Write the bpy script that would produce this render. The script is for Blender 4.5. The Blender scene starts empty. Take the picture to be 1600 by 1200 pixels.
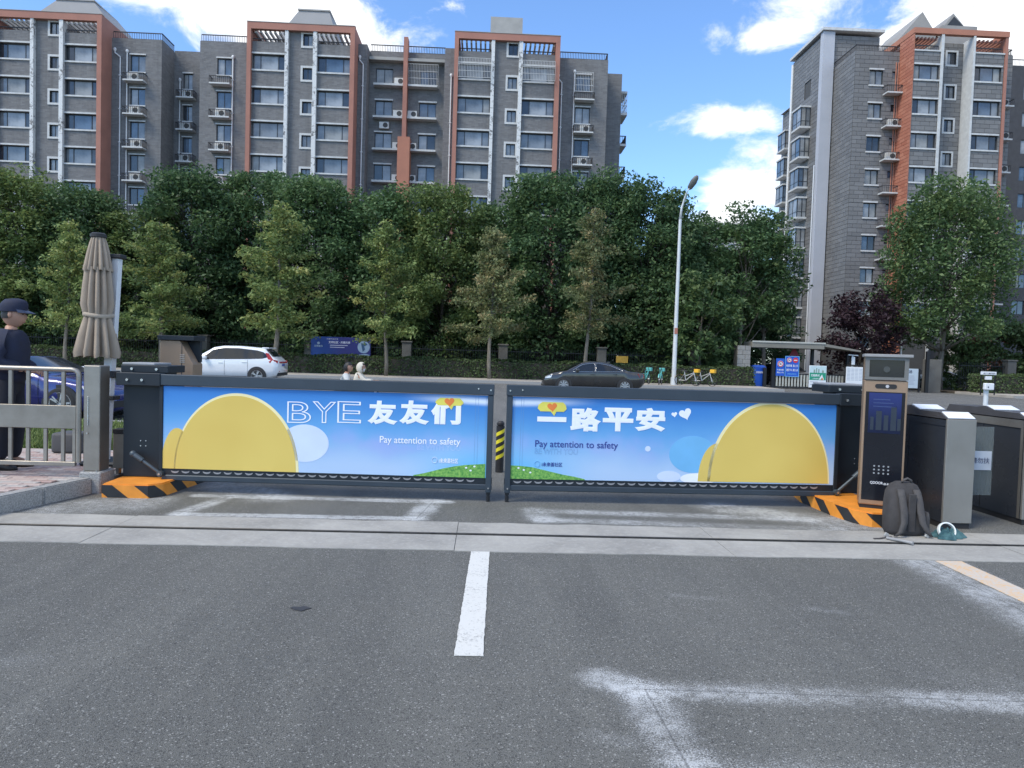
import bpy, bmesh, math, random
import numpy as np
from mathutils import Vector, Matrix

random.seed(7)
RNG = np.random.default_rng(11)
scene = bpy.context.scene
COL = scene.collection
R = math.radians

# ------------------------------------------------------------------ camera
cam_data = bpy.data.cameras.new('camera')
cam = bpy.data.objects.new('camera', cam_data)
COL.objects.link(cam)
cam_data.sensor_fit = 'HORIZONTAL'
cam_data.sensor_width = 36.0
cam_data.lens = 36.0 * 1130.0 / 1600.0
cam_data.clip_start = 0.05
cam_data.clip_end = 3000.0
YAW, ROLL, PITCH = R(2.2), R(1.75), math.atan(43.0 / 1130.0)
fw = Vector((math.sin(YAW) * math.cos(PITCH), math.cos(YAW) * math.cos(PITCH), -math.sin(PITCH)))
rt = fw.cross(Vector((0, 0, 1))).normalized()
up = rt.cross(fw)
r2 = rt * math.cos(ROLL) + up * math.sin(ROLL)
u2 = -rt * math.sin(ROLL) + up * math.cos(ROLL)
cam.matrix_world = Matrix(((r2.x, u2.x, -fw.x, 0.0), (r2.y, u2.y, -fw.y, 0.0), (r2.z, u2.z, -fw.z, 1.55), (0, 0, 0, 1)))
scene.camera = cam

# ------------------------------------------------------------------ sun, sky, exposure
SUN_EL, SUN_AZ = R(52), R(234)          # azimuth clockwise from +Y: behind the camera, well to the left
S = Vector((math.sin(SUN_AZ) * math.cos(SUN_EL), math.cos(SUN_AZ) * math.cos(SUN_EL), math.sin(SUN_EL)))
sun_data = bpy.data.lights.new('sun', 'SUN')
sun_data.energy = 2.1
sun_data.angle = R(20.0)                 # thin cloud over the sun
sun_data.color = (1.0, 0.925, 0.785)
sun = bpy.data.objects.new('sun', sun_data)
COL.objects.link(sun)
sun.rotation_euler = S.to_track_quat('Z', 'Y').to_euler()
sun.location = (0, -20, 60)

world = bpy.data.worlds.new('World')
scene.world = world
world.use_nodes = True
wn, wl = world.node_tree.nodes, world.node_tree.links
for n in list(wn): wn.remove(n)

def wnode(t, **kw):
    n = wn.new(t)
    for k, v in kw.items(): setattr(n, k, v)
    return n
def wmath(op, a, b=None, c=None):
    n = wnode('ShaderNodeMath', operation=op)
    for i, v in enumerate((a, b, c)):
        if v is None: continue
        if isinstance(v, (int, float)): n.inputs[i].default_value = v
        else: wl.new(v, n.inputs[i])
    return n.outputs[0]
sky = wnode('ShaderNodeTexSky', sky_type='NISHITA')
sky.sun_disc = False
sky.sun_elevation = SUN_EL
sky.sun_rotation = SUN_AZ
sky.air_density = 1.0; sky.dust_density = 0.3; sky.ozone_density = 2.0; sky.altitude = 100
tc = wnode('ShaderNodeTexCoord')
sep = wnode('ShaderNodeSeparateXYZ'); wl.new(tc.outputs['Generated'], sep.inputs[0])
az = wmath('ARCTAN2', sep.outputs[0], sep.outputs[1])
el = wmath('ARCSINE', sep.outputs[2])
zc = wmath('MAXIMUM', wmath('ADD', sep.outputs[2], 0.12), 0.05)
pu = wmath('DIVIDE', sep.outputs[0], zc); pv = wmath('DIVIDE', sep.outputs[1], zc)
comb = wnode('ShaderNodeCombineXYZ')
wl.new(az, comb.inputs[0]); wl.new(wmath('MULTIPLY', el, 1.7), comb.inputs[1])
noise = wnode('ShaderNodeTexNoise'); noise.inputs['Scale'].default_value = 9.0
noise.inputs['Detail'].default_value = 9.0; noise.inputs['Roughness'].default_value = 0.62; noise.inputs['Distortion'].default_value = 0.35
wl.new(comb.outputs[0], noise.inputs['Vector'])
comb2 = wnode('ShaderNodeCombineXYZ'); wl.new(pu, comb2.inputs[0]); wl.new(pv, comb2.inputs[1])
noise2 = wnode('ShaderNodeTexNoise'); noise2.inputs['Scale'].default_value = 0.55; noise2.inputs['Detail'].default_value = 5.0
wl.new(comb2.outputs[0], noise2.inputs['Vector'])
# cloud banks: azimuth, elevation, half-width, half-height (degrees), weight
BANKS = [(-17.5, 23.2, 9.5, 3.6, 1.0), (-12.5, 21.9, 5.5, 2.4, 0.7), (-24, 24.5, 6, 2.2, .55), (22.8, 24.6, 4.4, 1.7, .85), (20.5, 22.6, 3.0, 1.1, .6), (34.5, 23.0, 7., 3.6, 1.0), (30.5, 21.2, 3., 1.2, .45),
         (17.8, 17.7, 3.6, 1.15, .85), (19.8, 13.4, 3.5, 2.0, 1.0), (17.4, 13.0, 2.2, 1.2, .6), (18.2, 10.2, 4.2, 2.2, .95), (20.8, 20.1, .8, .5, .42), (20.4, 15.4, 1.5, .5, .45), (40, 15.5, 5, 5, .9),
         (-60, 25, 22, 9, .8), (75, 30, 25, 12, .8), (-5, 56, 50, 13, .8), (135, 35, 45, 22, .95), (-140, 42, 45, 24, 1.0), (-90, 55, 30, 15, .8), (90, 60, 40, 12, .8)]  # banks out of view, added to whiten the ambient light
acc = None
for (a, e, ha, he, wgt) in BANKS:
    dx = wmath('DIVIDE', wmath('SUBTRACT', az, R(a)), R(ha)); dy = wmath('DIVIDE', wmath('SUBTRACT', el, R(e)), R(he))
    d2 = wmath('ADD', wmath('MULTIPLY', dx, dx), wmath('MULTIPLY', dy, dy))
    g = wmath('MULTIPLY', wmath('EXPONENT', wmath('MULTIPLY', d2, -1.0)), wgt)
    acc = g if acc is None else wmath('ADD', acc, g)
dens = wmath('ADD', wmath('MULTIPLY', acc, 0.62), wmath('MULTIPLY', wmath('SUBTRACT', noise.outputs['Fac'], 0.5), 1.75))
mr = wnode('ShaderNodeMapRange', interpolation_type='SMOOTHSTEP')
wl.new(dens, mr.inputs[0]); mr.inputs[1].default_value = 0.18; mr.inputs[2].default_value = 0.62
shade = wnode('ShaderNodeMapRange'); wl.new(noise.outputs['Fac'], shade.inputs[0])
shade.inputs[1].default_value = 0.35; shade.inputs[2].default_value = 0.65; shade.inputs[3].default_value = 0.82; shade.inputs[4].default_value = 1.0
ccol = wnode('ShaderNodeMix', data_type='RGBA'); wl.new(shade.outputs[0], ccol.inputs[0])
ccol.inputs[6].default_value = (4.4, 4.9, 5.7, 1); ccol.inputs[7].default_value = (6.3, 6.4, 6.6, 1)
tint = wnode('ShaderNodeMix', data_type='RGBA', blend_type='MULTIPLY'); tint.inputs[0].default_value = 1.0
wl.new(sky.outputs[0], tint.inputs[6]); tint.inputs[7].default_value = (.86, 1.06, 1.28, 1)
mixc = wnode('ShaderNodeMix', data_type='RGBA')
wl.new(mr.outputs[0], mixc.inputs[0]); wl.new(tint.outputs[2], mixc.inputs[6]); wl.new(ccol.outputs[2], mixc.inputs[7])
bg = wnode('ShaderNodeBackground'); bg.inputs['Strength'].default_value = 0.145
wl.new(mixc.outputs[2], bg.inputs['Color'])
wo = wnode('ShaderNodeOutputWorld'); wl.new(bg.outputs[0], wo.inputs['Surface'])

scene.view_settings.view_transform = 'Standard'
scene.view_settings.look = 'None'
scene.view_settings.exposure = 0.58
scene.view_settings.gamma = 1.0
scene.view_settings.use_curve_mapping = False
try:
    scene.cycles.max_bounces = 6; scene.cycles.transparent_max_bounces = 16
except Exception: pass

# ------------------------------------------------------------------ materials
def srgb(r, g, b):
    f = lambda c: (c / 255) / 12.92 if c / 255 <= 0.04045 else ((c / 255 + 0.055) / 1.055) ** 2.4
    return (f(r), f(g), f(b))

class NT:
    """small wrapper round a material's node tree"""
    def __init__(s, name):
        s.m = bpy.data.materials.new(name); s.m.use_nodes = True
        s.n, s.l = s.m.node_tree.nodes, s.m.node_tree.links
        s.b = s.n['Principled BSDF']; s.out = s.n['Material Output']
    def node(s, t, **kw):
        n = s.n.new(t)
        for k, v in kw.items(): setattr(n, k, v)
        return n
    def put(s, sock, v):
        if isinstance(v, bpy.types.NodeSocket): s.l.new(v, sock)
        elif isinstance(v, tuple) and len(v) == 3 and sock.type == 'RGBA': sock.default_value = (*v, 1)
        else: sock.default_value = v
    def math(s, op, a, b=None, c=None, clamp=False):
        n = s.node('ShaderNodeMath', operation=op); n.use_clamp = clamp
        for i, v in enumerate((a, b, c)):
            if v is not None: s.put(n.inputs[i], v)
        return n.outputs[0]
    def co(s, which='Object'):
        return s.node('ShaderNodeTexCoord').outputs[which]
    def geo(s): return s.node('ShaderNodeNewGeometry')
    def noise(s, scale, detail=4, rough=.55, vec=None, dist=0):
        n = s.node('ShaderNodeTexNoise'); n.inputs['Scale'].default_value = scale
        n.inputs['Detail'].default_value = detail; n.inputs['Roughness'].default_value = rough; n.inputs['Distortion'].default_value = dist
        s.l.new(vec if vec is not None else s.co(), n.inputs['Vector']); return n.outputs['Fac']
    def ramp(s, fac, lo, hi, a=0., b=1., smooth=False):
        n = s.node('ShaderNodeMapRange', interpolation_type='SMOOTHSTEP' if smooth else 'LINEAR')
        s.put(n.inputs[0], fac)
        for i, v in zip((1, 2, 3, 4), (lo, hi, a, b)): s.put(n.inputs[i], v)
        return n.outputs[0]
    def mix(s, fac, a, b, blend='MIX'):
        n = s.node('ShaderNodeMix', data_type='RGBA', blend_type=blend)
        s.put(n.inputs[0], fac); s.put(n.inputs[6], a); s.put(n.inputs[7], b); return n.outputs[2]
    def bump(s, h, strength=.3, dist=.01):
        n = s.node('ShaderNodeBump'); n.inputs['Strength'].default_value = strength; n.inputs['Distance'].default_value = dist
        s.l.new(h, n.inputs['Height']); s.l.new(n.outputs[0], s.b.inputs['Normal'])
    def set(s, **kw):
        for k, v in kw.items(): s.put(s.b.inputs[k.replace('_', ' ')], v)
        return s

MATS = {}
def mat(name, col, rough=.6, metal=0., var=.12, scale=6., bump=0., bscale=60., coat=0., spec=None):
    """plain coloured material with uneven tone and fine relief"""
    if name in MATS: return MATS[name]
    t = NT(name)
    f = t.noise(scale, 5, .6)
    lo = tuple(c * (1 - var) for c in col); hi = tuple(min(1, c * (1 + var)) for c in col)
    t.set(Base_Color=t.mix(t.ramp(f, .3, .7), lo, hi), Metallic=metal, Roughness=t.ramp(f, .3, .7, max(.03, rough - .06), min(1, rough + .06)))
    if coat: t.set(Coat_Weight=coat, Coat_Roughness=.06)
    if spec is not None: t.set(Specular_IOR_Level=spec)
    if bump: t.bump(t.noise(bscale, 4), bump, .006)
    MATS[name] = t.m
    return t.m

def glassmat(name, col, rough=.06, spec=.5):
    if name in MATS: return MATS[name]
    t = NT(name)
    f = t.noise(.9, 3)
    t.set(Base_Color=t.mix(t.ramp(f, .35, .65), tuple(c * .7 for c in col), tuple(c * 1.25 for c in col)), Roughness=rough, Specular_IOR_Level=spec)
    t.bump(t.noise(1.6, 1), .03, .02)
    MATS[name] = t.m
    return t.m

# ------------------------------------------------------------------ object helpers
OFF = {}
def tag(o, label=None, cat=None, group=None, kind=None):
    if label: o['label'] = label
    if cat: o['category'] = cat
    if group: o['group'] = group
    if kind: o['kind'] = kind
    return o
def thing(name, label, cat, loc=(0, 0, 0), rotz=0., group=None, local=False):
    o = bpy.data.objects.new(name, None); COL.objects.link(o)
    o.empty_display_size = .2
    o.location = loc; o.rotation_euler = (0, 0, rotz)
    tag(o, label, cat, group)
    OFF[o.name] = Vector((0, 0, 0)) if local else Vector(loc)
    return o
def link(name, me, parent=None, loc=None, rot=None, scale=None):
    """another object on a mesh already made; loc in the parent's frame"""
    o = bpy.data.objects.new(name, me); COL.objects.link(o)
    if parent is not None:
        o.parent = parent; OFF[o.name] = OFF[parent.name].copy()
    else: OFF[o.name] = Vector((0, 0, 0))
    if loc is not None: o.location = loc
    if rot is not None: o.rotation_euler = rot
    if scale is not None: o.scale = scale
    return o
def inst(name, me, parent, wloc, rot=None, scale=None):
    """part on shared mesh, placed by world point under an unrotated parent"""
    o = link(name, me, parent, Vector(wloc) - OFF[parent.name], rot, scale)
    OFF[o.name] = Vector(wloc)
    return o
def kids(o): return [c for c in bpy.data.objects if c.parent == o]
def copy_tree(o, parent=None, children=None):
    c = o.copy(); COL.objects.link(c); c.parent = parent
    OFF[c.name] = OFF.get(o.name, Vector((0, 0, 0))).copy()
    for ch in o.children: copy_tree(ch, c)
    return c
def structure(o): o['kind'] = 'structure'; return o

def np_mesh(name, verts, faces, m=None, smooth=False):
    me = bpy.data.meshes.new(name)
    me.from_pydata([tuple(v) for v in verts], [], [tuple(f) for f in faces])
    if m: me.materials.append(m)
    if smooth: me.polygons.foreach_set('use_smooth', [True] * len(me.polygons))
    me.update()
    return me

class MB:
    """collects shapes in one bmesh"""
    def __init__(s): s.bm = bmesh.new()
    def box(s, x0, x1, y0, y1, z0, z1, bev=0., rot=None, piv=None, seg=1):
        r = bmesh.ops.create_cube(s.bm, size=1)
        v = r['verts']
        for p in v: p.co = Vector(((x0 + x1) / 2 + p.co.x * (x1 - x0), (y0 + y1) / 2 + p.co.y * (y1 - y0), (z0 + z1) / 2 + p.co.z * (z1 - z0)))
        if bev:
            es = list({e for p in v for e in p.link_edges})
            q = bmesh.ops.bevel(s.bm, geom=es, offset=bev, segments=seg, affect='EDGES', profile=.5)
            v = list({p for f in q['faces'] for p in f.verts} | {p for p in v if p.is_valid})
        if rot is not None:
            bmesh.ops.rotate(s.bm, verts=v, cent=piv or Vector(((x0 + x1) / 2, (y0 + y1) / 2, (z0 + z1) / 2)), matrix=rot)
        return v
    def rod(s, p0, p1, r0, r1=None, n=10, cap=True):
        p0, p1 = Vector(p0), Vector(p1); r1 = r0 if r1 is None else r1
        d = p1 - p0; L = d.length
        q = d.to_track_quat('Z', 'Y').to_matrix().to_4x4()
        M = Matrix.Translation((p0 + p1) / 2) @ q
        return bmesh.ops.create_cone(s.bm, cap_ends=cap, segments=n, radius1=r0, radius2=max(r1, 1e-5), depth=L, matrix=M)['verts']
    def bar(s, p0, p1, w, h):
        """square bar from p0 to p1, w across, h high"""
        p0, p1 = Vector(p0), Vector(p1); d = p1 - p0
        q = d.to_track_quat('Y', 'Z').to_matrix().to_4x4()
        M = Matrix.Translation((p0 + p1) / 2) @ q @ Matrix.Diagonal((w, d.length, h, 1))
        return bmesh.ops.create_cube(s.bm, size=1, matrix=M)['verts']
    def ball(s, c, r, sx=1, sy=1, sz=1, u=16, v=10):
        M = Matrix.Translation(c) @ Matrix.Diagonal((sx, sy, sz, 1))
        return bmesh.ops.create_uvsphere(s.bm, u_segments=u, v_segments=v, radius=r, matrix=M)['verts']
    def tube(s, pts, rad, n=8, closed=False):
        pts = [Vector(p) for p in pts]; N = len(pts)
        rr = rad if isinstance(rad, (list, tuple)) else [rad] * N
        rings = []
        for i, p in enumerate(pts):
            a = pts[(i - 1) % N] if (closed or i > 0) else p; b = pts[(i + 1) % N] if (closed or i < N - 1) else p
            d = (b - a).normalized()
            ref = Vector((0, 0, 1)) if abs(d.z) < .9 else Vector((1, 0, 0))
            e1 = d.cross(ref).normalized(); e2 = d.cross(e1)
            rings.append([s.bm.verts.new(p + (e1 * math.cos(2 * math.pi * k / n) + e2 * math.sin(2 * math.pi * k / n)) * rr[i]) for k in range(n)])
        for i in range(N if closed else N - 1):
            A, B = rings[i], rings[(i + 1) % N]
            for k in range(n): s.bm.faces.new((A[k], A[(k + 1) % n], B[(k + 1) % n], B[k]))
        if not closed:
            s.bm.faces.new(rings[0][::-1]); s.bm.faces.new(rings[-1])
    def lathe(s, prof, c=(0, 0, 0), n=24, sx=1, sy=1):
        c = Vector(c); rings = []
        for (r, z) in prof: rings.append([s.bm.verts.new(c + Vector((r * sx * math.cos(2 * math.pi * k / n), r * sy * math.sin(2 * math.pi * k / n), z))) for k in range(n)])
        for A, B in zip(rings, rings[1:]):
            for k in range(n): s.bm.faces.new((A[k], A[(k + 1) % n], B[(k + 1) % n], B[k]))
        s.bm.faces.new(rings[0][::-1]); s.bm.faces.new(rings[-1])
    def prism(s, poly, axis, a, b):
        """polygon extruded along axis ('x': (y,z) points, 'y': (x,z), 'z': (x,y)) from a to b"""
        f = {'x': lambda p, t: (t, p[0], p[1]), 'y': lambda p, t: (p[0], t, p[1]), 'z': lambda p, t: (p[0], p[1], t)}[axis]
        A = [s.bm.verts.new(f(p, a)) for p in poly]; B = [s.bm.verts.new(f(p, b)) for p in poly]
        n = len(poly)
        s.bm.faces.new(A); s.bm.faces.new(B[::-1])
        for i in range(n): s.bm.faces.new((A[i], B[i], B[(i + 1) % n], A[(i + 1) % n]))
    def quad(s, *pts): return s.bm.faces.new([s.bm.verts.new(p) for p in pts])
    def loft(s, rings, closed=True, caps=True):
        RR = [[s.bm.verts.new(p) for p in r] for r in rings]
        n = len(rings[0])
        for A, B in zip(RR, RR[1:]):
            for k in range(n if closed else n - 1): s.bm.faces.new((A[k], A[(k + 1) % n], B[(k + 1) % n], B[k]))
        if caps and closed: s.bm.faces.new(RR[0][::-1]); s.bm.faces.new(RR[-1])
    def mesh(s, name, m, smooth=False, off=None, recalc=True):
        if recalc: bmesh.ops.recalc_face_normals(s.bm, faces=s.bm.faces)
        if off is not None and off.length: bmesh.ops.translate(s.bm, verts=s.bm.verts, vec=-off)
        me = bpy.data.meshes.new(name); s.bm.to_mesh(me); s.bm.free()
        for mm in (m if isinstance(m, (list, tuple)) else [m]): me.materials.append(mm)
        if smooth:
            me.polygons.foreach_set('use_smooth', [True] * len(me.polygons))
            if smooth != 'all':
                me.set_sharp_from_angle(angle=R(smooth if smooth is not True else 38))
        me.update()
        return me
    def build(s, name, m, parent=None, smooth=False, org=None, recalc=True):
        off = OFF[parent.name] if parent is not None else (Vector(org) if org is not None else Vector((0, 0, 0)))
        me = s.mesh(name, m, smooth, off, recalc)
        o = link(name, me, parent)
        if parent is None: o.location = off; OFF[o.name] = off.copy()
        return o

def skin(name, nodes, edges, m, parent, sub=2, root=0, extra=None):
    """one continuous surface grown round a skeleton: nodes = [(point, radius or (rx, ry))]"""
    me = bpy.data.meshes.new('tmp'); me.from_pydata([p for p, r in nodes], edges, [])
    o = bpy.data.objects.new('tmp', me); COL.objects.link(o)
    o.modifiers.new('s', 'SKIN')
    sv = me.skin_vertices[0].data if me.skin_vertices else None
    for i, (p, r) in enumerate(nodes):
        sv[i].radius = r if isinstance(r, tuple) else (r, r)
        sv[i].use_root = (i == root)
    o.modifiers['s'].use_smooth_shade = True
    ss = o.modifiers.new('b', 'SUBSURF'); ss.levels = sub; ss.render_levels = sub
    bpy.context.view_layer.update()
    dg = bpy.context.evaluated_depsgraph_get()
    out = bpy.data.meshes.new_from_object(o.evaluated_get(dg))
    bpy.data.objects.remove(o); bpy.data.meshes.remove(me)
    b = MB(); b.bm.from_mesh(out); bpy.data.meshes.remove(out)
    if extra: extra(b)
    return b.build(name, m, parent, smooth='all', recalc=False)

def text_mesh(name, body, m, parent, wx, wz, width, height, y, bold=0., outline=0., align_right=False, slope=0., zslope=0., thick=.0015):
    """flat lettering in an XZ plane facing -Y; wx, wz = lower left corner, y(x) = y + slope*(x-wx)"""
    cu = bpy.data.curves.new('tmp', 'FONT'); cu.body = body; cu.size = 1.0
    if bold: cu.bevel_depth = bold; cu.bevel_resolution = 0
    if outline: cu.fill_mode = 'NONE'; cu.bevel_depth = outline; cu.bevel_resolution = 0
    o = bpy.data.objects.new('tmp', cu); COL.objects.link(o)
    bpy.context.view_layer.update()
    out = bpy.data.meshes.new_from_object(o.evaluated_get(bpy.context.evaluated_depsgraph_get()))
    bpy.data.objects.remove(o); bpy.data.curves.remove(cu)
    if bold or outline:                                   # keep the front half only, flat-shaded
        bb = bmesh.new(); bb.from_mesh(out)
        bmesh.ops.delete(bb, geom=[v for v in bb.verts if v.co.z < -1e-5], context='VERTS'); bb.to_mesh(out); bb.free()
    out.polygons.foreach_set('use_smooth', [False] * len(out.polygons))
    n = len(out.vertices); co = np.empty(n * 3); out.vertices.foreach_get('co', co); co = co.reshape(n, 3)
    mn, mx = co.min(0), co.max(0)
    off = OFF[parent.name]
    X = wx + (co[:, 0] - mn[0]) / (mx[0] - mn[0]) * width
    Z = wz + (co[:, 1] - mn[1]) / (mx[1] - mn[1]) * height + zslope * (X - wx)
    Yv = y + slope * (X - wx) - co[:, 2] * .02
    res = np.stack([X - off.x, Yv - off.y, Z - off.z], 1).ravel()
    out.vertices.foreach_set('co', res); out.materials.clear(); out.materials.append(m); out.update(); out.name = name
    return link(name, out, parent)
# ------------------------------------------------------------------ setting: ground, street, driveway
def seg_mask(t, xs, ys, x0, y0, x1, y1, w, soft):
    """1 on a straight trail of dust between two ground points, fading over soft metres"""
    L = math.hypot(x1 - x0, y1 - y0); ux, uy = (x1 - x0) / L, (y1 - y0) / L
    dx = t.math('SUBTRACT', xs, x0); dy = t.math('SUBTRACT', ys, y0)
    a = t.math('ADD', t.math('MULTIPLY', dx, ux), t.math('MULTIPLY', dy, uy))
    b = t.math('SUBTRACT', t.math('MULTIPLY', dy, ux), t.math('MULTIPLY', dx, uy))
    ex = t.math('MAXIMUM', t.math('SUBTRACT', t.math('ABSOLUTE', t.math('SUBTRACT', a, L / 2)), L / 2), 0.)
    d = t.math('SQRT', t.math('ADD', t.math('MULTIPLY', ex, ex), t.math('MULTIPLY', b, b)))
    return t.ramp(d, w, w + soft, 1., 0., True), t.math('ABSOLUTE', b), ex

def asphalt(name, base, dust, trails=(), cuts=(), fine=True):
    t = NT(name)
    P = t.geo().outputs['Position']
    sp = t.node('ShaderNodeSeparateXYZ'); t.l.new(P, sp.inputs[0])
    big = t.noise(.35, 5, .6, P, .4); mid = t.noise(2.3, 6, .65, P)
    gr = t.node('ShaderNodeTexVoronoi'); gr.inputs['Scale'].default_value = 160.; t.l.new(P, gr.inputs['Vector'])
    gv = t.node('ShaderNodeSeparateColor'); t.l.new(gr.outputs['Color'], gv.inputs[0])
    fn = t.noise(230, 3, .75, P)
    c = t.mix(t.ramp(big, .3, .7), tuple(b * .8 for b in base), tuple(b * 1.25 for b in base))
    mpk = t.node('ShaderNodeMapping'); mpk.inputs['Scale'].default_value = (1.5, .16, 1); t.l.new(P, mpk.inputs[0])
    trk = t.noise(1., 4, .6, mpk.outputs[0], .3)
    c = t.mix(t.ramp(trk, .42, .62, 0., .95), c, tuple(b * .66 for b in base))
    c = t.mix(t.ramp(mid, .45, .85, 0., .4), c, dust)
    c = t.mix(t.ramp(fn, .34, .66), t.mix(.74, c, (.0, .0, .0), 'MIX'), t.mix(.26, c, (.5, .51, .5)))
    c = t.mix(t.math('GREATER_THAN', gv.outputs[0], .955), c, t.mix(.34, c, (.58, .58, .55)))
    c = t.mix(t.math('LESS_THAN', gv.outputs[1], .16), c, t.mix(.5, c, (.02, .02, .022)))
    fl = t.noise(34, 2, .5, P); c = t.mix(t.math('MULTIPLY', t.ramp(fl, .75, .78), .6), c, (.6, .6, .58))
    if trails:
        pn = t.noise(16, 6, .8, P); pn2 = t.noise(1.7, 3, .6, P)
        grain = t.ramp(t.noise(130, 4, .8, P), .3, .7)
        for (x0, y0, x1, y1, w, soft, amt) in trails:
            m, _, _ = seg_mask(t, sp.outputs[0], sp.outputs[1], x0, y0, x1, y1, w, soft)
            m = t.math('MULTIPLY', m, t.ramp(pn2, .3, .62, .55, 1.))
            m = t.math('MULTIPLY', t.math('ADD', m, t.math('MULTIPLY', t.math('MULTIPLY', t.math('SUBTRACT', pn, .5), 2.3), m)), amt)
            m = t.ramp(t.math('SUBTRACT', m, grain), -.12, .36, 0., .62)
            c = t.mix(m, c, (.62, .64, .65))
    for (x0, y0, x1, y1) in cuts:
        m, b, ex = seg_mask(t, sp.outputs[0], sp.outputs[1], x0, y0, x1, y1, .003, .004)
        c = t.mix(t.math('MULTIPLY', m, .4), c, (.03, .03, .032))
    t.set(Base_Color=c, Roughness=t.ramp(mid, .3, .7, .78, .95), Specular_IOR_Level=.3)
    h = t.math('ADD', fn, t.math('MULTIPLY', gr.outputs['Distance'], .9))
    t.bump(h, .55, .006)
    return t.m

M_drive = asphalt('driveway_asphalt', (.142, .14, .122), (.19, .186, .165),
    trails=[(-2.95, 7.62, -.35, 7.57, .03, .13, .95), (-2.75, 6.75, -.55, 6.78, .025, .12, .95), (-2.62, 7.6, -2.8, 6.75, .03, .16, .85), (-.5, 7.6, -.6, 6.78, .04, .2, .9),
            (.5, 7.25, 3.3, 7.1, .03, .2, .75), (.6, 6.85, 3.4, 6.7, .03, .2, .7), (.55, 7.25, .6, 6.85, .06, .25, .7), (2.6, 7.6, 3.9, 6.8, .1, .5, .75), (-3.4, 7.2, -3.9, 6.8, .2, .5, .62), (-3.2, 8.5, -2.2, 7.6, .1, .5, .6),
            (.78, 3.33, 3.6, 3.18, .018, .2, .7), (.8, 3.33, .84, 2.3, .03, .24, .74), (.85, 2.62, 2.2, 2.5, .04, .3, .52), (2.3, 3.5, 3.4, 3.25, .05, .3, .3), (.62, 3.45, .8, 3.3, .03, .2, .8),
            (3.62, 5.7, 3.5, 3.2, .08, .45, .75), (-3.1, 5.1, -2.9, 5.08, .05, .2, .25), (-2.35, 3.5, -2.15, 3.54, .01, .2, .4), (1.3, 4.7, 1.6, 4.62, .005, .1, .4), (2.1, 4.5, 2.3, 4.42, .005, .12, .4), (-.2, 5.2, 0.1, 5.15, .005, .1, .3), (.5, 2.9, .62, 2.85, .01, .12, .5), (2.6, 2.95, 3.1, 2.9, .02, .2, .45)],
    cuts=[(.8, 3.33, 3.7, 3.2), (.8, 3.33, .84, 2.2), (-2.9, 7.61, -.4, 7.56), (-2.7, 6.75, -.6, 6.78), (-2.62, 7.6, -2.8, 6.75), (-.5, 7.6, -.6, 6.78), (3.6, 5.7, 3.45, 3.0)])
M_street = asphalt('street_asphalt', (.17, .166, .155), (.22, .214, .2))
M_far = asphalt('far_ground', (.2, .195, .185), (.26, .25, .235))

def sheet(name, x0, x1, y0, y1, z, m):
    me = np_mesh(name, [(x0, y0, 0), (x1, y0, 0), (x1, y1, 0), (x0, y1, 0)], [(0, 1, 2, 3)], m)
    o = link(name, me); o.location = (0, 0, z); OFF[o.name] = Vector((0, 0, z))
    return structure(o)
sheet('ground', -1500, 1500, -300, 2500, -.03, M_far)
sheet('street', -300, 300, 15.8, 41, -.004, M_street)
sheet('driveway', -60, 60, -14, 15.8, 0., M_drive)

# concrete strip across the driveway with a steel gate track in it: cast bays with open joints
tcn = NT('strip_concrete')
P = tcn.geo().outputs['Position']
a = tcn.noise(1.3, 6, .7, P, .5); b_ = tcn.noise(22, 5, .7, P); c_ = tcn.noise(110, 3, .7, P)
cc = tcn.mix(tcn.ramp(a, .3, .7), (.235, .23, .215), (.39, .38, .35))
cc = tcn.mix(tcn.ramp(b_, .5, .75, 0., .55), cc, (.46, .45, .42))
cc = tcn.mix(tcn.ramp(c_, .55, .75, 0., .5), cc, (.2, .2, .2))
tcn.set(Base_Color=cc, Roughness=.9); tcn.bump(tcn.math('ADD', b_, c_), .3, .004)
M_conc = tcn.m
M_granite = None
tg = NT('granite')
P = tg.co()
v = tg.noise(70, 3, .8, P); w = tg.noise(4, 4, .6, P)
cg = tg.mix(tg.ramp(v, .35, .65), (.16, .16, .16), (.42, .42, .41))
cg = tg.mix(tg.ramp(w, .4, .7, 0., .4), cg, (.33, .32, .31))
tg.set(Base_Color=cg, Roughness=.85); tg.bump(v, .2, .003)
M_granite = tg.m
M_rail = mat('track_steel', (.06, .058, .055), .5, .6, .3, 20)
strip = structure(thing('concrete_strip', None, None, (0, 6.2, 0)))
xs = [-30, -7.2, -3.1, -.2, 2.05, 4.6, 7.5, 10.5, 30]
for i in range(len(xs) - 1):
    for (ya, yb) in ((5.67, 6.165), (6.235, 6.63)):
        q = MB(); jit = [random.uniform(-.02, .02) for _ in range(8)]
        # ragged cast edge
        n = 10
        lo = [(xs[i] + .003 + (xs[i + 1] - xs[i] - .006) * k / n, (ya + random.uniform(-.015, .015)) if ya < 6 else ya) for k in range(n + 1)]
        hi = [(xs[i] + .003 + (xs[i + 1] - xs[i] - .006) * k / n, (yb + random.uniform(-.02, .02)) if yb > 6.3 else yb) for k in range(n + 1)]
        q.prism(lo + hi[::-1], 'z', -.05, .007 + random.uniform(-.0015, .0015))
        q.build('slab', M_conc, strip)
q = MB(); q.box(-30, 30, 6.168, 6.232, -.05, -.018); q.build('track_bed', M_rail, strip)
q = MB(); q.box(-30, 30, 6.188, 6.206, -.017, .016, .004); q.build('track', M_rail, strip)

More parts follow.
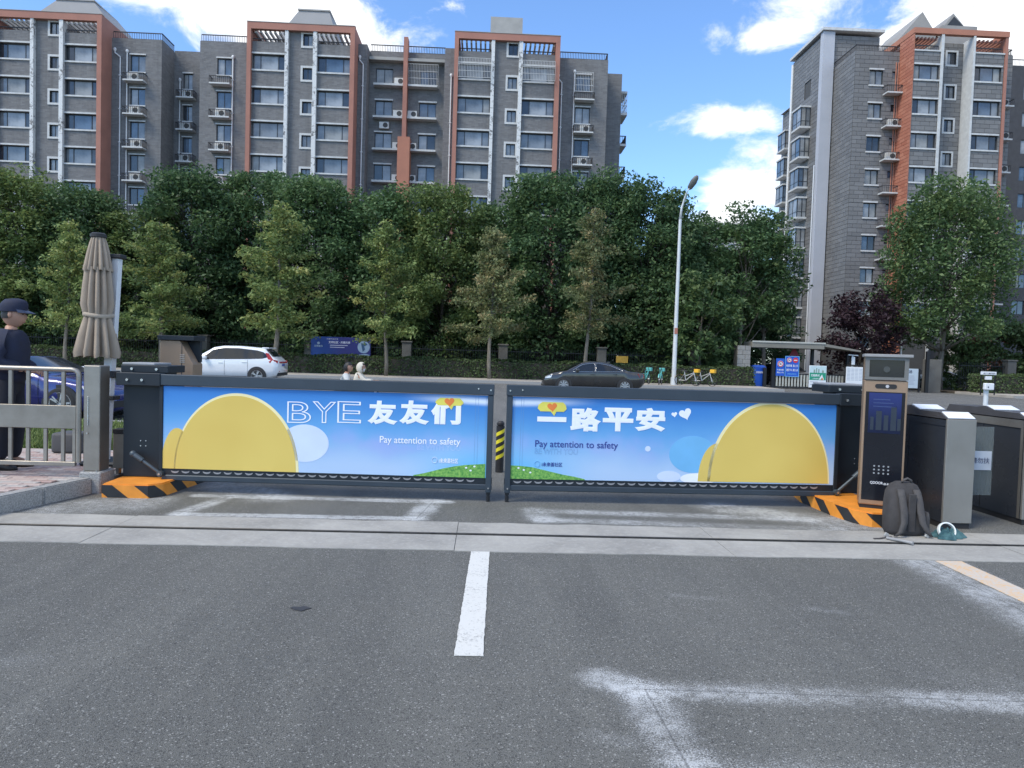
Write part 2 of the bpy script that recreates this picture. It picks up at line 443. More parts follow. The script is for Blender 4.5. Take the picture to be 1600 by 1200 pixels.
# painted markings
tp = NT('worn_white_paint')
P = tp.geo().outputs['Position']
n1 = tp.noise(60, 4, .75, P); n2 = tp.noise(5, 4, .6, P)
tp.set(Base_Color=tp.mix(tp.ramp(tp.math('ADD', n1, tp.math('MULTIPLY', n2, .35)), .48, .62, .0, 1.), (.3, .3, .29), (.6, .6, .57)), Roughness=.8)
tp.bump(n1, .4, .004)
M_wpaint = tp.m
ty = NT('worn_yellow_paint')
P = ty.geo().outputs['Position']
n1 = ty.noise(50, 4, .75, P); n2 = ty.noise(6, 4, .6, P)
ty.set(Base_Color=ty.mix(ty.ramp(ty.math('ADD', n1, ty.math('MULTIPLY', n2, .5)), .6, .82), (.62, .4, .2), (.5, .47, .43)), Roughness=.85)
M_ypaint = ty.m
def marking(name, pts, m, z=.006):
    n = len(pts); q = MB(); q.prism(pts, 'z', z - .003, z); o = q.build(name, m)
    return structure(o)
def ragged(x0a, x0b, ya, x1a, x1b, yb, n=70, j=.0025):
    L = [(x0a + (x1a - x0a) * k / n + random.uniform(-j, j), ya + (yb - ya) * k / n) for k in range(n + 1)]
    H = [(x0b + (x1b - x0b) * k / n + random.uniform(-j, j), ya + (yb - ya) * k / n) for k in range(n + 1)]
    return L + H[::-1]
marking('lane_marking', ragged(-.115, .035, 3.67, -.065, .08, 5.655), M_wpaint)
marking('edge_marking', ragged(3.62, 3.82, 2.6, 3.68, 3.9, 5.655), M_ypaint)
# dark tar spot
q = MB(); q.prism([(-1.06 + .055 * math.cos(a) * (1 + .25 * math.sin(3 * a)), 4.32 + .035 * math.sin(a) * (1 + .3 * math.cos(5 * a))) for a in [k * .35 for k in range(18)]], 'z', .001, .005)
tag(q.build('tar_patch', mat('tar', (.035, .035, .038), .6, 0, .2, 30)), kind='structure')

# left pavement with clay pavers, granite kerb stones
def kerb_x(y): return -4.28 + (y - 6.57) * .25
pav = structure(thing('pavement', None, None, (-5.2, 8.2, 0)))
q = MB(); q.prism([(-30, 5.0), (kerb_x(5.0) - .13, 5.0), (kerb_x(7.6) - .13, 7.6), (-3.95, 7.62), (-3.95, 9.75), (-30, 9.75)], 'z', -.05, .132)
q.build('bedding', mat('paver_bedding', (.2, .19, .18), .9, 0, .2, 20), pav)
PV = [mat('paver_red', (.36, .26, .235), .85, 0, .25, 9, .3, 80), mat('paver_pink', (.42, .34, .31), .85, 0, .22, 9, .3, 80), mat('paver_grey', (.4, .37, .35), .85, 0, .2, 9, .3, 80)]
pm = []
for m in PV:
    q = MB(); q.box(-.0975, .0975, -.0475, .0475, 0, .02, .004); pm.append(q.mesh('paver', m))
near, rest = [], []
for j in range(40):
    for i in range(26):
        x = -4.22 - i * .2 - (.1 if j % 2 else 0); y = 6.05 + j * .1
        if y > 9.7: continue
        lim = kerb_x(y) - .14 if y < 7.6 else -3.96
        if x + .1 > lim: continue
        (near if (len(near) < 290 and x > -5.75) else rest).append((x, y))
for (x, y) in near: inst('paver', pm[random.choice([0, 1, 1, 2])], pav, (x, y, .13 + random.uniform(0, .003)))
q = MB()
for (x, y) in rest: q.box(x - .0975, x + .0975, y - .0475, y + .0475, .13, .15)
o = q.build('paver', PV[1], pav); o['kind'] = 'stuff'
kerb = structure(thing('kerb', None, None, (-4.3, 6.5, 0)))
ys = [3.4, 4.4, 5.4, 6.25, 7.02, 7.6]
for ya, yb in zip(ys, ys[1:]):
    q = MB(); q.prism([(kerb_x(ya + .004), ya + .004), (kerb_x(yb - .004), yb - .004), (kerb_x(yb - .004) - .13, yb - .004), (kerb_x(ya + .004) - .13, ya + .004)], 'z', -.05, .165)
    bmesh.ops.bevel(q.bm, geom=list(q.bm.edges), offset=.012, segments=2, affect='EDGES')
    q.build('kerb_stone', M_granite, kerb)

# lawn behind the fence
tl = NT('lawn_soil'); tl.set(Base_Color=tl.mix(tl.ramp(tl.noise(8, 5), .3, .7), (.05, .07, .02), (.11, .12, .04)), Roughness=1.)
q = MB(); q.box(-60, -3.2, 9.8, 13.4, -.05, .1); structure(q.build('lawn_bed', tl.m))
q = MB(); q.box(-60, -3.2, 13.42, 13.6, -.05, .15, .015); structure(q.build('lawn_kerb', M_granite))
tgx = NT('grass_blade'); gi = tgx.geo()
tgx.set(Base_Color=tgx.mix(gi.outputs['Random Per Island'], (.07, .12, .025), (.2, .25, .07)), Roughness=.7)
N = 26000
gx = RNG.uniform(-9.5, -3.25, N); gy = RNG.uniform(9.82, 13.4, N); ga = RNG.uniform(0, 6.28, N); gh = RNG.uniform(.05, .13, N)
V = np.empty((N, 3, 3)); w_ = .012
V[:, 0] = np.stack([gx - np.cos(ga) * w_, gy - np.sin(ga) * w_, np.full(N, .095)], 1)
V[:, 1] = np.stack([gx + np.cos(ga) * w_, gy + np.sin(ga) * w_, np.full(N, .095)], 1)
V[:, 2] = np.stack([gx + RNG.normal(0, .04, N), gy + RNG.normal(0, .04, N), .1 + gh], 1)
def fast_mesh(name, V, k, m):
    """V: (n, k, 3) array, one k-gon each"""
    n = V.shape[0]; me = bpy.data.meshes.new(name)
    me.vertices.add(n * k); me.vertices.foreach_set('co', V.reshape(-1).astype('f4'))
    me.loops.add(n * k); me.loops.foreach_set('vertex_index', np.arange(n * k, dtype='i4'))
    me.polygons.add(n); me.polygons.foreach_set('loop_start', np.arange(0, n * k, k, dtype='i4'))
    try: me.polygons.foreach_set('loop_total', np.full(n, k, dtype='i4'))
    except Exception: pass
    me.update(calc_edges=True); me.validate()
    if m: me.materials.append(m)
    return me
tag(link('lawn_grass', fast_mesh('lawn_grass', V, 3, tgx.m)), kind='stuff')

# far side: kerb, pavement, planting strip
M_fpave = mat('far_paving', (.36, .33, .29), .9, 0, .2, 1.2, .2, 12)
def block(name, x0, x1, y0, y1, z0, z1, m, bev=0.):
    q = MB(); q.box(x0, x1, y0, y1, z0, z1, bev); return structure(q.build(name, m))
block('far_kerb', -120, 17.3, 41, 41.2, -.05, .15, M_granite)
block('far_pavement', -120, 17.3, 41.202, 46.5, -.05, .148, M_fpave)
block('far_kerb', 31, 140, 41, 41.2, -.05, .15, M_granite)
block('far_pavement', 31, 140, 41.202, 46.5, -.05, .148, M_fpave)
block('planting_bed', -120, 17.3, 46.502, 62, -.05, .12, mat('soil', (.07, .055, .04), .95, 0, .3, 3))
block('planting_bed', 31, 140, 46.502, 60, -.05, .12, MATS['soil'])
block('entrance_road', 17.3, 31, 41, 62, -.05, .004, M_street)
# ------------------------------------------------------------------ advertising barrier gate
M_gate = mat('gate_paint', srgb(58, 68, 78), .42, .25, .08, 3, .05, 90)
M_gate_d = mat('gate_paint_dark', srgb(27, 35, 43), .5, .1, .1, 3, .05, 90)
M_bolt = mat('bright_bolt', (.62, .63, .64), .25, .9, .05)
M_black = mat('black_rubber', (.018, .018, .02), .6, 0, .2, 12)
M_steel = None
ts_ = NT('brushed_steel'); P = ts_.co()
mp = ts_.node('ShaderNodeMapping'); mp.inputs['Scale'].default_value = (3, 3, 90); ts_.l.new(P, mp.inputs[0])
bn = ts_.noise(4, 4, .6, mp.outputs[0]); sn = ts_.noise(2.2, 5, .65, P)
ts_.set(Base_Color=ts_.mix(ts_.ramp(sn, .3, .7), (.25, .228, .2), (.36, .335, .3)), Metallic=.75, Roughness=ts_.ramp(bn, .3, .7, .34, .5)); ts_.bump(bn, .06, .002)
M_steel = ts_.m

def island(label, poly, front_from, loc):
    """raised base with slanted black stripes on its outer faces"""
    t = thing('gate_island', label, 'gate base', loc)
    m_o = mat('island_orange', srgb(222, 142, 52), .55, 0, .14, 7, .12, 60)
    m_k = mat('island_black', (.022, .023, .026), .6, 0, .25, 7, .1, 60)
    q = MB(); q.prism(poly, 'z', 0., .14)
    bmesh.ops.bevel(q.bm, geom=[e for e in q.bm.edges if all(v.co.z > .1 for v in e.verts)], offset=.012, segments=2, affect='EDGES')
    q.build('body', m_o, t)
    H0, H1 = .002, .128
    a, b = front_from
    run = 0.
    for k in range(a, b):
        p, r_ = Vector(poly[k]), Vector(poly[k + 1]); L = (r_ - p).length; d = (r_ - p) / L; nrm = Vector((d.y, -d.x))
        s = -1.36
        while s < L + 1:
            lo0, hi0 = s - (run % .42) + .16, s - (run % .42)      # bottom start, top start: slanted like a backslash
            pts = [(hi0, H1), (hi0 + .2, H1), (lo0 + .2, H0), (lo0, H0)]
            # clip to 0..L
            def clip(ps, lim, sign):
                out = []
                for i in range(len(ps)):
                    A, B = ps[i], ps[(i + 1) % len(ps)]
                    ia, ib = sign * (A[0] - lim) >= 0, sign * (B[0] - lim) >= 0
                    if ia: out.append(A)
                    if ia != ib:
                        u = (lim - A[0]) / (B[0] - A[0]); out.append((lim, A[1] + u * (B[1] - A[1])))
                return out
            pts = clip(pts, 0., 1)
            if pts: pts = clip(pts, L, -1)
            if len(pts) >= 3 and max(x for x, z in pts) - min(x for x, z in pts) > .02:
                q = MB()
                F = [q.bm.verts.new((*(p + d * x + nrm * .003), z)) for x, z in pts]; B = [q.bm.verts.new((*(p + d * x + nrm * .0003), z)) for x, z in pts]
                q.bm.faces.new(F)
                for i in range(len(F)): q.bm.faces.new((F[i], B[i], B[(i + 1) % len(F)], F[(i + 1) % len(F)]))
                q.build('stripe', m_k, t)
            s += .42
        run += L
    return t
island('orange island with slanted black stripes under the left gate cabinet', [(-3.83, 7.41), (-3.37, 7.41), (-3.27, 7.53), (-3.18, 8.45), (-3.9, 8.6)], (0, 3), (-3.5, 8, 0))
island('orange island with black stripes under the tall bronze kiosk', [(3.62, 8.02), (3.64, 7.35), (3.70, 7.0), (3.80, 6.83), (4.16, 6.80), (4.16, 8.6), (3.75, 8.6)], (0, 4), (4, 7.5, 0))

def cabinet(label, x0, x1, y0, y1, side):
    t = thing('gate_cabinet', label, 'gate cabinet', ((x0 + x1) / 2, (y0 + y1) / 2, .14))
    q = MB(); q.box(x0, x1, y0, y1, .14, 1.13, .008); q.build('housing', M_gate_d, t)
    lx0, lx1 = (x0 - .06, x1 - .02) if side < 0 else (x0 - .02, x1 + .1)
    q = MB(); q.box(lx0, lx1, y0 + .06, y1 + .05, 1.256, 1.335, .006); q.build('top_box', M_gate_d, t)
    q = MB(); q.box(lx0 + .01, (lx0 + lx1) / 2 + .1, y0 + .07, y1 + .04, 1.336, 1.36, .005); q.build('lid', mat('lid_grey', (.3, .31, .33), .5, .1), t)
    q = MB(); q.box(x0 + .05, x1 - .05, y0 + .1, y1 - .1, 1.131, 1.255); q.build('neck', M_gate_d, t)
    for k in (0, 1):
        bx = lx0 + .12 + .26 * k
        q = MB(); q.rod((bx, y0 + .062, 1.295), (bx, y0 + .045, 1.295), .014, n=12); q.build('bolt', M_bolt, t, smooth=True)
    cx = (x0 + x1) / 2 - .02 if side < 0 else x0 + .3
    for i in (0, 1):
        for j in (0, 1):
            q = MB(); q.rod((cx - .022 + .055 * i, y0 + .002, .53 - .055 * j), (cx - .022 + .055 * i, y0 - .006, .53 - .055 * j), .007, n=8); q.build('screw', M_bolt, t, smooth=True)
    return t
cabinet('dark gate cabinet on the striped island beside the steel fence post', -3.84, -3.38, 7.85, 8.3, -1)
cabinet('dark gate cabinet behind the tall bronze kiosk', 3.86, 4.36, 7.86, 8.3, 1)

def flat(b, pts, y0, y1):
    b.prism(pts, 'y', y0, y1)
def ellipse(cx, cz, rx, rz, a0=0., a1=2 * math.pi, n=40):
    return [(cx + rx * math.cos(a0 + (a1 - a0) * k / n), cz + rz * math.sin(a0 + (a1 - a0) * k / n)) for k in range(n + (0 if a1 - a0 > 6.28 else 1))]

def banner_material(name, u0, u1, inner):
    """printed sheet: blue sky passing into violet and pale haze, cyan near the inner lower corner"""
    t = NT(name)
    sp = t.node('ShaderNodeSeparateXYZ'); t.l.new(t.co(), sp.inputs[0])
    u = t.ramp(sp.outputs[0], u0, u1); v = t.ramp(sp.outputs[2], .25, 1.125)
    if inner == 'left': u = t.math('SUBTRACT', 1., u)             # u = 1 at the inner end of the sheet
    n = t.noise(1.1, 3, .5); n2 = t.noise(3.0, 3, .55)
    vv = t.math('ADD', v, t.math('MULTIPLY', t.math('SUBTRACT', n, .5), .35))
    c = t.mix(t.ramp(vv, .95, .45, smooth=True), srgb(60, 130, 204), srgb(104, 168, 222))
    c = t.mix(t.math('MULTIPLY', t.ramp(vv, .6, .1, smooth=True), .85), c, srgb(184, 206, 234))
    vio = t.math('MULTIPLY', t.ramp(t.math('ABSOLUTE', t.math('SUBTRACT', vv, .42)), .22, 0., smooth=True), t.ramp(n2, .38, .66))
    c = t.mix(t.math('MULTIPLY', vio, .4), c, srgb(172, 168, 232))
    cy = t.math('MULTIPLY', t.ramp(u, .7, 1., smooth=True), t.ramp(v, .55, .1, smooth=True))
    c = t.mix(t.math('MULTIPLY', cy, .85), c, srgb(84, 182, 236))
    sw = t.math('MULTIPLY', t.ramp(u, .72, .95, smooth=True), t.ramp(t.math('ABSOLUTE', t.math('SUBTRACT', v, t.math('ADD', 1.06, t.math('MULTIPLY', u, -.13)))), .07, 0., smooth=True))
    c = t.mix(sw, c, srgb(224, 236, 250))
    t.set(Base_Color=c, Roughness=.5, Specular_IOR_Level=.4)
    t.bump(t.noise(2.2, 2), .12, .03)
    return t.m

def gate_leaf(label, loc, rotz, L, side):
    """side -1: hinged at its left end, +1: hinged at its right end. u along the leaf, front towards -y"""
    t = thing('gate_leaf', label, 'barrier gate', loc, rotz, local=True)
    if side < 0: b0, b1, hA, hB = .47, 3.90, 0., .45
    else: b0, b1, hA, hB = .06, 3.60, 3.62, L
    q = MB(); q.box(0, L, -.05, .04, 1.135, 1.25, .006); q.build('top_rail', M_gate, t)
    q = MB(); q.box(hA - .012 if side < 0 else hA, hB if side < 0 else L + .012, -.062, .052, 1.125, 1.258, .005); q.build('hinge_clamp', M_gate_d, t)
    for k in (0, 1):
        bx = (.11 + .155 * k) if side < 0 else (L - .09 - .2 * k)
        q = MB(); q.rod((bx, -.062, 1.185), (bx, -.078, 1.185), .014, n=12); q.build('bolt', M_bolt, t, smooth=True)
    e0, e1 = (b0 - .01, L) if side < 0 else (0., b1 + .02)
    q = MB(); q.box(e0, e1, -.03, .03, .125, .185, .008); q.build('bottom_rail', M_gate, t)
    q = MB(); q.box(e0, e1, -.014, .014, .186, .252); q.build('skirt', M_gate_d, t)
    n = int((e1 - e0 - .2) / .112)
    sm = MB(); sm.prism([(-.042, .012)] + [(.042 * math.cos(a), .012 - .026 * math.sin(a)) for a in [math.pi - math.pi * k / 8 for k in range(1, 8)]] + [(.042, .012)] + [(.03 * math.cos(a), .012 - .009 * math.sin(a)) for a in [math.pi * k / 6 for k in range(1, 6)]], 'y', -.0035, 0)
    smm = sm.mesh('scallop_glint', mat('glint_grey', (.34, .34, .36), .35, .4, .1))  # pale crescents paint the reflections along the scalloped trim
    for k in range(n): inst('scallop_glint', smm, t, (e0 + .14 + k * .112, -.0145, .219))
    # stiles and foot
    f = L - .035 if side < 0 else .035
    q = MB(); q.box(f - .03, f + .03, -.04, .03, .1, 1.134, .005); q.build('end_stile', M_gate, t)
    q = MB(); q.box(f - .022, f + .022, -.022, .022, .075, .0995); q.rod((f, 0, .075), (f, 0, .0), .016, n=12)
    for z in (.06, .045, .03, .012): q.rod((f, 0, z), (f, 0, z - .008), .023, n=12)
    q.build('foot', M_black, t, smooth=True)
    h = b0 - .022 if side < 0 else b1 + .022
    q = MB(); q.box(h - .02, h + .02, -.03, .02, .186, 1.134, .004); q.build('hinge_stile', M_gate_d, t)
    for (bx, bz) in ((f, 1.19), (f - .13 * (-side) , 1.2), (f, .15)):
        q = MB(); q.rod((bx, -.051 if bz > 1 else -.041, bz), (bx, -.06, bz), .009, n=10); q.build('bolt', M_bolt, t, smooth=True)
    # brace from the cabinet to the bottom rail
    if side < 0: A, B = Vector((.16, -.03, .40)), Vector((.46, -.045, .20))
    else: A, B = Vector((L - .06, -.03, .43)), Vector((b1 + .03, -.045, .18))
    q = MB(); q.rod(A, A + (B - A) * .35, .028, n=12); q.rod(A + (B - A) * .3, B, .017, n=12); q.ball(A, .034); q.rod(B + Vector((0, -.03, 0)), B + Vector((0, .03, 0)), .03, n=12)
    q.build('brace', mat('brace_paint', srgb(74, 84, 92), .45, .3, .1), t, smooth=True)
    q = MB(); q.rod(B + Vector((0, -.03, 0)), B + Vector((0, -.04, 0)), .012, n=10); q.build('bolt', M_bolt, t, smooth=True)
    # printed sheet
    bm_ = banner_material('banner_print_left' if side < 0 else 'banner_print_right', b0, b1, 'right' if side < 0 else 'left')
    q = MB(); q.box(b0, b1, -.02, -.006, .253, 1.128); ban = q.build('banner', bm_, t)
    for sx in ((b1 - .1, b1 - .13, b1 - .02) if side < 0 else (b0 + .1, b0 + .125, b0 + .03)):
        q = MB(); q.box(sx - .0012, sx + .0012, -.0208, -.0202, .26, 1.12); q.build('fold', mat('fold_grey', (.14, .28, .5), .6), ban)
    return t, ban
LL, LB = gate_leaf('long gate leaf with blue banner reading BYE in outlined letters', (-3.85, 7.80, 0), math.atan2(-.15, 3.96), 3.963, -1)
RL, RB = gate_leaf('long gate leaf with blue banner hinged beside the tall bronze kiosk', (.24, 7.65, 0), math.atan2(.10, 3.98), 3.98, 1)

UL = lambda px: .47 + (px - 257) / 511 * 3.44
UR = lambda px: .05 + (px - 800) / 504 * 3.56
def ZL(px, y):
    yt = 601 + (px - 257) * 19 / 511; yb = 733 + (px - 257) * 8 / 511
    return .253 + (yb - y) / (yb - yt) * .872
def ZR(px, y):
    yt = 619 + (px - 800) * 11 / 504; yb = 742 + (px - 800) * 15 / 504
    return .253 + (yb - y) / (yb - yt) * .872

def printed(name, ban, pts, m, layer=1):
    q = MB(); q.prism(pts, 'y', -.0205 - .0012 * layer, -.0203 - .0012 * (layer - 1)); return q.build(name, m, ban)
ty_ = NT('print_yellow'); sp = ty_.node('ShaderNodeSeparateXYZ'); ty_.l.new(ty_.co(), sp.inputs[0])
ty_.set(Base_Color=ty_.mix(ty_.ramp(ty_.noise(1.1, 2), .3, .7), srgb(212, 184, 92), srgb(220, 194, 102)), Roughness=.55)
M_py = ty_.m
M_py2 = mat('print_pale_yellow', srgb(238, 228, 176), .55, 0, .03)
M_pw = mat('print_white', srgb(236, 240, 252), .55, 0, .03, 4)
M_pw2 = mat('print_ice', srgb(206, 220, 246), .55, 0, .05, 3)
M_pb2 = mat('print_light_blue', srgb(112, 180, 228), .55, 0, .06, 3)
M_pn = mat('print_navy', srgb(44, 62, 140), .55, 0, .05)
M_po = mat('print_orange', srgb(226, 128, 60), .55, 0, .1)
M_pyl = mat('print_lemon', srgb(222, 214, 96), .55, 0, .08)
tgm = NT('print_grass'); tgm.set(Base_Color=tgm.mix(tgm.ramp(tgm.noise(38, 4, .7), .35, .65), srgb(58, 132, 58), srgb(140, 190, 92)), Roughness=.55)
M_pg = tgm.m
def dome(U, Z, cx, ytop, ybot, half):
    pts = []
    for k in range(41):
        a = math.pi * k / 40
        x = -math.cos(a) * half * (1 + .12 * (1 - math.sin(a))); pts.append((U(cx + x), Z(cx, ybot - (ybot - ytop) * math.sin(a) ** .78)))
    return pts
def clampz(pts): return [(x, min(1.126, max(.2535, z))) for x, z in pts]
# plain yellow hills
printed('yellow_hill_rim', LB, clampz(dome(UL, ZL, 373, 613, 735, 88)), M_py2, 1)
printed('yellow_hill', LB, clampz(dome(UL, ZL, 372, 617, 735, 85)), M_py, 2)
printed('small_yellow_hill', LB, clampz(dome(UL, ZL, 279, 668, 734, 22)), M_py, 1)
printed('pale_balloon', LB, ellipse(UL(480), ZL(480, 691), .255, .2), M_pw2, 1)
printed('yellow_hill_rim', RB, clampz(dome(UR, ZR, 1200, 625, 752, 86)), M_py2, 2)
printed('yellow_hill', RB, clampz(dome(UR, ZR, 1201, 629, 752, 83)), M_py, 3)
printed('small_yellow_hill', RB, clampz(dome(UR, ZR, 1118, 690, 750, 26)), M_py, 2)
printed('blue_balloon', RB, ellipse(UR(1080), ZR(1080, 707), .26, .2), M_pb2, 1)
printed('cloud_puff', RB, clampz(ellipse(UR(1044), ZR(1044, 741), .13, .06)), M_pw2, 2)
printed('cloud_puff', RB, clampz(ellipse(UR(1090), ZR(1090, 745), .2, .06)), M_pw, 1)
# grassy rise at the inner corners
def rise(U, Z, x0, x1, ytops, yb): return clampz([(U(x0 + (x1 - x0) * k / (len(ytops) - 1)), Z(x0 + (x1 - x0) * k / (len(ytops) - 1), y)) for k, y in enumerate(ytops)] + [(U(x1), .2535), (U(x0), .2535)])
printed('grass_rise', LB, rise(UL, ZL, 652, 765, [738, 735, 731, 727, 724, 722, 721, 720], 742), M_pg, 1)
printed('grass_rise', RB, rise(UR, ZR, 802, 915, [722, 723, 725, 729, 733, 737, 740, 744], 746), M_pg, 1)
for (B_, U, Z, fx, fy) in ((LB, UL, ZL, 735, 726), (LB, UL, ZL, 748, 724), (LB, UL, ZL, 742, 730), (RB, UR, ZR, 814, 726), (RB, UR, ZR, 822, 729), (RB, UR, ZR, 832, 733)):
    printed('daisy', B_, ellipse(U(fx), Z(fx, fy), .012, .009, n=10), M_pw, 2)
# speech bubbles with hearts
def heart(cx, cz, s, tilt=0.):
    pts = []
    for k in range(32):
        a = 2 * math.pi * k / 32
        x = 16 * math.sin(a) ** 3; z = 13 * math.cos(a) - 5 * math.cos(2 * a) - 2 * math.cos(3 * a) - math.cos(4 * a)
        x, z = x * s / 17, z * s / 17
        pts.append((cx + x * math.cos(tilt) - z * math.sin(tilt), cz + x * math.sin(tilt) + z * math.cos(tilt)))
    return pts
def bubble(B_, cx, cz, w, h):
    r = .03
    pts = [(cx - w + r, cz - h), (cx - w * .1, cz - h), (cx + w * .15, cz - h - .045), (cx + w * .3, cz - h), (cx + w - r, cz - h), (cx + w, cz - h + r), (cx + w - .01, cz + h - r), (cx + w - r - .01, cz + h), (cx - w + r + .02, cz + h), (cx - w + .01, cz + h - r), (cx - w, cz - h + r)]
    printed('speech_bubble', B_, pts, M_pyl, 3)
    printed('bubble_heart', B_, heart(cx, cz, .055, .1), M_po, 4)
bubble(LB, UL(706), ZL(706, 628), .15, .04)
bubble(RB, UR(862), ZR(862, 634), .155, .05)
printed('heart', RB, heart(UR(1049), ZR(1049, 645), .033, .2), M_pw, 1)
printed('heart', RB, heart(UR(1066), ZR(1066, 644), .072, .35), M_pw, 1)
printed('bubble_dot', RB, ellipse(UR(1010), ZR(1010, 698), .03, .03, n=20), M_pw2, 1)
# lettering
def label_text(B_, U, Z, body, x0, x1, ytop, ybot, m, bold=0., outline=0., name='lettering', layer=2):
    if len(body) == 3:            # one object per large character
        w = (x1 - x0) / 3
        for i, ch in enumerate(body): label_text(B_, U, Z, ch, x0 + w * (i + .02), x0 + w * (i + .97), ytop, ybot, m, bold, outline, name, layer)
        return
    z0 = Z(x0, ybot); text_mesh(name, body, m, B_, U(x0), z0, U(x1) - U(x0), Z(x0, ytop) - z0, -.0205 - .0012 * layer, bold, outline)
label_text(LB, UL, ZL, 'BYE', 451, 569, 626, 659, M_pw, 0, .015)
label_text(LB, UL, ZL, '友友们', 577, 726, 625, 661, M_pw, .05)
label_text(LB, UL, ZL, 'Pay attention to safety', 598, 725, 679, 692.5, M_pw, .008)
label_text(LB, UL, ZL, 'BE WITH YOU', 657, 725, 691, 699.5, M_pw2, 0, .008)
label_text(LB, UL, ZL, 'i未来荟社区', 692, 722, 712, 719.5, M_pw, .02)
q = MB(); q.tube([(x, -.0222, z) for x, z in ellipse(UL(685), ZL(685, 715), .028, .03, n=24)], .003, 6, True); q.build('ring_logo', M_pw2, LB, smooth=True)
z0 = ZR(840, 656); printed('lettering', RB, [(UR(840), z0), (UR(884), z0), (UR(884), ZR(840, 648.5)), (UR(840), ZR(840, 648.5))], M_pw, 2)
label_text(RB, UR, ZR, '路平安', 889, 1037, 634.5, 670.5, M_pw, .05)
label_text(RB, UR, ZR, 'Pay attention to safety', 838, 964, 684, 697.5, M_pn, .008)
label_text(RB, UR, ZR, 'BE WITH YOU', 838, 903, 696.5, 705, M_pn, 0, .006)
label_text(RB, UR, ZR, 'i未来荟社区', 849, 880, 717.5, 724, M_pn, .02)
q = MB(); q.tube([(x, -.0222, z) for x, z in ellipse(UR(842), ZR(842, 720), .028, .03, n=24)], .003, 6, True); q.build('ring_logo', M_pb2, RB, smooth=True)

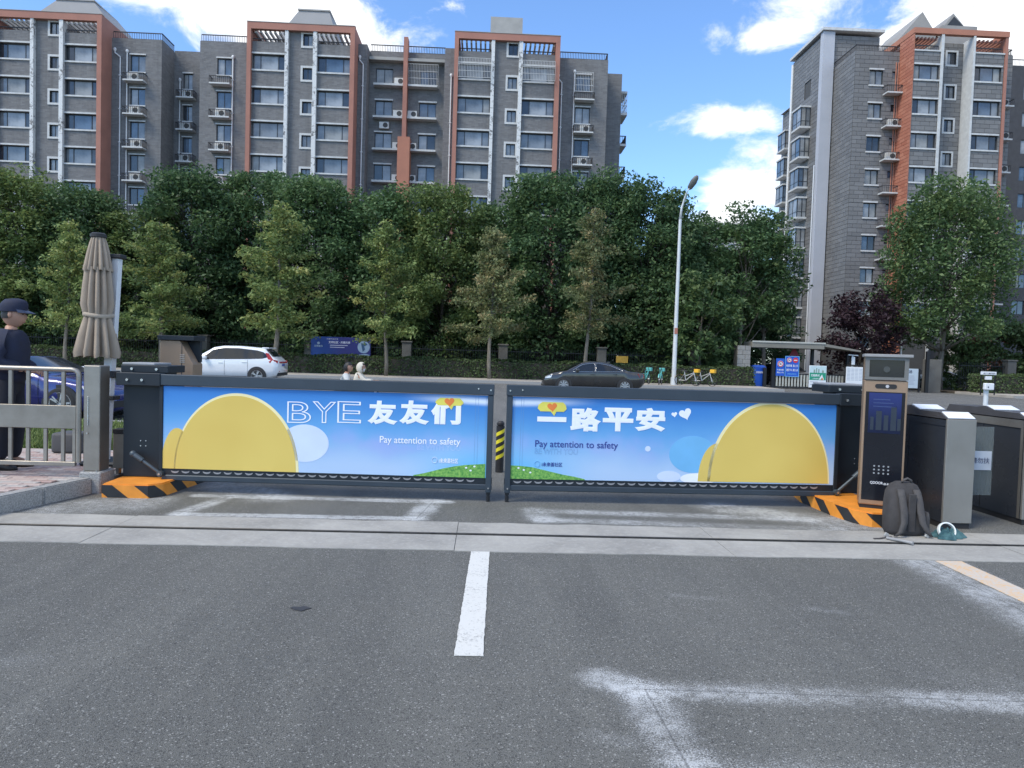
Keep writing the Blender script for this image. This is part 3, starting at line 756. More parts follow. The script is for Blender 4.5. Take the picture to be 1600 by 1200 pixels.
# ------------------------------------------------------------------ bronze pay kiosk in front of the right cabinet
M_bronze = mat('bronze_paint', srgb(152, 128, 106), .45, .3, .06, 4, .05, 90)
M_bglass = glassmat('kiosk_black_glass', (.012, .014, .02), .12)
def kiosk(label, x0, x1, y0, y1, z0, z1):
    t = thing('pay_kiosk', label, 'kiosk', ((x0 + x1) / 2, (y0 + y1) / 2, z0))
    W_ = x1 - x0
    q = MB(); q.box(x0, x1, y0, y1, z0 + .035, z1 - .26, .01, seg=2); q.build('body', M_bronze, t)
    q = MB(); q.box(x0 + .01, x1 - .01, y0 + .012, y1 - .01, z0, z0 + .034); q.build('plinth', M_black, t)
    q = MB(); q.box(x0 + .02, x1 - .02, y0 - .004, y0 + .002, z0 + .085, z1 - .375, .0015); gl = q.build('front_glass', M_bglass, t)
    zt = z1 - .385
    ts = NT('dim_screen'); sp = ts.node('ShaderNodeSeparateXYZ'); ts.l.new(ts.co(), sp.inputs[0])
    c = ts.mix(ts.ramp(sp.outputs[2], zt - .36 - z0, zt - z0, smooth=True), (.004, .008, .03), (.012, .022, .11))
    ts.set(Base_Color=c, Roughness=.15); ts.set(Emission_Color=ts.mix(.0, c, c), Emission_Strength=.3)
    q = MB(); q.box(x0 + .05, x1 - .05, y0 - .0062, y0 - .0045, zt - .4, zt); q.build('screen', ts.m, gl)
    ms = mat('screen_shapes', (.02, .028, .045), .3); 
    for k, (hx, hw, hh) in enumerate(((.07, .03, .13), (.12, .05, .19), (.19, .04, .15), (.25, .05, .24), (.31, .03, .12))):
        q = MB(); q.box(x0 + hx, x0 + hx + hw, y0 - .0075, y0 - .0065, zt - .37, zt - .37 + hh); q.build('screen_block', ms, gl)
    for k in range(3):
        q = MB(); q.box(x0 + .09, x0 + .24 + .03 * k, y0 - .0075, y0 - .0065, zt - .07 - .035 * k, zt - .06 - .035 * k); q.build('screen_line', mat('screen_text', (.03, .05, .16), .3), gl)
    # speaker holes
    dm = MB(); dm.rod((0, 0, 0), (0, -.003, 0), .0085, n=10); dmm = dm.mesh('speaker_hole', mat('hole_grey', (.28, .3, .32), .5))
    for i in range(4):
        for j in range(3): inst('speaker_hole', dmm, gl, (x0 + .125 + .042 * i, y0 - .0045, z0 + .43 - .036 * j))
    text_mesh('lettering', 'QDOOR', mat('kiosk_white', (.8, .82, .85), .5), gl, x0 + .095, z0 + .245, .115, .03, y0 - .006, .012)
    text_mesh('lettering', '启朵云', MATS['kiosk_white'], gl, x0 + .214, z0 + .245, .078, .022, y0 - .006, .01)
    # camera bar
    r = .022; cz = z1 - .318; cx = (x0 + x1) / 2
    pill = [(cx + s * .075 + r * math.cos(a), cz + r * math.sin(a)) for s, a0 in ((1, -math.pi / 2), (-1, math.pi / 2)) for a in [a0 + math.pi * k / 10 for k in range(11)]]
    q = MB(); q.prism(pill, 'y', y0 - .005, y0 + .002); cb = q.build('camera_bar', M_black, t)
    q = MB(); q.rod((cx + .012, y0 - .005, cz), (cx + .012, y0 - .012, cz), .016, n=16); q.build('lens', mat('lens_pale', (.55, .55, .6), .15, .3), cb, smooth=True)
    # hood with recessed display window
    zb = z1 - .255
    q = MB(); q.box(x0 + .004, x1 - .004, y0 + .02, y1, zb, z1 - .03); q.build('hood_core', M_bronze, t)
    q = MB()
    for (a, b, c_, d) in ((x0 + .002, x1 - .002, zb, zb + .028), (x0 + .002, x1 - .002, z1 - .058, z1 - .03), (x0 + .002, x0 + .04, zb + .0285, z1 - .0585), (x1 - .04, x1 - .002, zb + .0285, z1 - .0585)): q.box(a, b, y0 - .012, y0 + .0195, c_, d)
    q.build('hood_frame', mat('hood_grey', srgb(112, 112, 110), .5, .2), t)
    q = MB(); q.box(x0 + .042, x1 - .042, y0 + .008, y0 + .0195, zb + .03, z1 - .06); q.build('hood_window', M_bglass, t)
    q = MB(); q.rod((cx, y0 + .008, z1 - .15), (cx, y0 - .004, z1 - .15), .03, n=20); q.build('hood_lens', mat('dark_lens', (.05, .055, .06), .2), t, smooth=True)
    q = MB(); q.box(x0 - .012, x1 + .03, y0 - .04, y1 + .02, z1 - .0295, z1, .004); q.build('roof_plate', mat('roof_grey', (.3, .3, .3), .5, .2), t)
    return t
kq = kiosk('tall bronze kiosk with dark screen standing on the right striped island', 3.80, 4.19, 6.95, 7.20, .14, 1.685)
kq.rotation_euler = (0, 0, R(-24)); kq.location.x += .035; kq.location.y += .06
# the kiosk beyond the left cabinet, seen from behind
t = thing('pay_kiosk', 'brown kiosk seen from behind with louvres and black cap, left of the white suv', 'kiosk', (-3.75, 9.1, 0))
x0, x1, y0, y1 = -3.97, -3.57, 9.0, 9.3
q = MB(); q.prism([(x0, .0), (x1, .0), (x1, 1.33), (x1 - .16, 1.62), (x0, 1.62)], 'y', y0, y1); bmesh.ops.bevel(q.bm, geom=list(q.bm.edges), offset=.006, affect='EDGES'); q.build('body', M_bronze, t)
q = MB(); q.box(x0 + .26, x0 + .268, y0 - .002, y0, .1, 1.6); q.build('seam', M_gate_d, t)
q = MB(); q.box(x0 - .02, x1 + .02, y0 - .03, y1 + .03, 1.621, 1.68, .006); q.box(x1 - .15, x1 + .002, y0 + .2, y1 - .02, 1.36, 1.6205); q.build('cap', M_gate_d, t)
for (lx, lz) in [(x0 + .07, 1.27), (x0 + .14, 1.27), (x1 - .13, 1.44)]:
    for k in range(5):
        q = MB(); q.box(lx - .03, lx + .03, y0 - .006, y0 + .004, lz - k * .022, lz - k * .022 + .011, .002); q.build('louvre', mat('louvre_grey', (.4, .36, .32), .5, .2), t)

# ------------------------------------------------------------------ turnstiles
M_steel_l = mat('satin_steel', (.29, .28, .26), .42, .5, .07, 3, .05, 120)
M_tdark = mat('turnstile_dark', (.035, .04, .05), .3, .2, .12, 2)
M_acr = mat('white_acrylic', (.78, .8, .83), .2, 0, .03)
def turnstile(label, x0, x1, y0, y1):
    t = thing('turnstile', label, 'turnstile', ((x0 + x1) / 2, (y0 + y1) / 2, 0))
    q = MB(); q.box(x0 + .012, x1 - .012, y0 + .015, y1 - .015, 0, .055); q.build('plinth', M_black, t)
    q = MB(); q.box(x0 + .004, x1 - .004, y0 + .03, y1 - .03, .056, 1.06); q.build('side_panel', M_tdark, t)
    for (a, b) in ((y0, y0 + .03), (y1 - .03, y1)):
        q = MB(); q.box(x0, x1, a, b, .056, 1.07, .004); q.build('end_plate', M_steel_l, t)
    q = MB()
    for sx in (x0 - .002, x1 - .004): q.box(sx, sx + .006, y0 + .031, y1 - .031, 1.0, 1.06)
    q.box(x0 - .003, x0 + .003, (y0 + y1) / 2 - .012, (y0 + y1) / 2 + .012, .06, .999)
    q.build('trim', M_tdark, t)
    ym = (y0 + y1) / 2
    prof = [(y0 + .004, 1.071), (y1 - .004, 1.071), (y1 - .06, 1.15), (ym + .12, 1.15), (ym - .02, 1.17), (ym - .16, 1.13), (y0 + .12, 1.13)]
    q = MB(); q.prism(prof, 'x', x0, x1); q.build('top_cover', mat('cover_grey', srgb(84, 82, 84), .4, .3), t)
    for (ya, za, yb, zb) in ((y0 + .008, 1.077, y0 + .118, 1.131), (ym - .158, 1.134, ym - .022, 1.1735)):
        q = MB(); q.prism([(ya, za), (yb, zb), (yb - .003, zb + .007), (ya - .003, za + .007)], 'x', x0 + .012, x1 - .012); q.build('reader_panel', M_acr, t)
    return t
ts1 = turnstile('brushed steel turnstile with glass flap standing between the backpack and the right picture edge', 4.5, 4.79, 6.83, 8.1)
ts2 = turnstile('dark turnstile cut off by the right picture edge', 5.47, 5.77, 7.06, 8.35)
q = MB(); q.box(5.463, 5.471, 7.1, 7.13, .06, 1.06); q.box(5.463, 5.471, 8.27, 8.3, .06, 1.06); q.box(5.463, 5.471, 7.131, 8.269, .98, 1.06); q.build('side_frame', M_steel, ts2)
tg_ = NT('flap_glass'); tg_.set(Base_Color=(.75, .85, .84), Roughness=.05, Transmission_Weight=.85, Alpha=.45, IOR=1.1); M_flap = tg_.m
q = MB(); q.box(4.795, 5.13, 7.05, 7.064, .3, .99, .003); fl = q.build('glass_flap', M_flap, ts1)
q = MB(); q.box(4.82, 5.11, 7.042, 7.0495, .555, .745); q.build('flap_sign', mat('frosted_sign', (.42, .45, .5), .5), fl)
text_mesh('lettering', '请勿扶', mat('sign_ink', (.06, .07, .12), .6), fl, 4.9, .62, .19, .06, 7.041, .02)

# ------------------------------------------------------------------ left stainless fence and gate post
fen = thing('steel_fence', 'stainless steel railing in front of the guard', 'railing', (-5.5, 7.66, .15))
FX0, FX1, FY = -7.0, -4.2, 7.66
q = MB(); pts = [(FX0, FY, 1.275), (FX1 - .07, FY, 1.275), (FX1 - .03, FY, 1.265), (FX1 - .005, FY, 1.24), (FX1, FY, 1.2), (FX1, FY, .31)]
q.tube(pts, .026, 12); q.build('top_rail', M_steel, fen, smooth=True)
q = MB(); q.box(FX0, FX1 - .026, FY - .02, FY + .02, .27, .315, .004); q.build('bottom_rail', M_steel, fen)
q = MB(); q.box(FX0, FX1 - .02, FY - .018, FY + .018, .66, .9, .004); q.build('mid_plate', M_steel, fen)
k = 0
while True:
    x = FX1 - .155 - .178 * k
    if x < FX0: break
    for (za, zb) in ((.316, .659), (.901, 1.255)):
        q = MB(); q.box(x - .018, x + .018, FY - .014, FY + .014, za, zb, .003); q.build('baluster', M_steel, fen)
    k += 1
q = MB(); q.box(FX1 - .055, FX1 - .0262, FY - .014, FY + .014, .316, .659); q.build('lock_strip', M_steel, fen)
for x in (-5.6, -6.9):
    q = MB(); q.box(x - .02, x + .02, FY - .012, FY + .012, .15, .269); q.build('leg', M_steel, fen)
gp = thing('gate_post', 'square stainless post with a granite foot at the end of the railing', 'post', (-4.05, 7.74, 0))
q = MB(); q.box(-4.155, -3.985, 7.66, 7.86, .22, 1.325, .01, seg=2); q.build('shaft', M_steel, gp)
q = MB(); q.box(-4.165, -3.945, 7.6, 7.9, -.02, .219, .012); q.build('foot', M_granite, gp)
q = MB(); q.box(-4.11, -4.1, 7.652, 7.66, .7, 1.0, .002); q.rod((-4.105, 7.652, .62), (-4.105, 7.64, .62), .008); q.build('latch', M_bolt, gp)
for x in (-4.13, -4.0):
    q = MB(); q.rod((x, 7.63, .219), (x, 7.63, .232), .012, n=6); q.build('anchor_bolt', M_bolt, gp)
jb = thing('junction_box', 'small steel box low between the post and the left cabinet', 'box', (-3.93, 8.05, 0))
q = MB(); q.box(-4.02, -3.87, 8.0, 8.12, .2, .58, .005); q.build('shell', M_steel, jb)
q = MB(); q.box(-4.025, -3.868, 7.995, 8.125, .581, .63, .004); q.build('band', M_black, jb)
for lx in (-4.0, -3.92):
    q = MB(); q.box(lx, lx + .03, 8.03, 8.09, 0., .199); q.build('leg', M_steel, jb)

# ------------------------------------------------------------------ folded parasol
M_fab = mat('parasol_fabric', srgb(158, 144, 128), .85, 0, .1, 5, .25, 140)
um = thing('folded_parasol', 'folded beige parasol tied with a strap beside the guard', 'parasol', (-4.4, 8.5, .15))
UC = (-4.455, 8.5)
def canopy(zs, rs, pleat, seed, flare=0., n=120, lobes=11):
    rnd = random.Random(seed); ph = [rnd.uniform(0, 6.28) for _ in range(5)]
    rings = []
    for z, r, p in zip(zs, rs, pleat):
        ring = []
        for k in range(n):
            a = 2 * math.pi * k / n
            w = abs(math.sin(lobes * a / 2 + ph[0] + .35 * math.sin(3 * a + ph[1]))) ** .7
            w2 = .5 + .5 * math.sin(5 * a + ph[2])
            rr = r * (1 - p + p * 1.5 * w) * (1 + .1 * p * w2)
            dz = .02 * p * math.cos(lobes * a + ph[3]) if z == zs[-1] else 0
            ring.append((UC[0] + rr * math.cos(a), UC[1] + rr * math.sin(a), z + dz))
        rings.append(ring)
    return rings
q = MB()
q.loft(canopy([2.42, 2.2, 2.0, 1.9, 1.86, 1.8, 1.68, 1.55, 1.45, 1.40], [.115, .135, .15, .14, .132, .14, .158, .176, .19, .18], [.35, .38, .36, .22, .15, .28, .42, .5, .55, .6], 3), caps=False)
q.build('canopy', M_fab, um, smooth='all')
q = MB(); q.loft(canopy([2.76, 2.7, 2.58, 2.46, 2.4, 2.38], [.07, .082, .104, .122, .13, .125], [.1, .25, .32, .35, .4, .42], 5, lobes=13), caps=False)
q.build('valance', M_fab, um, smooth='all')
q = MB(); q.loft([[(UC[0] + r * math.cos(a) * (1.0 + .06 * math.sin(3 * a)), UC[1] + r * math.sin(a), z + .012 * math.sin(2 * a)) for a in [2 * math.pi * k / 40 for k in range(40)]] for r, z in ((.152, 1.85), (.16, 1.86), (.16, 1.885), (.152, 1.895))], caps=False)
q.build('tie_strap', mat('strap_fabric', srgb(168, 156, 140), .85, 0, .08, 8), um, smooth='all')
q = MB(); q.lathe([(.07, 2.758), (.085, 2.765), (.085, 2.80), (.06, 2.815)], (*UC, 0), 24); q.build('cap', M_black, um, smooth=True)
q = MB(); q.bar((-4.43, 8.62, .2), (-4.30, 8.6, 2.54), .075, .1); q.build('mast', mat('white_mast', (.72, .73, .76), .35, .2, .04), um)
q = MB(); q.bar((-4.34, 8.6, 2.44), (-4.42, 8.52, 2.62), .05, .06); q.box(-4.36, -4.215, 8.53, 8.67, 2.54, 2.59, .01); q.build('mast_head', M_black, um)
q = MB(); q.box(-4.36, -4.28, 8.53, 8.69, 1.16, 1.24, .01); q.box(-4.365, -4.29, 8.54, 8.7, .9, .95, .008); q.build('sleeve', M_black, um)
q = MB(); q.box(-4.6, -4.1, 8.38, 8.88, .15, .2, .02); q.build('base_plate', M_gate_d, um)
wb = MB(); wb.box(-5.45, -5.08, 9.3, 9.66, .15, .41, .04, seg=3)
w = tag(wb.build('weight_block', mat('block_grey', (.07, .072, .08), .7, 0, .15, 8), None, smooth=True, org=(-5.26, 9.48, .15)), 'dark grey rounded weight block on the paving behind the railing', 'weight')

# bollard behind the gate
bo = thing('bollard', 'short black bollard with yellow hatching seen through the gap in the gate', 'bollard', (.235, 9.62, 0))
q = MB(); q.rod((.235, 9.62, .0), (.235, 9.62, .62), .055, n=20); q.build('post', M_black, bo, smooth=True)
q = MB(); q.lathe([(.03, .62), (.05, .63), (.05, .66), (.03, .685)], (.235, 9.62, 0), 16); q.build('cap', M_black, bo, smooth=True)
my = mat('hazard_yellow', (.75, .66, .03), .5, 0, .1)
for k in range(4):
    q = MB(); z = .16 + .105 * k
    A, B = [], []
    for i in range(9):
        a = R(200 + 140 * i / 8); zz = z + .07 * i / 8
        A.append((.235 + .058 * math.cos(a), 9.62 + .058 * math.sin(a), zz)); B.append((.235 + .058 * math.cos(a), 9.62 + .058 * math.sin(a), zz + .05))
    for i in range(8): q.quad(A[i], A[i + 1], B[i + 1], B[i])
    q.build('stripe', my, bo)

# ------------------------------------------------------------------ backpack, cloth and tape roll
bp = thing('backpack', 'dark grey backpack leaning against the kiosk island', 'backpack', (3.9, 6.5, .01))
M_bag = mat('bag_cloth', (.045, .042, .043), .85, 0, .25, 14, .4, 160)
M_bag2 = mat('bag_strap', (.07, .066, .066), .85, 0, .2, 20, .4, 160)
def superring(cx, cy, z, rx, ry, n=32, e=2.8):
    o = []
    for k in range(n):
        a = 2 * math.pi * k / n; c, s = math.cos(a), math.sin(a)
        o.append((cx + rx * abs(c) ** (2 / e) * (1 if c > 0 else -1), cy + ry * abs(s) ** (2 / e) * (1 if s > 0 else -1), z))
    return o
q = MB(); cx, cy = 3.955, 6.56
q.loft([superring(cx, cy, .008, .1, .07), superring(cx, cy, .012, .165, .1), superring(cx, cy, .05, .185, .115), superring(cx - .003, cy + .01, .18, .18, .12), superring(cx, cy + .03, .3, .172, .11), superring(cx + .004, cy + .05, .4, .155, .095), superring(cx + .01, cy + .06, .46, .12, .075), superring(cx + .012, cy + .065, .487, .07, .045), superring(cx + .012, cy + .065, .492, .02, .015)])
q.build('sack', M_bag, bp, smooth='all')
for (sx, bend) in ((-.075, -.13), (.075, .12)):
    q = MB(); rows = []
    for (f, z, dy, w) in ((0., .43, -.045, .033), (.02, .36, -.085, .035), (.03, .24, -.125, .036), (.1, .14, -.15, .032), (.5, .06, -.175, .024), (.95, .02, -.165, .016)):
        x = cx + sx + bend * f * .8; y = cy + dy
        rows.append([(x - w, y + .008, z), (x - w * .8, y - .012, z), (x + w * .8, y - .012, z), (x + w, y + .008, z)])
    q.loft(rows); q.build('shoulder_strap', M_bag2, bp, smooth='all')
q = MB(); q.box(cx - .035, cx + .035, cy - .125, cy - .108, .05, .4, .006); q.build('back_panel', M_bag, bp)
q = MB(); q.tube([(cx - .03, cy + .02, .475), (cx - .02, cy + .01, .51), (cx + .02, cy + .015, .525), (cx + .06, cy + .02, .505), (cx + .07, cy + .03, .465)], .011, 8); q.build('handle', M_bag2, bp, smooth='all')
q = MB(); q.loft([superring(cx + .19, cy + .01, z, w, .07, 20) for z, w in ((.03, .02), (.06, .035), (.16, .035), (.22, .015))]); q.build('side_pocket', M_bag2, bp, smooth='all')
q = MB(); q.loft([[(x, y - .012, .012), (x, y + .012, .012), (x, y + .012, .017), (x, y - .012, .017)] for x, y in ((3.75, 6.4), (3.68, 6.37), (3.6, 6.33), (3.54, 6.32))]); q.build('strap_tail', M_bag2, bp)
for x in (3.7, 4.08):
    q = MB(); q.box(x - .02, x + .02, 6.39, 6.41, .012, .05, .005, rot=Matrix.Rotation(.5, 3, 'Y')); q.build('buckle', mat('buckle_grey', (.35, .35, .34), .5), bp)
tr = NT('cloth_teal'); tr.set(Base_Color=tr.mix(tr.ramp(tr.noise(9, 3), .4, .62), (.02, .07, .085), (.07, .16, .17)), Roughness=.85); tr.bump(tr.noise(60), .3, .004)
q = MB(); nn = 34; G_ = []
from mathutils import noise as mnoise
for i in range(nn):
    row = []
    for j in range(nn):
        u, v_ = i / (nn - 1) * 2 - 1, j / (nn - 1) * 2 - 1
        ang = math.atan2(v_, u); rad = max(abs(u), abs(v_))
        rr = rad * (1 + .25 * math.sin(3 * ang + 1) + .12 * math.sin(7 * ang))
        h = max(0, 1 - rad) ** .6 * .055 + (abs(mnoise.noise(Vector((u * 3.2, v_ * 3.2, 2)))) * .075 + abs(mnoise.noise(Vector((u * 7, v_ * 7, 5)))) * .03) * (1 - rad ** 3)
        row.append(q.bm.verts.new((4.29 + rr * math.cos(ang) * .15, 6.43 + rr * math.sin(ang) * .09, .012 + max(0, h))))
    G_.append(row)
for i in range(nn - 1):
    for j in range(nn - 1): q.bm.faces.new((G_[i][j], G_[i + 1][j], G_[i + 1][j + 1], G_[i][j + 1]))
tag(q.build('work_cloth', tr.m, None, smooth='all', org=(4.29, 6.43, .01)), 'crumpled dark teal cloth on the concrete beside the backpack', 'cloth')
q = MB(); tor = []
for k in range(40):
    a = 2 * math.pi * k / 40
    p = Vector((.075 * math.cos(a), 0, .07 * math.sin(a)))
    tor.append(p)
rings = []
for k in range(40):
    p = tor[k]; d = p.normalized()
    rings.append([p + d * o + Vector((0, w_, 0)) for o, w_ in ((-.006, -.014), (.006, -.014), (.006, .014), (-.006, .014))])
rings.append(rings[0])
rot = Matrix.Rotation(R(-22), 3, 'X'); tr_ = Vector((4.27, 6.415, .078))
q.loft([[rot @ p + tr_ for p in r] for r in rings], caps=False)
tag(q.build('tape_ring', mat('ring_white', (.75, .78, .78), .4, 0, .04), None, smooth=True, org=(4.27, 6.42, .01)), 'white ring standing in the teal cloth by the turnstile', 'ring')
# stub of grey pipe lying on the track
q = MB(); q.rod((3.66, 6.32, .022), (3.78, 6.12, .03), .014, n=12)
tag(q.build('pipe_stub', mat('pipe_grey', (.3, .3, .3), .5, .2), None, smooth=True, org=(3.72, 6.22, .02)), 'short grey pipe stub lying across the gate track by the backpack', 'pipe')
# ------------------------------------------------------------------ vehicles
M_tyre = mat('tyre', (.02, .02, .021), .8, 0, .15, 20)
M_rim = mat('alloy', (.5, .5, .52), .3, .8, .06)
M_cglass = glassmat('car_glass', (.015, .018, .022), .05, .6)
M_trim = mat('car_trim', (.02, .02, .022), .5)
M_chrome = mat('chrome', (.6, .6, .6), .15, 1., .03)
M_red = mat('tail_red', (.35, .02, .02), .25)
M_lamp = mat('lamp_clear', (.65, .68, .7), .12, .2)
M_plate = mat('plate_blue', (.05, .1, .35), .4)

def lerp_curve(pts):
    xs = [p[0] for p in pts]; ys = [p[1] for p in pts]
    return lambda x: float(np.interp(x, xs, ys))
def tyre_mesh(r, w, m):
    q = MB(); prof = [(r * .66, -w * .42), (r * .9, -w * .5), (r * .985, -w * .36), (r, 0), (r * .985, w * .36), (r * .9, w * .5), (r * .66, w * .42)]
    n = 28; rings = [[(p[0] * math.cos(2 * math.pi * k / n), p[1], p[0] * math.sin(2 * math.pi * k / n)) for k in range(n)] for p in prof]
    q.loft(rings, caps=False); return q.mesh('tyre', m, smooth='all')
def rim_mesh(r, w, m, spokes=5, forked=True):
    q = MB(); n = 28
    q.loft([[(rr * math.cos(2 * math.pi * k / n), y, rr * math.sin(2 * math.pi * k / n)) for k in range(n)] for rr, y in ((r * .68, -w * .44), (r * .60, -w * .42), (r * .58, w * .2), (r * .68, w * .3))], caps=False)
    for s in range(spokes):
        for d in ((-.14, .14) if forked else (0,)):
            a = 2 * math.pi * s / spokes + d; b = 2 * math.pi * s / spokes + d * .3
            q.bar((r * .1 * math.cos(b), -w * .4, r * .1 * math.sin(b)), (r * .62 * math.cos(a), -w * .4, r * .62 * math.sin(a)), .04, .03)
    q.rod((0, -w * .44, 0), (0, -w * .3, 0), r * .14, n=14)
    return q.mesh('rim', m, smooth=True)

def car(name, label, cat, loc, rotz, spec, paint, group=None):
    """front towards local +x; side profile and widths from spec"""
    t = thing(name, label, cat, loc, rotz, group, local=True)
    top, belt, bot, wid = (lerp_curve(spec[k]) for k in ('top', 'belt', 'bot', 'wid'))
    x0, x1 = spec['x']; W = spec['w'] / 2; tum = spec.get('tumble', .78)
    xs = sorted(set(list(np.linspace(x0, x1, 44)) + [p[0] for p in spec['top']]))
    def ring(x):
        w = W * wid(x); zb, zs, zt = bot(x), belt(x), max(top(x), belt(x) + .015)
        cab = zt - zs
        if cab > .1: wr = w * (1 - (1 - tum) * min(1, cab / .48)); pr = [(w * .985, zs + .03), (wr + .02, zt - .10 if cab > .2 else zs + cab * .5), (wr - .03, zt - .035), (wr * .72, zt - .006)]
        else: pr = [(w * .95, zs + min(.02, cab * .4)), (w * .86, zs + cab * .65), (w * .7, zs + cab * .85), (w * .4, zt - .002)]
        half = [(0, zb), (w * .82, zb), (w * .95, zb + .08), (w, zb + .45 * (zs - zb)), (w * .995, zs - .05)] + pr + [(0, zt)]
        return half
    def side_y(x, z):
        h = ring(x); best = h[5]
        pts = h[4:9]
        return float(np.interp(z, [p[1] for p in pts], [p[0] for p in pts]))
    rings = []
    for x in xs:
        h = ring(x)
        # round the ends in
        rings.append([(x, -y, z) for y, z in h] + [(x, y, z) for y, z in h[-2:0:-1]])
    q = MB(); q.loft(rings); body = q.build('body', paint, t, smooth=50)
    # side windows
    wins = spec['windows']
    for s in (-1, 1):
        for poly in wins:
            lo = lerp_curve(poly['lo']); hi = lerp_curve(poly['hi'])
            a, b = poly['x']; q = MB(); rows = []
            for x in np.linspace(a, b, 12):
                zl, zh = lo(x), hi(x)
                rows.append([q.bm.verts.new((x, s * (side_y(x, zl + (zh - zl) * k / 4) + .006), zl + (zh - zl) * k / 4)) for k in range(5)])
            for A, B in zip(rows, rows[1:]):
                for k in range(4): q.bm.faces.new((A[k], A[k + 1], B[k + 1], B[k]))
            q.build('side_window', M_cglass, t, smooth='all')
        if spec.get('chrome'):
            for poly in wins:
                lo = lerp_curve(poly['lo']); hi = lerp_curve(poly['hi']); a, b = poly['x']
                pts = [(x, s * (side_y(x, lo(x)) + .008), lo(x)) for x in np.linspace(a, b, 10)] + [(x, s * (side_y(x, hi(x)) + .008), hi(x)) for x in np.linspace(b, a, 12)]
                q = MB(); q.tube(pts, .011, 5, True); q.build('window_trim', M_chrome, t, smooth='all')
    # windscreen and rear window follow the roof line
    for nm, (a, b, inset) in spec['screens'].items():
        q = MB(); rows = []
        for x in np.linspace(a, b, 8):
            h = ring(x); zt = h[-1][1]; yw = h[-3][0] * inset
            rows.append([q.bm.verts.new((x, yw * k / 4, (zt - .006 if abs(k) > 2 else zt) + .008 - .012 * (abs(k) / 4) ** 2)) for k in range(-4, 5)])
        for A, B in zip(rows, rows[1:]):
            for k in range(8): q.bm.faces.new((A[k], A[k + 1], B[k + 1], B[k]))
        q.build(nm, M_cglass, t, smooth='all')
    # wheels in dark arches
    wr = spec['wr']; tm = tyre_mesh(wr, .2, M_tyre); rm = rim_mesh(wr, .2, M_rim, spec.get('spokes', 5))
    for wx in spec['axles']:
        for s in (-1, 1):
            y = s * (W * wid(wx) - .10)
            q = MB(); q.rod((wx, s * (W * wid(wx) - .25), wr), (wx, s * (W * wid(wx) + .004), wr), wr * 1.13, n=28)
            q.build('wheel_arch', M_trim, t, smooth=True)
            wh = bpy.data.objects.new('wheel', None); COL.objects.link(wh); wh.empty_display_size = .1; wh.parent = t; wh.location = (wx, y - s * .012 + s * .03, wr); OFF[wh.name] = Vector((0, 0, 0))
            if s > 0: wh.rotation_euler = (0, 0, math.pi)
            link('tyre', tm, wh); link('rim', rm, wh)
    # sills, bumpers, lamps, mirrors, handles, plates
    for s in (-1, 1):
        q = MB(); a, b = spec['axles'][1] + wr * 1.2, spec['axles'][0] - wr * 1.2
        rows = [[(x, s * (W * wid(x) * .97 + .012), bot(x) + .0), (x, s * (W * wid(x) * .9), bot(x) - .01), (x, s * (W * wid(x) * .9), bot(x) + .09), (x, s * (W * wid(x) * .97 + .012), bot(x) + .09)] for x in np.linspace(a, b, 6)]
        q.loft(rows); q.build('sill', M_trim, t)
        mx = spec['mirror'][0]; mz = spec['mirror'][1]
        q = MB(); yb = side_y(mx, mz); q.box(mx - .1, mx + .06, min(s * (yb + .03), s * (yb + .23)), max(s * (yb + .03), s * (yb + .23)), mz, mz + .14, .035, seg=2); q.rod((mx, s * (yb - .02), mz + .02), (mx, s * (yb + .08), mz + .05), .02)
        q.build('mirror', spec.get('mirror_mat', paint), t, smooth=True)
        for dx in spec['doors']:
            q = MB(); pts = [(dx, s * (side_y(dx, z) if z > belt(dx) - .05 else W * wid(dx) * (1.0 if z > .5 else .985)) + s * .003, z) for z in np.linspace(bot(dx) + .12, belt(dx), 6)]
            q.tube(pts, .005, 4); q.build('door_gap', M_trim, t)
        for hx in spec['handles']:
            z = belt(hx) - .1; y = s * (W * wid(hx) + .005)
            q = MB(); q.box(hx - .1, hx + .1, y - .015, y + .015, z - .015, z + .015, .008); q.build('door_handle', spec.get('handle_mat', paint), t)
        for nm, m_, pts, d in spec['lamps']:
            q = MB()
            A = [q.bm.verts.new((x, s * (W * wid(x) * 1.0 * f + .010), z)) for x, z, f in pts]; B = [q.bm.verts.new((x, s * (W * wid(x) * f - d), z)) for x, z, f in pts]
            q.bm.faces.new(A); q.bm.faces.new(B[::-1])
            for i in range(len(A)): q.bm.faces.new((A[i], B[i], B[(i + 1) % len(A)], A[(i + 1) % len(A)]))
            q.build(nm, m_, t)
    for nm, m_, bx in spec['ends']:
        q = MB(); q.box(*bx, .015); q.build(nm, m_, t)
    return t

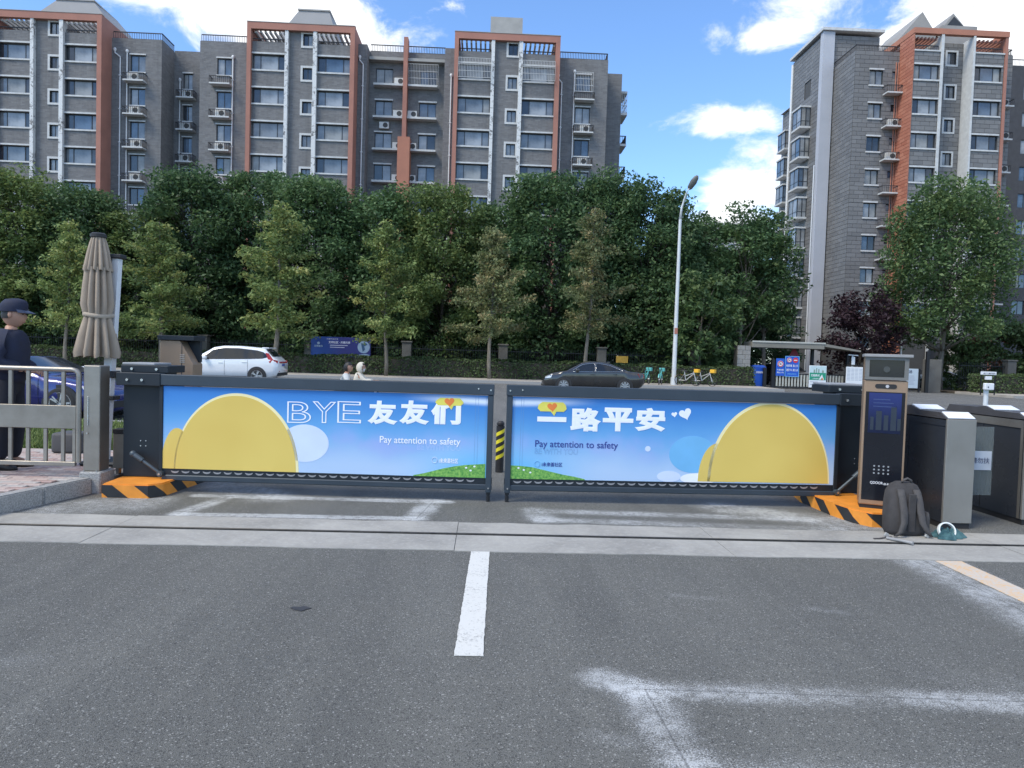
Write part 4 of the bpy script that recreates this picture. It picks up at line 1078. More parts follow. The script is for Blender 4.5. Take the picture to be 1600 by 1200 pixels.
M_white_car = mat('car_white', (.72, .74, .77), .25, 0, .02, 2, coat=1.)
M_grey_car = mat('car_graphite', (.035, .034, .034), .22, .3, .05, 2, coat=1.)
M_blue_car = mat('car_blue', (.012, .018, .14), .25, .3, .05, 2, coat=1.)
suv = dict(x=(-2.34, 2.36), w=1.9, wr=.36, spokes=5,
    top=[(-2.34, .98), (-2.28, 1.06), (-2.12, 1.18), (-1.72, 1.56), (-1.5, 1.6), (-.6, 1.66), (.1, 1.65), (.5, 1.58), (1.28, 1.09), (1.5, 1.05), (2.1, .95), (2.3, .82), (2.36, .7)],
    belt=[(-2.34, .95), (-2.2, 1.02), (-1.2, 1.06), (0, 1.0), (1.1, .98), (1.4, .97), (2.1, .88), (2.36, .65)],
    bot=[(-2.34, .5), (-2.25, .36), (-1.9, .25), (1.9, .22), (2.25, .28), (2.36, .38)],
    wid=[(-2.34, .8), (-2.2, .93), (-1.7, .985), (0, 1.), (1.5, .985), (2.0, .93), (2.25, .8), (2.36, .66)],
    windows=[dict(x=(-1.95, 1.02), lo=[(-1.95, 1.2), (-1.7, 1.12), (-1.2, 1.09), (1.02, 1.02)], hi=[(-1.95, 1.22), (-1.6, 1.46), (-.6, 1.55), (.1, 1.54), (.45, 1.47), (1.02, 1.06)])],
    screens=dict(windscreen=(.56, 1.22, .95), rear_window=(-2.08, -1.76, .9)), axles=(1.42, -1.45), mirror=(.78, 1.04), doors=(1.0, -.05, -1.05), handles=(.12, -.9),
    lamps=[('headlight', M_lamp, [(2.02, .86, 1.), (2.27, .76, 1.), (2.27, .66, 1.), (1.95, .74, 1.)], .1), ('tail_light', M_red, [(-1.78, 1.38, .87), (-1.9, 1.36, .87), (-2.12, 1.1, .97), (-2.3, 1.04, 1.), (-2.31, .93, 1.), (-1.98, .95, 1.)], .08)],
    ends=[('tail_strip', M_red, (-2.355, -2.3, -.62, .62, .93, 1.0)), ('number_plate', M_plate, (-2.352, -2.33, -.22, .22, .8, .9)), ('bumper', M_trim, (-2.35, -2.2, -.72, .72, .38, .52)), ('grille', M_trim, (2.3, 2.372, -.45, .45, .52, .74)), ('spoiler', M_white_car, (-1.86, -1.55, -.58, .58, 1.565, 1.615)), ('reflector', M_red, (-2.345, -2.3, .5, .7, .55, .6)), ('reflector', M_red, (-2.345, -2.3, -.7, -.5, .55, .6))])
car('suv', 'white suv driving along the street, left of the two scooter riders', 'car', (-11.42, 33, 0), math.pi, suv, M_white_car)
sedan = dict(x=(-2.35, 2.35), w=1.84, wr=.33, spokes=8,
    top=[(-2.35, .82), (-2.3, .98), (-1.75, 1.03), (-1.55, 1.06), (-.75, 1.37), (-.4, 1.43), (.2, 1.44), (.6, 1.36), (1.3, .99), (1.5, .97), (2.0, .85), (2.28, .7), (2.35, .58)],
    belt=[(-2.35, .8), (-2.25, .94), (-1.5, .97), (0, .93), (1.2, .9), (2.0, .8), (2.35, .55)],
    bot=[(-2.35, .42), (-2.2, .28), (-1.8, .2), (1.9, .18), (2.25, .22), (2.35, .32)],
    wid=[(-2.35, .78), (-2.2, .92), (-1.7, .985), (0, 1.), (1.5, .98), (2.0, .9), (2.25, .74), (2.35, .58)],
    windows=[dict(x=(-.0, 1.0), lo=[(0, .965), (1.0, .945)], hi=[(0, 1.34), (.3, 1.325), (.6, 1.26), (1.0, 1.0)]), dict(x=(-1.3, -.06), lo=[(-1.3, 1.0), (-.06, .97)], hi=[(-1.3, 1.04), (-.7, 1.27), (-.35, 1.335), (-.06, 1.34)])],
    screens=dict(windscreen=(.62, 1.24, .93), rear_window=(-1.48, -.8, .88)), axles=(1.42, -1.42), mirror=(.82, .95), doors=(1.0, -.03, -1.0), handles=(.1, -.95), chrome=True,
    lamps=[('headlight', M_lamp, [(1.95, .79, 1.), (2.24, .68, 1.), (2.26, .6, 1.), (2.0, .64, 1.)], .1), ('tail_light', M_red, [(-2.0, .92, 1.), (-2.3, .92, 1.), (-2.33, .74, 1.), (-2.1, .76, 1.)], .1)],
    ends=[('number_plate', M_plate, (-2.36, -2.34, -.22, .22, .72, .84)), ('grille', M_chrome, (2.25, 2.345, -.4, .4, .4, .58)), ('bumper', M_trim, (2.2, 2.34, -.6, .6, .22, .32)), ('antenna_fin', M_grey_car, (-.85, -.68, -.02, .02, 1.375, 1.44))])
car('sedan', 'dark grey sedan with chrome window trim parked along the far side of the street', 'car', (5.06, 34, 0), math.pi, sedan, M_grey_car)
sports = dict(x=(-2.2, 2.2), w=1.84, wr=.34, spokes=5,
    top=[(-2.2, .78), (-2.1, .92), (-1.6, .98), (-.9, 1.2), (-.3, 1.27), (.15, 1.25), (.95, .9), (1.2, .88), (1.8, .76), (2.12, .6), (2.2, .5)],
    belt=[(-2.2, .76), (-2.0, .88), (-1, .87), (.6, .83), (1.2, .8), (1.9, .68), (2.2, .47)],
    bot=[(-2.2, .4), (-2.0, .24), (2.0, .16), (2.2, .24)],
    wid=[(-2.2, .8), (-1.9, .96), (-1.3, 1.), (1.2, .99), (1.8, .93), (2.1, .76), (2.2, .6)],
    windows=[dict(x=(-1.0, .7), lo=[(-1., .93), (.7, .87)], hi=[(-1., 1.02), (-.5, 1.15), (0., 1.15), (.7, .91)])],
    screens=dict(windscreen=(.2, .88, .95), rear_window=(-1.5, -.95, .88)), axles=(1.3, -1.3), mirror=(.52, .9), doors=(.85, -.45), handles=(-.3,),
    lamps=[('headlight', M_lamp, [(1.72, .7, 1.), (2.08, .58, 1.), (2.1, .5, 1.), (1.8, .58, 1.)], .1), ('tail_light', M_red, [(-1.9, .86, 1.), (-2.15, .86, 1.), (-2.15, .74, 1.), (-1.95, .76, 1.)], .1)],
    ends=[('grille', M_trim, (2.1, 2.205, -.6, .6, .26, .42))], mirror_mat=M_white_car)
car('sports_car', 'blue sports car with white mirror parked behind the railing', 'car', (-9.55, 15.6, 0), R(-6), sports, M_blue_car)

# cars parked inside the compound, seen through the iron fence
for lab, x, m_, sp_ in (('white car parked behind the iron fence above the brown kiosk cap', -21.5, M_white_car, suv), ('pale sedan parked behind the iron fence right of the white suv', -15.2, mat('car_silver', (.45, .46, .48), .28, .5, .04, 2, coat=1.), sedan),
                        ('white sedan parked behind the iron fence above the dark grey sedan', 5.0, M_white_car, sedan), ('white car parked behind the hedge at the right edge', 34.6, M_white_car, sedan), ('silver car parked behind the iron fence left of the blue sign boards', 11.2, MATS['car_silver'], sedan)):
    car('parked_car', lab, 'car', (x, 54.6, .12), 0 if x < 0 else math.pi, sp_, m_, 'cars parked inside the compound')
car('parked_car', 'dark suv behind the compound gate between the signs', 'car', (22.6, 53.5, 0), R(-80), suv, M_grey_car, 'cars parked inside the compound')

# ------------------------------------------------------------------ people
M_skin = mat('skin', (.42, .24, .17), .55, 0, .08, 12)
M_hair = mat('hair_black', (.012, .011, .011), .55, 0, .3, 60, .4, 120)
M_navy = mat('uniform_navy', (.012, .017, .042), .8, 0, .25, 9, .3, 110)
M_navy2 = mat('uniform_trousers', (.012, .014, .025), .8, 0, .2, 9, .3, 110)
M_shoe = mat('shoe_black', (.012, .012, .013), .45)

def add_head(b, c, tilt=0., yaw=0., s=1.):
    """head facing local +x with nose, brow, chin and ears"""
    bm2 = MB(); vs = bm2.ball((0, 0, 0), 1., u=24, v=18)
    for v in bm2.bm.verts:
        x, y, z = v.co
        X, Y_, Z = x * .098, y * .076, z * .122
        if z < 0: Y_ *= 1 - .34 * (-z) ** 1.4; X *= 1 - .12 * (-z) ** 2
        if x > 0 and z < -.2: X += .008 * (1 - abs(y))
        if x > .8 and abs(y) < .35: X += .024 * max(0, 1 - abs(y) / .3) * max(0, 1 - abs(z + .12) / .24)
        if x > .5 and .02 < z < .3 and .2 < abs(y) < .6: X -= .009
        if x > .75 and -.62 < z < -.42: X += .006 * max(0, 1 - abs(y) / .4)
        if x < -.2: X *= 1.06
        v.co = (X, Y_, Z)
    for sgn in (-1, 1): bm2.ball((-.008, sgn * .077, .0), .03, .62, .35, 1.05, 10, 8)
    M = Matrix.Translation(Vector(c)) @ Matrix.Rotation(yaw, 4, 'Z') @ Matrix.Rotation(tilt, 4, 'Y') @ Matrix.Scale(s, 4)
    bmesh.ops.transform(bm2.bm, matrix=M, verts=bm2.bm.verts)
    tmp = bpy.data.meshes.new('tmp'); bm2.bm.to_mesh(tmp); bm2.bm.free(); b.bm.from_mesh(tmp); bpy.data.meshes.remove(tmp)
    return M
def add_hand(b, wrist, d, up_, s=1., curl=.6):
    """palm, four unequal bent fingers and a side thumb; d = direction of the hand, up_ = back of hand"""
    d = Vector(d).normalized(); up_ = Vector(up_).normalized(); sd = d.cross(up_).normalized(); up_ = sd.cross(d)
    w = Vector(wrist)
    P_ = lambda a, c, e: w + (d * a + sd * c + up_ * e) * s
    b.loft([[P_(a, c, e) for c, e in ((-hw, -ht), (hw, -ht), (hw, ht), (-hw, ht))] for a, hw, ht in ((-.01, .026, .016), (.03, .038, .015), (.085, .041, .012))])
    for k, (c, L) in enumerate(((-.031, .068), (-.0105, .08), (.0105, .075), (.031, .058))):
        pts = [P_(.08, c, 0)]; ang = 0.
        for seg, f in enumerate((.45, .32, .23)):
            ang += curl * (.5 + .25 * seg); pts.append(pts[-1] + (d * math.cos(ang) - up_ * math.sin(ang)) * L * f * s)
        b.tube(pts, [.0095 * s, .009 * s, .0082 * s, .006 * s], 7)
    b.tube([P_(.015, -.03, -.004), P_(.045, -.055, -.012), P_(.07, -.06, -.022), P_(.088, -.055, -.03)], [.012 * s, .011 * s, .01 * s, .007 * s], 7)

def person(label, loc, rotz, J, top_mat, leg_mat, shoe_mat, head_yaw=0., head_tilt=0., coat=.022):
    """J: joints in the person's own frame, facing +x"""
    t = thing('person', label, 'person', loc, rotz, local=True)
    V_ = {k: Vector(v) for k, v in J.items() if k != 'sole'}
    order = ['pelvis', 'waist', 'chest', 'neck', 'headb', 'shL', 'elL', 'wrL', 'shR', 'elR', 'wrR', 'hiL', 'knL', 'anL', 'toL', 'hiR', 'knR', 'anR', 'toR']
    rad = dict(pelvis=(.15, .115), waist=(.14, .105), chest=(.165, .115), neck=.066, headb=.06, sh=.062, el=.046, wr=.032, hi=.088, kn=.06, an=.042, to=.036)
    r_ = lambda k: rad.get(k, rad.get(k[:2]))
    idx = {k: i for i, k in enumerate(order)}
    E = [('pelvis', 'waist'), ('waist', 'chest'), ('chest', 'neck'), ('neck', 'headb'), ('chest', 'shL'), ('shL', 'elL'), ('elL', 'wrL'), ('chest', 'shR'), ('shR', 'elR'), ('elR', 'wrR'), ('pelvis', 'hiL'), ('hiL', 'knL'), ('knL', 'anL'), ('anL', 'toL'), ('pelvis', 'hiR'), ('hiR', 'knR'), ('knR', 'anR'), ('anR', 'toR')]
    Ms = []
    def extra(b):
        Ms.append(add_head(b, V_['headb'] + Vector((.015, 0, .105)), head_tilt, head_yaw, 1.1))
        for s_ in 'LR':
            d = V_['wr' + s_] - V_['el' + s_]
            add_hand(b, V_['wr' + s_] + d.normalized() * .012, J.get('hd' + s_, d), J.get('hu' + s_, (0, -1 if s_ == 'R' else 1, .2)))
    body = skin('body', [(V_[k], r_(k)) for k in order], [(idx[a], idx[b]) for a, b in E], M_skin, t, 2, 0, extra)
    def garment(name, keys, edges, m, grow, shrink={}, ext={}):
        nodes = []
        for k in keys:
            r = r_(k); g = grow + shrink.get(k, 0)
            nodes.append((ext.get(k, V_[k]), (r[0] + g, r[1] + g) if isinstance(r, tuple) else r + g))
        ix = {k: i for i, k in enumerate(keys)}
        return skin(name, nodes, [(ix[a], ix[b]) for a, b in edges], m, t, 2, 1 if keys[0] == 'waist' else 0)
    ex = {k: V_[k] + (V_['el' + k[-1]] - V_[k]) * .12 for k in ('wrL', 'wrR')}
    ex['pelvis'] = V_['pelvis'] - Vector((0, 0, .05))
    ex['neck'] = V_['neck'] + Vector((0, 0, .012))
    ck = ['chest', 'waist', 'pelvis', 'neck', 'shL', 'elL', 'wrL', 'shR', 'elR', 'wrR']
    garment('jacket', ck, [('chest', 'waist'), ('waist', 'pelvis'), ('chest', 'neck'), ('chest', 'shL'), ('shL', 'elL'), ('elL', 'wrL'), ('chest', 'shR'), ('shR', 'elR'), ('elR', 'wrR')], top_mat, coat, {'neck': .02, 'wrL': .012, 'wrR': .012, 'elL': .008, 'elR': .008, 'pelvis': .03, 'waist': .03}, ex)
    lk = ['waist', 'pelvis', 'hiL', 'knL', 'anL', 'hiR', 'knR', 'anR']
    garment('trousers', lk, [('waist', 'pelvis'), ('pelvis', 'hiL'), ('hiL', 'knL'), ('knL', 'anL'), ('pelvis', 'hiR'), ('hiR', 'knR'), ('knR', 'anR')], leg_mat, .014, {'anL': .03, 'anR': .03, 'knL': .014, 'knR': .014})
    for s_ in 'LR':
        a, b = V_['an' + s_], V_['to' + s_]; d = (b - a); d.z = 0; d.normalize(); sd = Vector((-d.y, d.x, 0)); zg = min(a.z, b.z) - .055 if 'sole' not in J else J['sole']
        q = MB(); rows = []
        for f, w_, h in ((-.085, .03, .06), (-.06, .042, .09), (0., .043, .1), (.06, .046, .075), (.12, .05, .055), (.17, .042, .045), (.2, .02, .03)):
            c = Vector((a.x, a.y, zg)) + d * f
            rows.append([c - sd * w_, c + sd * w_, c + sd * w_ * .9 + Vector((0, 0, h)), c - sd * w_ * .9 + Vector((0, 0, h))])
        q.loft(rows); q.build('shoe', shoe_mat, t, smooth='all')
    # eyes and brows
    M = Ms[0]
    for sgn in (-1, 1):
        q = MB(); q.ball(M @ Vector((.083, sgn * .031, .012)), .0095, 1, 1, .6, 10, 8); q.build('eye', mat('eye_dark', (.02, .015, .012), .2), t, smooth='all')
        q = MB(); q.tube([M @ Vector((.092, sgn * .015, .034)), M @ Vector((.09, sgn * .032, .04)), M @ Vector((.08, sgn * .05, .034))], .004, 5); q.build('eyebrow', M_hair, t)
    q = MB(); q.tube([M @ Vector((.088, -.022, -.068)), M @ Vector((.095, 0, -.066)), M @ Vector((.088, .022, -.068))], .004, 5); q.build('mouth', mat('lip', (.3, .12, .1), .5), t)
    return t, M
def head_shell(b, M, grow, keep):
    """cap of hair or cloth over the head where keep(x, y, z) holds (unit-sphere coordinates)"""
    bm2 = MB(); bm2.ball((0, 0, 0), 1., u=28, v=20)
    dead = [v for v in bm2.bm.verts if not keep(*v.co)]
    bmesh.ops.delete(bm2.bm, geom=dead, context='VERTS')
    for v in bm2.bm.verts:
        x, y, z = v.co; v.co = (x * (.098 + grow) * (1.05 if x < 0 else 1.), y * (.076 + grow), z * (.122 + grow))
    bmesh.ops.transform(bm2.bm, matrix=M, verts=bm2.bm.verts)
    tmp = bpy.data.meshes.new('tmp'); bm2.bm.to_mesh(tmp); bm2.bm.free(); b.bm.from_mesh(tmp); bpy.data.meshes.remove(tmp)

J = dict(pelvis=(0, 0, .93), waist=(.01, 0, 1.08), chest=(-.005, 0, 1.32), neck=(.01, 0, 1.47), headb=(.03, 0, 1.535),
         shL=(0, .17, 1.405), elL=(-.02, .255, 1.13), wrL=(.2, .12, 1.05), shR=(0, -.17, 1.405), elR=(-.03, -.25, 1.13), wrR=(.19, -.1, 1.06),
         hiL=(0, .095, .86), knL=(.03, .1, .49), anL=(-.02, .11, .09), toL=(.1, .13, .05), hiR=(0, -.095, .86), knR=(.01, -.1, .49), anR=(-.06, -.11, .09), toR=(.06, -.13, .05), sole=0.,
         hdL=(.7, -.7, -.1), hdR=(.75, .65, -.1), huL=(.2, .3, 1), huR=(.2, -.3, 1))
g, M = person('security guard in navy uniform and peaked cap standing behind the steel railing', (-5.2, 8.12, .15), R(8), J, M_navy, M_navy2, M_shoe, R(4), R(3), .036)
g.scale = (1.04, 1.04, 1.03)
q = MB(); head_shell(q, M, .006, lambda x, y, z: (z > -.45 and x < -.12) or (z > .3)); q.build('hair', M_hair, g, smooth='all')
q = MB()
prof = [(.03, .156), (.066, .148), (.09, .13), (.104, .104), (.108, .07), (.106, .036), (.104, .028)]
rings = [[M @ Vector((r * 1.1 * math.cos(a) - .008, r * .9 * math.sin(a), z + .014 * math.cos(a) * (1 if .09 < z < .14 else .3))) for a in [2 * math.pi * k / 28 for k in range(28)]] for r, z in prof if r > 0]
q.loft(rings); q.build('cap', M_navy, g, smooth=50)
q = MB(); rows = []
for k in range(11):
    a = R(-62 + 124 * k / 10); f = math.cos(a * 1.3) 
    p0 = Vector((.105 * math.cos(a) - .004, .096 * math.sin(a), .048)); p1 = Vector((.105 * math.cos(a) + .075 * max(.15, f), .102 * math.sin(a), .022))
    rows.append([M @ p0, M @ p1, M @ (p1 + Vector((0, 0, .006))), M @ (p0 + Vector((0, 0, .008)))])
q.loft(rows); q.build('cap_peak', mat('peak_navy', (.03, .045, .09), .4, 0, .1), g, smooth=40)
q = MB(); q.ball(Vector((-.005, -.275, 1.33)), .034, .8, .25, 1.15, 12, 8); q.build('arm_badge', mat('badge_yellow', (.6, .62, .15), .5, 0, .2, 40), g, smooth='all')
q = MB(); q.ball(Vector((.0, -.283, 1.33)), .018, .8, .3, 1.1, 10, 6); q.build('arm_badge', mat('badge_green', (.05, .3, .1), .5), g, smooth='all')
q = MB(); q.loft([[(-.09 + .02 * 0, -.11, 1.452), (.07, -.1, 1.452), (.07, -.17, 1.437), (-.07, -.17, 1.44)], [(-.09, -.11, 1.458), (.07, -.1, 1.458), (.07, -.17, 1.443), (-.07, -.17, 1.446)]]); q.build('epaulette', mat('epaulette', (.02, .025, .05), .6), g)

# scooter with two riders on the street
def sit(dx, arms, dz=0.):
    j = dict(pelvis=(dx, 0, .78), waist=(dx + .02, 0, .9), chest=(dx + .05, 0, 1.09), neck=(dx + .07, 0, 1.2), headb=(dx + .09, 0, 1.245),
        hiL=(dx + .02, .1, .75), knL=(dx + .42, .16, .70), anL=(dx + .42, .15, .33), toL=(dx + .53, .16, .28), hiR=(dx + .02, -.1, .75), knR=(dx + .42, -.16, .70), anR=(dx + .42, -.15, .33), toR=(dx + .53, -.16, .28), sole=.24)
    for s_, y in (('L', 1), ('R', -1)):
        j['sh' + s_] = (dx + .05, .155 * y, 1.15)
        if arms == 'bar': j['el' + s_] = (dx + .22, .24 * y, .99); j['wr' + s_] = (dx + .45, .22 * y, 1.0)
        else: j['el' + s_] = (dx + .12, .2 * y, .92); j['wr' + s_] = (dx + .3, .14 * y, .9)
        j['hu' + s_] = (0, 0, 1)
    return {k: ((v[0], v[1], v[2] + dz) if k != 'sole' else v) for k, v in j.items()}
M_wcoat = mat('white_coat', (.62, .62, .6), .8, 0, .1, 9, .3, 90)
M_ccoat = mat('cream_coat', (.58, .54, .46), .8, 0, .12, 9, .3, 90)
M_jean = mat('jeans', (.06, .07, .1), .8, 0, .2, 9)
ROOT = (-2.95, 17.0, 0); RZ = R(4)
p_, M = person('scooter passenger in white jacket with black hair', ROOT, RZ, sit(-.36, 'hold', .02), M_wcoat, M_jean, M_shoe, R(-8))
q = MB(); head_shell(q, M, .012, lambda x, y, z: (x < .15 and z > -.75) or z > .45); q.build('hair', M_hair, p_, smooth='all')
p_, M = person('scooter driver in cream hooded jacket reaching for the handlebar', ROOT, RZ, sit(-.02, 'bar', .02), M_ccoat, M_jean, M_shoe, R(-5))
q = MB(); head_shell(q, M, .022, lambda x, y, z: x < .42 or z > .72); q.build('hood', M_ccoat, p_, smooth='all')
q = MB(); head_shell(q, M, .006, lambda x, y, z: z > .5); q.build('hair', M_hair, p_, smooth='all')
q = MB(); head_shell(q, M, .006, lambda x, y, z: x > .45 and z < -.15 and z > -.85); q.build('face_mask', mat('mask_white', (.7, .7, .7), .8), p_, smooth='all')
sc = thing('scooter', 'pale electric scooter carrying the two riders', 'scooter', ROOT, RZ, local=True)
M_sc = mat('scooter_white', (.6, .6, .58), .3, 0, .05, coat=.8)
tm = tyre_mesh(.22, .1, M_tyre); rm = rim_mesh(.22, .1, M_rim, 3, False)
for wx in (.72, -.52):
    wh = bpy.data.objects.new('wheel', None); COL.objects.link(wh); wh.parent = sc; wh.location = (wx, 0, .22); OFF[wh.name] = Vector((0, 0, 0)); link('tyre', tm, wh); link('rim', rm, wh)
q = MB(); q.loft([superring(x, 0, z, rx, ry, 20) for x, z, rx, ry in ((-.3, .3, .3, .1), (-.32, .45, .34, .13), (-.32, .6, .33, .13), (-.3, .66, .3, .11))]); q.build('rear_body', M_sc, sc, smooth='all')
q = MB(); q.loft([[(x, -w_, z), (x, w_, z), (x, w_, z + h), (x, -w_, z + h)] for x, w_, z, h in ((-.62, .1, .68, .05), (-.3, .14, .66, .06), (.1, .12, .66, .06), (.2, .06, .66, .04))]); q.build('seat', M_black, sc, smooth=40)
q = MB(); q.box(.0, .5, -.14, .14, .22, .29, .02); q.build('footboard', M_black, sc)
q = MB(); q.loft([[(x, -w_, z), (x, w_, z), (x + .06, w_ * .8, z), (x + .06, -w_ * .8, z)] for x, w_, z in ((.5, .12, .25), (.5, .18, .5), (.44, .16, .8), (.42, .1, .95))]); q.build('leg_shield', M_sc, sc, smooth=40)
q = MB(); q.rod((.72, .0, .22), (.44, 0, .95), .028); q.rod((.42, -.32, 1.0), (.42, .32, 1.0), .018); q.rod((.44, 0, .93), (.42, 0, 1.0), .025); q.build('handlebar', M_black, sc, smooth=True)
q = MB(); q.loft([[(.72 + .26 * math.cos(a), y, .22 + .26 * math.sin(a)) for y in (-.06, .06)] for a in [R(20 + 14 * k) for k in range(9)]], closed=False, caps=False); q.build('mudguard', M_sc, sc, smooth='all')
q = MB(); q.rod((.5, 0, .86), (.56, 0, .87), .06, .05, 16); q.build('headlight', M_lamp, sc, smooth=True)

for o_ in bpy.data.objects:
    if o_.parent is None and o_.get('label', '').startswith(('scooter', 'pale electric')): o_.scale = (.87, .87, .86)
# shared bicycles by the hedge
def bicycle(label, loc, rz, frame_m, basket_m, group):
    t = thing('bicycle', label, 'bicycle', loc, rz, group, local=True)
    for wx in (-.5, .52):
        wh = bpy.data.objects.new('wheel', None); COL.objects.link(wh); wh.parent = t; wh.location = (wx, 0, .31); OFF[wh.name] = Vector((0, 0, 0))
        q = MB(); q.tube([(.3 * math.cos(2 * math.pi * k / 28), 0, .3 * math.sin(2 * math.pi * k / 28)) for k in range(28)], .02, 6, True); q.build('tyre', M_tyre, wh, smooth='all')
        q = MB()
        for k in range(10): q.rod((0, 0, 0), (.29 * math.cos(2 * math.pi * k / 10), 0, .29 * math.sin(2 * math.pi * k / 10)), .003, n=4)
        q.rod((0, -.05, 0), (0, .05, 0), .03); q.build('spokes', M_rim, wh)
    q = MB()
    for a, b, r in (((-.12, 0, .3), (-.22, 0, .82), .022), ((-.12, 0, .3), (.38, 0, .72), .028), ((-.17, 0, .55), (.36, 0, .76), .02), ((-.12, 0, .3), (-.5, .04, .31), .014), ((-.2, 0, .7), (-.5, .04, .31), .012), ((-.12, 0, .3), (-.5, -.04, .31), .014), ((.34, 0, .85), (.42, 0, .6), .026)): q.rod(a, b, r, n=8)
    q.build('frame', frame_m, t, smooth=True)
    q = MB(); q.rod((.42, .04, .6), (.52, .05, .31), .013); q.rod((.42, -.04, .6), (.52, -.05, .31), .013); q.build('fork', frame_m, t, smooth=True)
    q = MB(); q.rod((.34, 0, .85), (.32, 0, 1.0), .016); q.tube([(.2, -.28, 1.03), (.3, -.2, 1.04), (.33, 0, 1.01), (.3, .2, 1.04), (.2, .28, 1.03)], .013, 6); q.build('handlebar', M_trim, t, smooth='all')
    q = MB(); q.loft([[(x, -w_, z), (x, w_, z), (x, w_ * .8, z + .05), (x, -w_ * .8, z + .05)] for x, w_, z in ((-.36, .07, .84), (-.26, .09, .85), (-.12, .03, .84), (-.06, .015, .83))]); q.rod((-.22, 0, .8), (-.225, 0, .87), .013); q.build('saddle', M_trim, t, smooth=40)
    q = MB(); b0 = q.box(.42, .7, -.16, .16, .78, .99, .02)
    q.build('basket', basket_m, t)
    q = MB(); q.loft([[(-.5 + .34 * math.cos(a), y, .31 + .34 * math.sin(a)) for y in (-.03, .03)] for a in [R(60 + 14 * k) for k in range(8)]], closed=False, caps=False); q.build('mudguard', basket_m, t, smooth='all')
    q = MB(); q.rod((-.12, -.09, .3), (-.12, .09, .3), .014); q.bar((-.12, .08, .3), (-.02, .08, .18), .015, .02); q.bar((-.12, -.08, .3), (-.22, -.08, .42), .015, .02); q.build('crank', M_trim, t)
    return t
M_by = mat('bike_yellow', (.78, .42, .02), .35, 0, .06); M_bt = mat('bike_teal', (.12, .45, .42), .35, 0, .06); M_bs = mat('bike_silver', (.5, .5, .5), .4, .4)
bicycle('teal shared bicycle just behind the tail of the dark grey sedan', (9.55, 42.4, .15), R(60), M_bt, M_bt, 'shared bicycles by the hedge')
bicycle('teal shared bicycle nearest the street lamp on its left', (10.4, 42.4, .15), R(68), M_bt, M_bt, 'shared bicycles by the hedge')
bicycle('yellow shared bicycle with orange basket nearest the street lamp', (12.0, 42.3, .15), R(-38), M_bs, M_by, 'shared bicycles by the hedge')
bicycle('yellow shared bicycle with orange basket at the right end of the bicycles', (12.95, 42.3, .15), R(-38), M_bs, M_by, 'shared bicycles by the hedge')
# ------------------------------------------------------------------ apartment buildings
tb = NT('grey_brick'); P = tb.geo().outputs['Position']
sx = tb.node('ShaderNodeSeparateXYZ'); tb.l.new(P, sx.inputs[0])
cb_ = tb.node('ShaderNodeCombineXYZ'); tb.l.new(tb.math('ADD', sx.outputs[0], sx.outputs[1]), cb_.inputs[0]); tb.l.new(sx.outputs[2], cb_.inputs[1])
bk = tb.node('ShaderNodeTexBrick'); tb.l.new(cb_.outputs[0], bk.inputs['Vector'])
bk.inputs['Scale'].default_value = 1.; bk.inputs['Brick Width'].default_value = .42; bk.inputs['Row Height'].default_value = .125; bk.inputs['Mortar Size'].default_value = .012; bk.inputs['Bias'].default_value = 0.
for k, c in (('Color1', (.135, .135, .14)), ('Color2', (.2, .2, .205)), ('Mortar', (.18, .18, .18))): bk.inputs[k].default_value = (*c, 1)
nz = tb.noise(.5, 6, .65, P); nz2 = tb.noise(5, 4, .7, P)
mps = tb.node('ShaderNodeMapping'); mps.inputs['Scale'].default_value = (1.6, 1.6, .12); tb.l.new(P, mps.inputs[0]); stk = tb.noise(1., 5, .65, mps.outputs[0])
cc = tb.mix(tb.ramp(nz, .3, .7, 0., .35), bk.outputs['Color'], (.215, .215, .22)); cc = tb.mix(tb.ramp(nz2, .5, .75, 0., .4), cc, (.09, .09, .095)); cc = tb.mix(tb.ramp(stk, .55, .75, 0., .45), cc, (.085, .085, .085)); cc = tb.mix(tb.ramp(stk, .44, .3, 0., .35), cc, (.26, .26, .255))
tb.set(Base_Color=cc, Roughness=.9); tb.bump(bk.outputs['Fac'], .4, .02)
M_brick = tb.m
M_trimw = mat('trim_white', (.54, .55, .55), .75, 0, .12, 3)
tpw = NT('peeling_white'); P = tpw.geo().outputs['Position']
n1 = tpw.noise(3.2, 6, .75, P, .8); n2 = tpw.noise(.6, 3, .6, P)
tpw.set(Base_Color=tpw.mix(tpw.ramp(tpw.math('ADD', n1, tpw.math('MULTIPLY', n2, .5)), .78, .88), (.66, .67, .67), (.17, .17, .17)), Roughness=.85)
M_peel = tpw.m
M_orange = mat('orange_render', srgb(172, 118, 98), .85, 0, .1, .8)
M_terra = mat('faded_terracotta', srgb(164, 116, 102), .85, 0, .12, .7)
M_wframe = mat('window_frame_dark', (.035, .04, .047), .5, .2)
M_concg = mat('weathered_concrete', (.36, .355, .34), .9, 0, .14, .9)
M_ironr = mat('rail_iron', (.05, .05, .055), .6, .2)
PANES = [glassmat('pane_blue', (.085, .125, .18), .04, .8), glassmat('pane_pale', (.28, .3, .32), .12, .7), glassmat('pane_dark', (.035, .042, .052), .05, .8), glassmat('pane_grey', (.17, .19, .21), .06, .8), glassmat('pane_curtain', (.25, .255, .25), .2, .6)]
M_acw = mat('ac_white', (.6, .6, .58), .5, 0, .08); M_acd = mat('ac_grille', (.05, .05, .05), .6)
M_pipe = mat('pipe_white', (.68, .69, .7), .5, 0, .06)

CACHE = {}
def cached(key, fn):
    if key not in CACHE: CACHE[key] = fn()
    return CACHE[key]

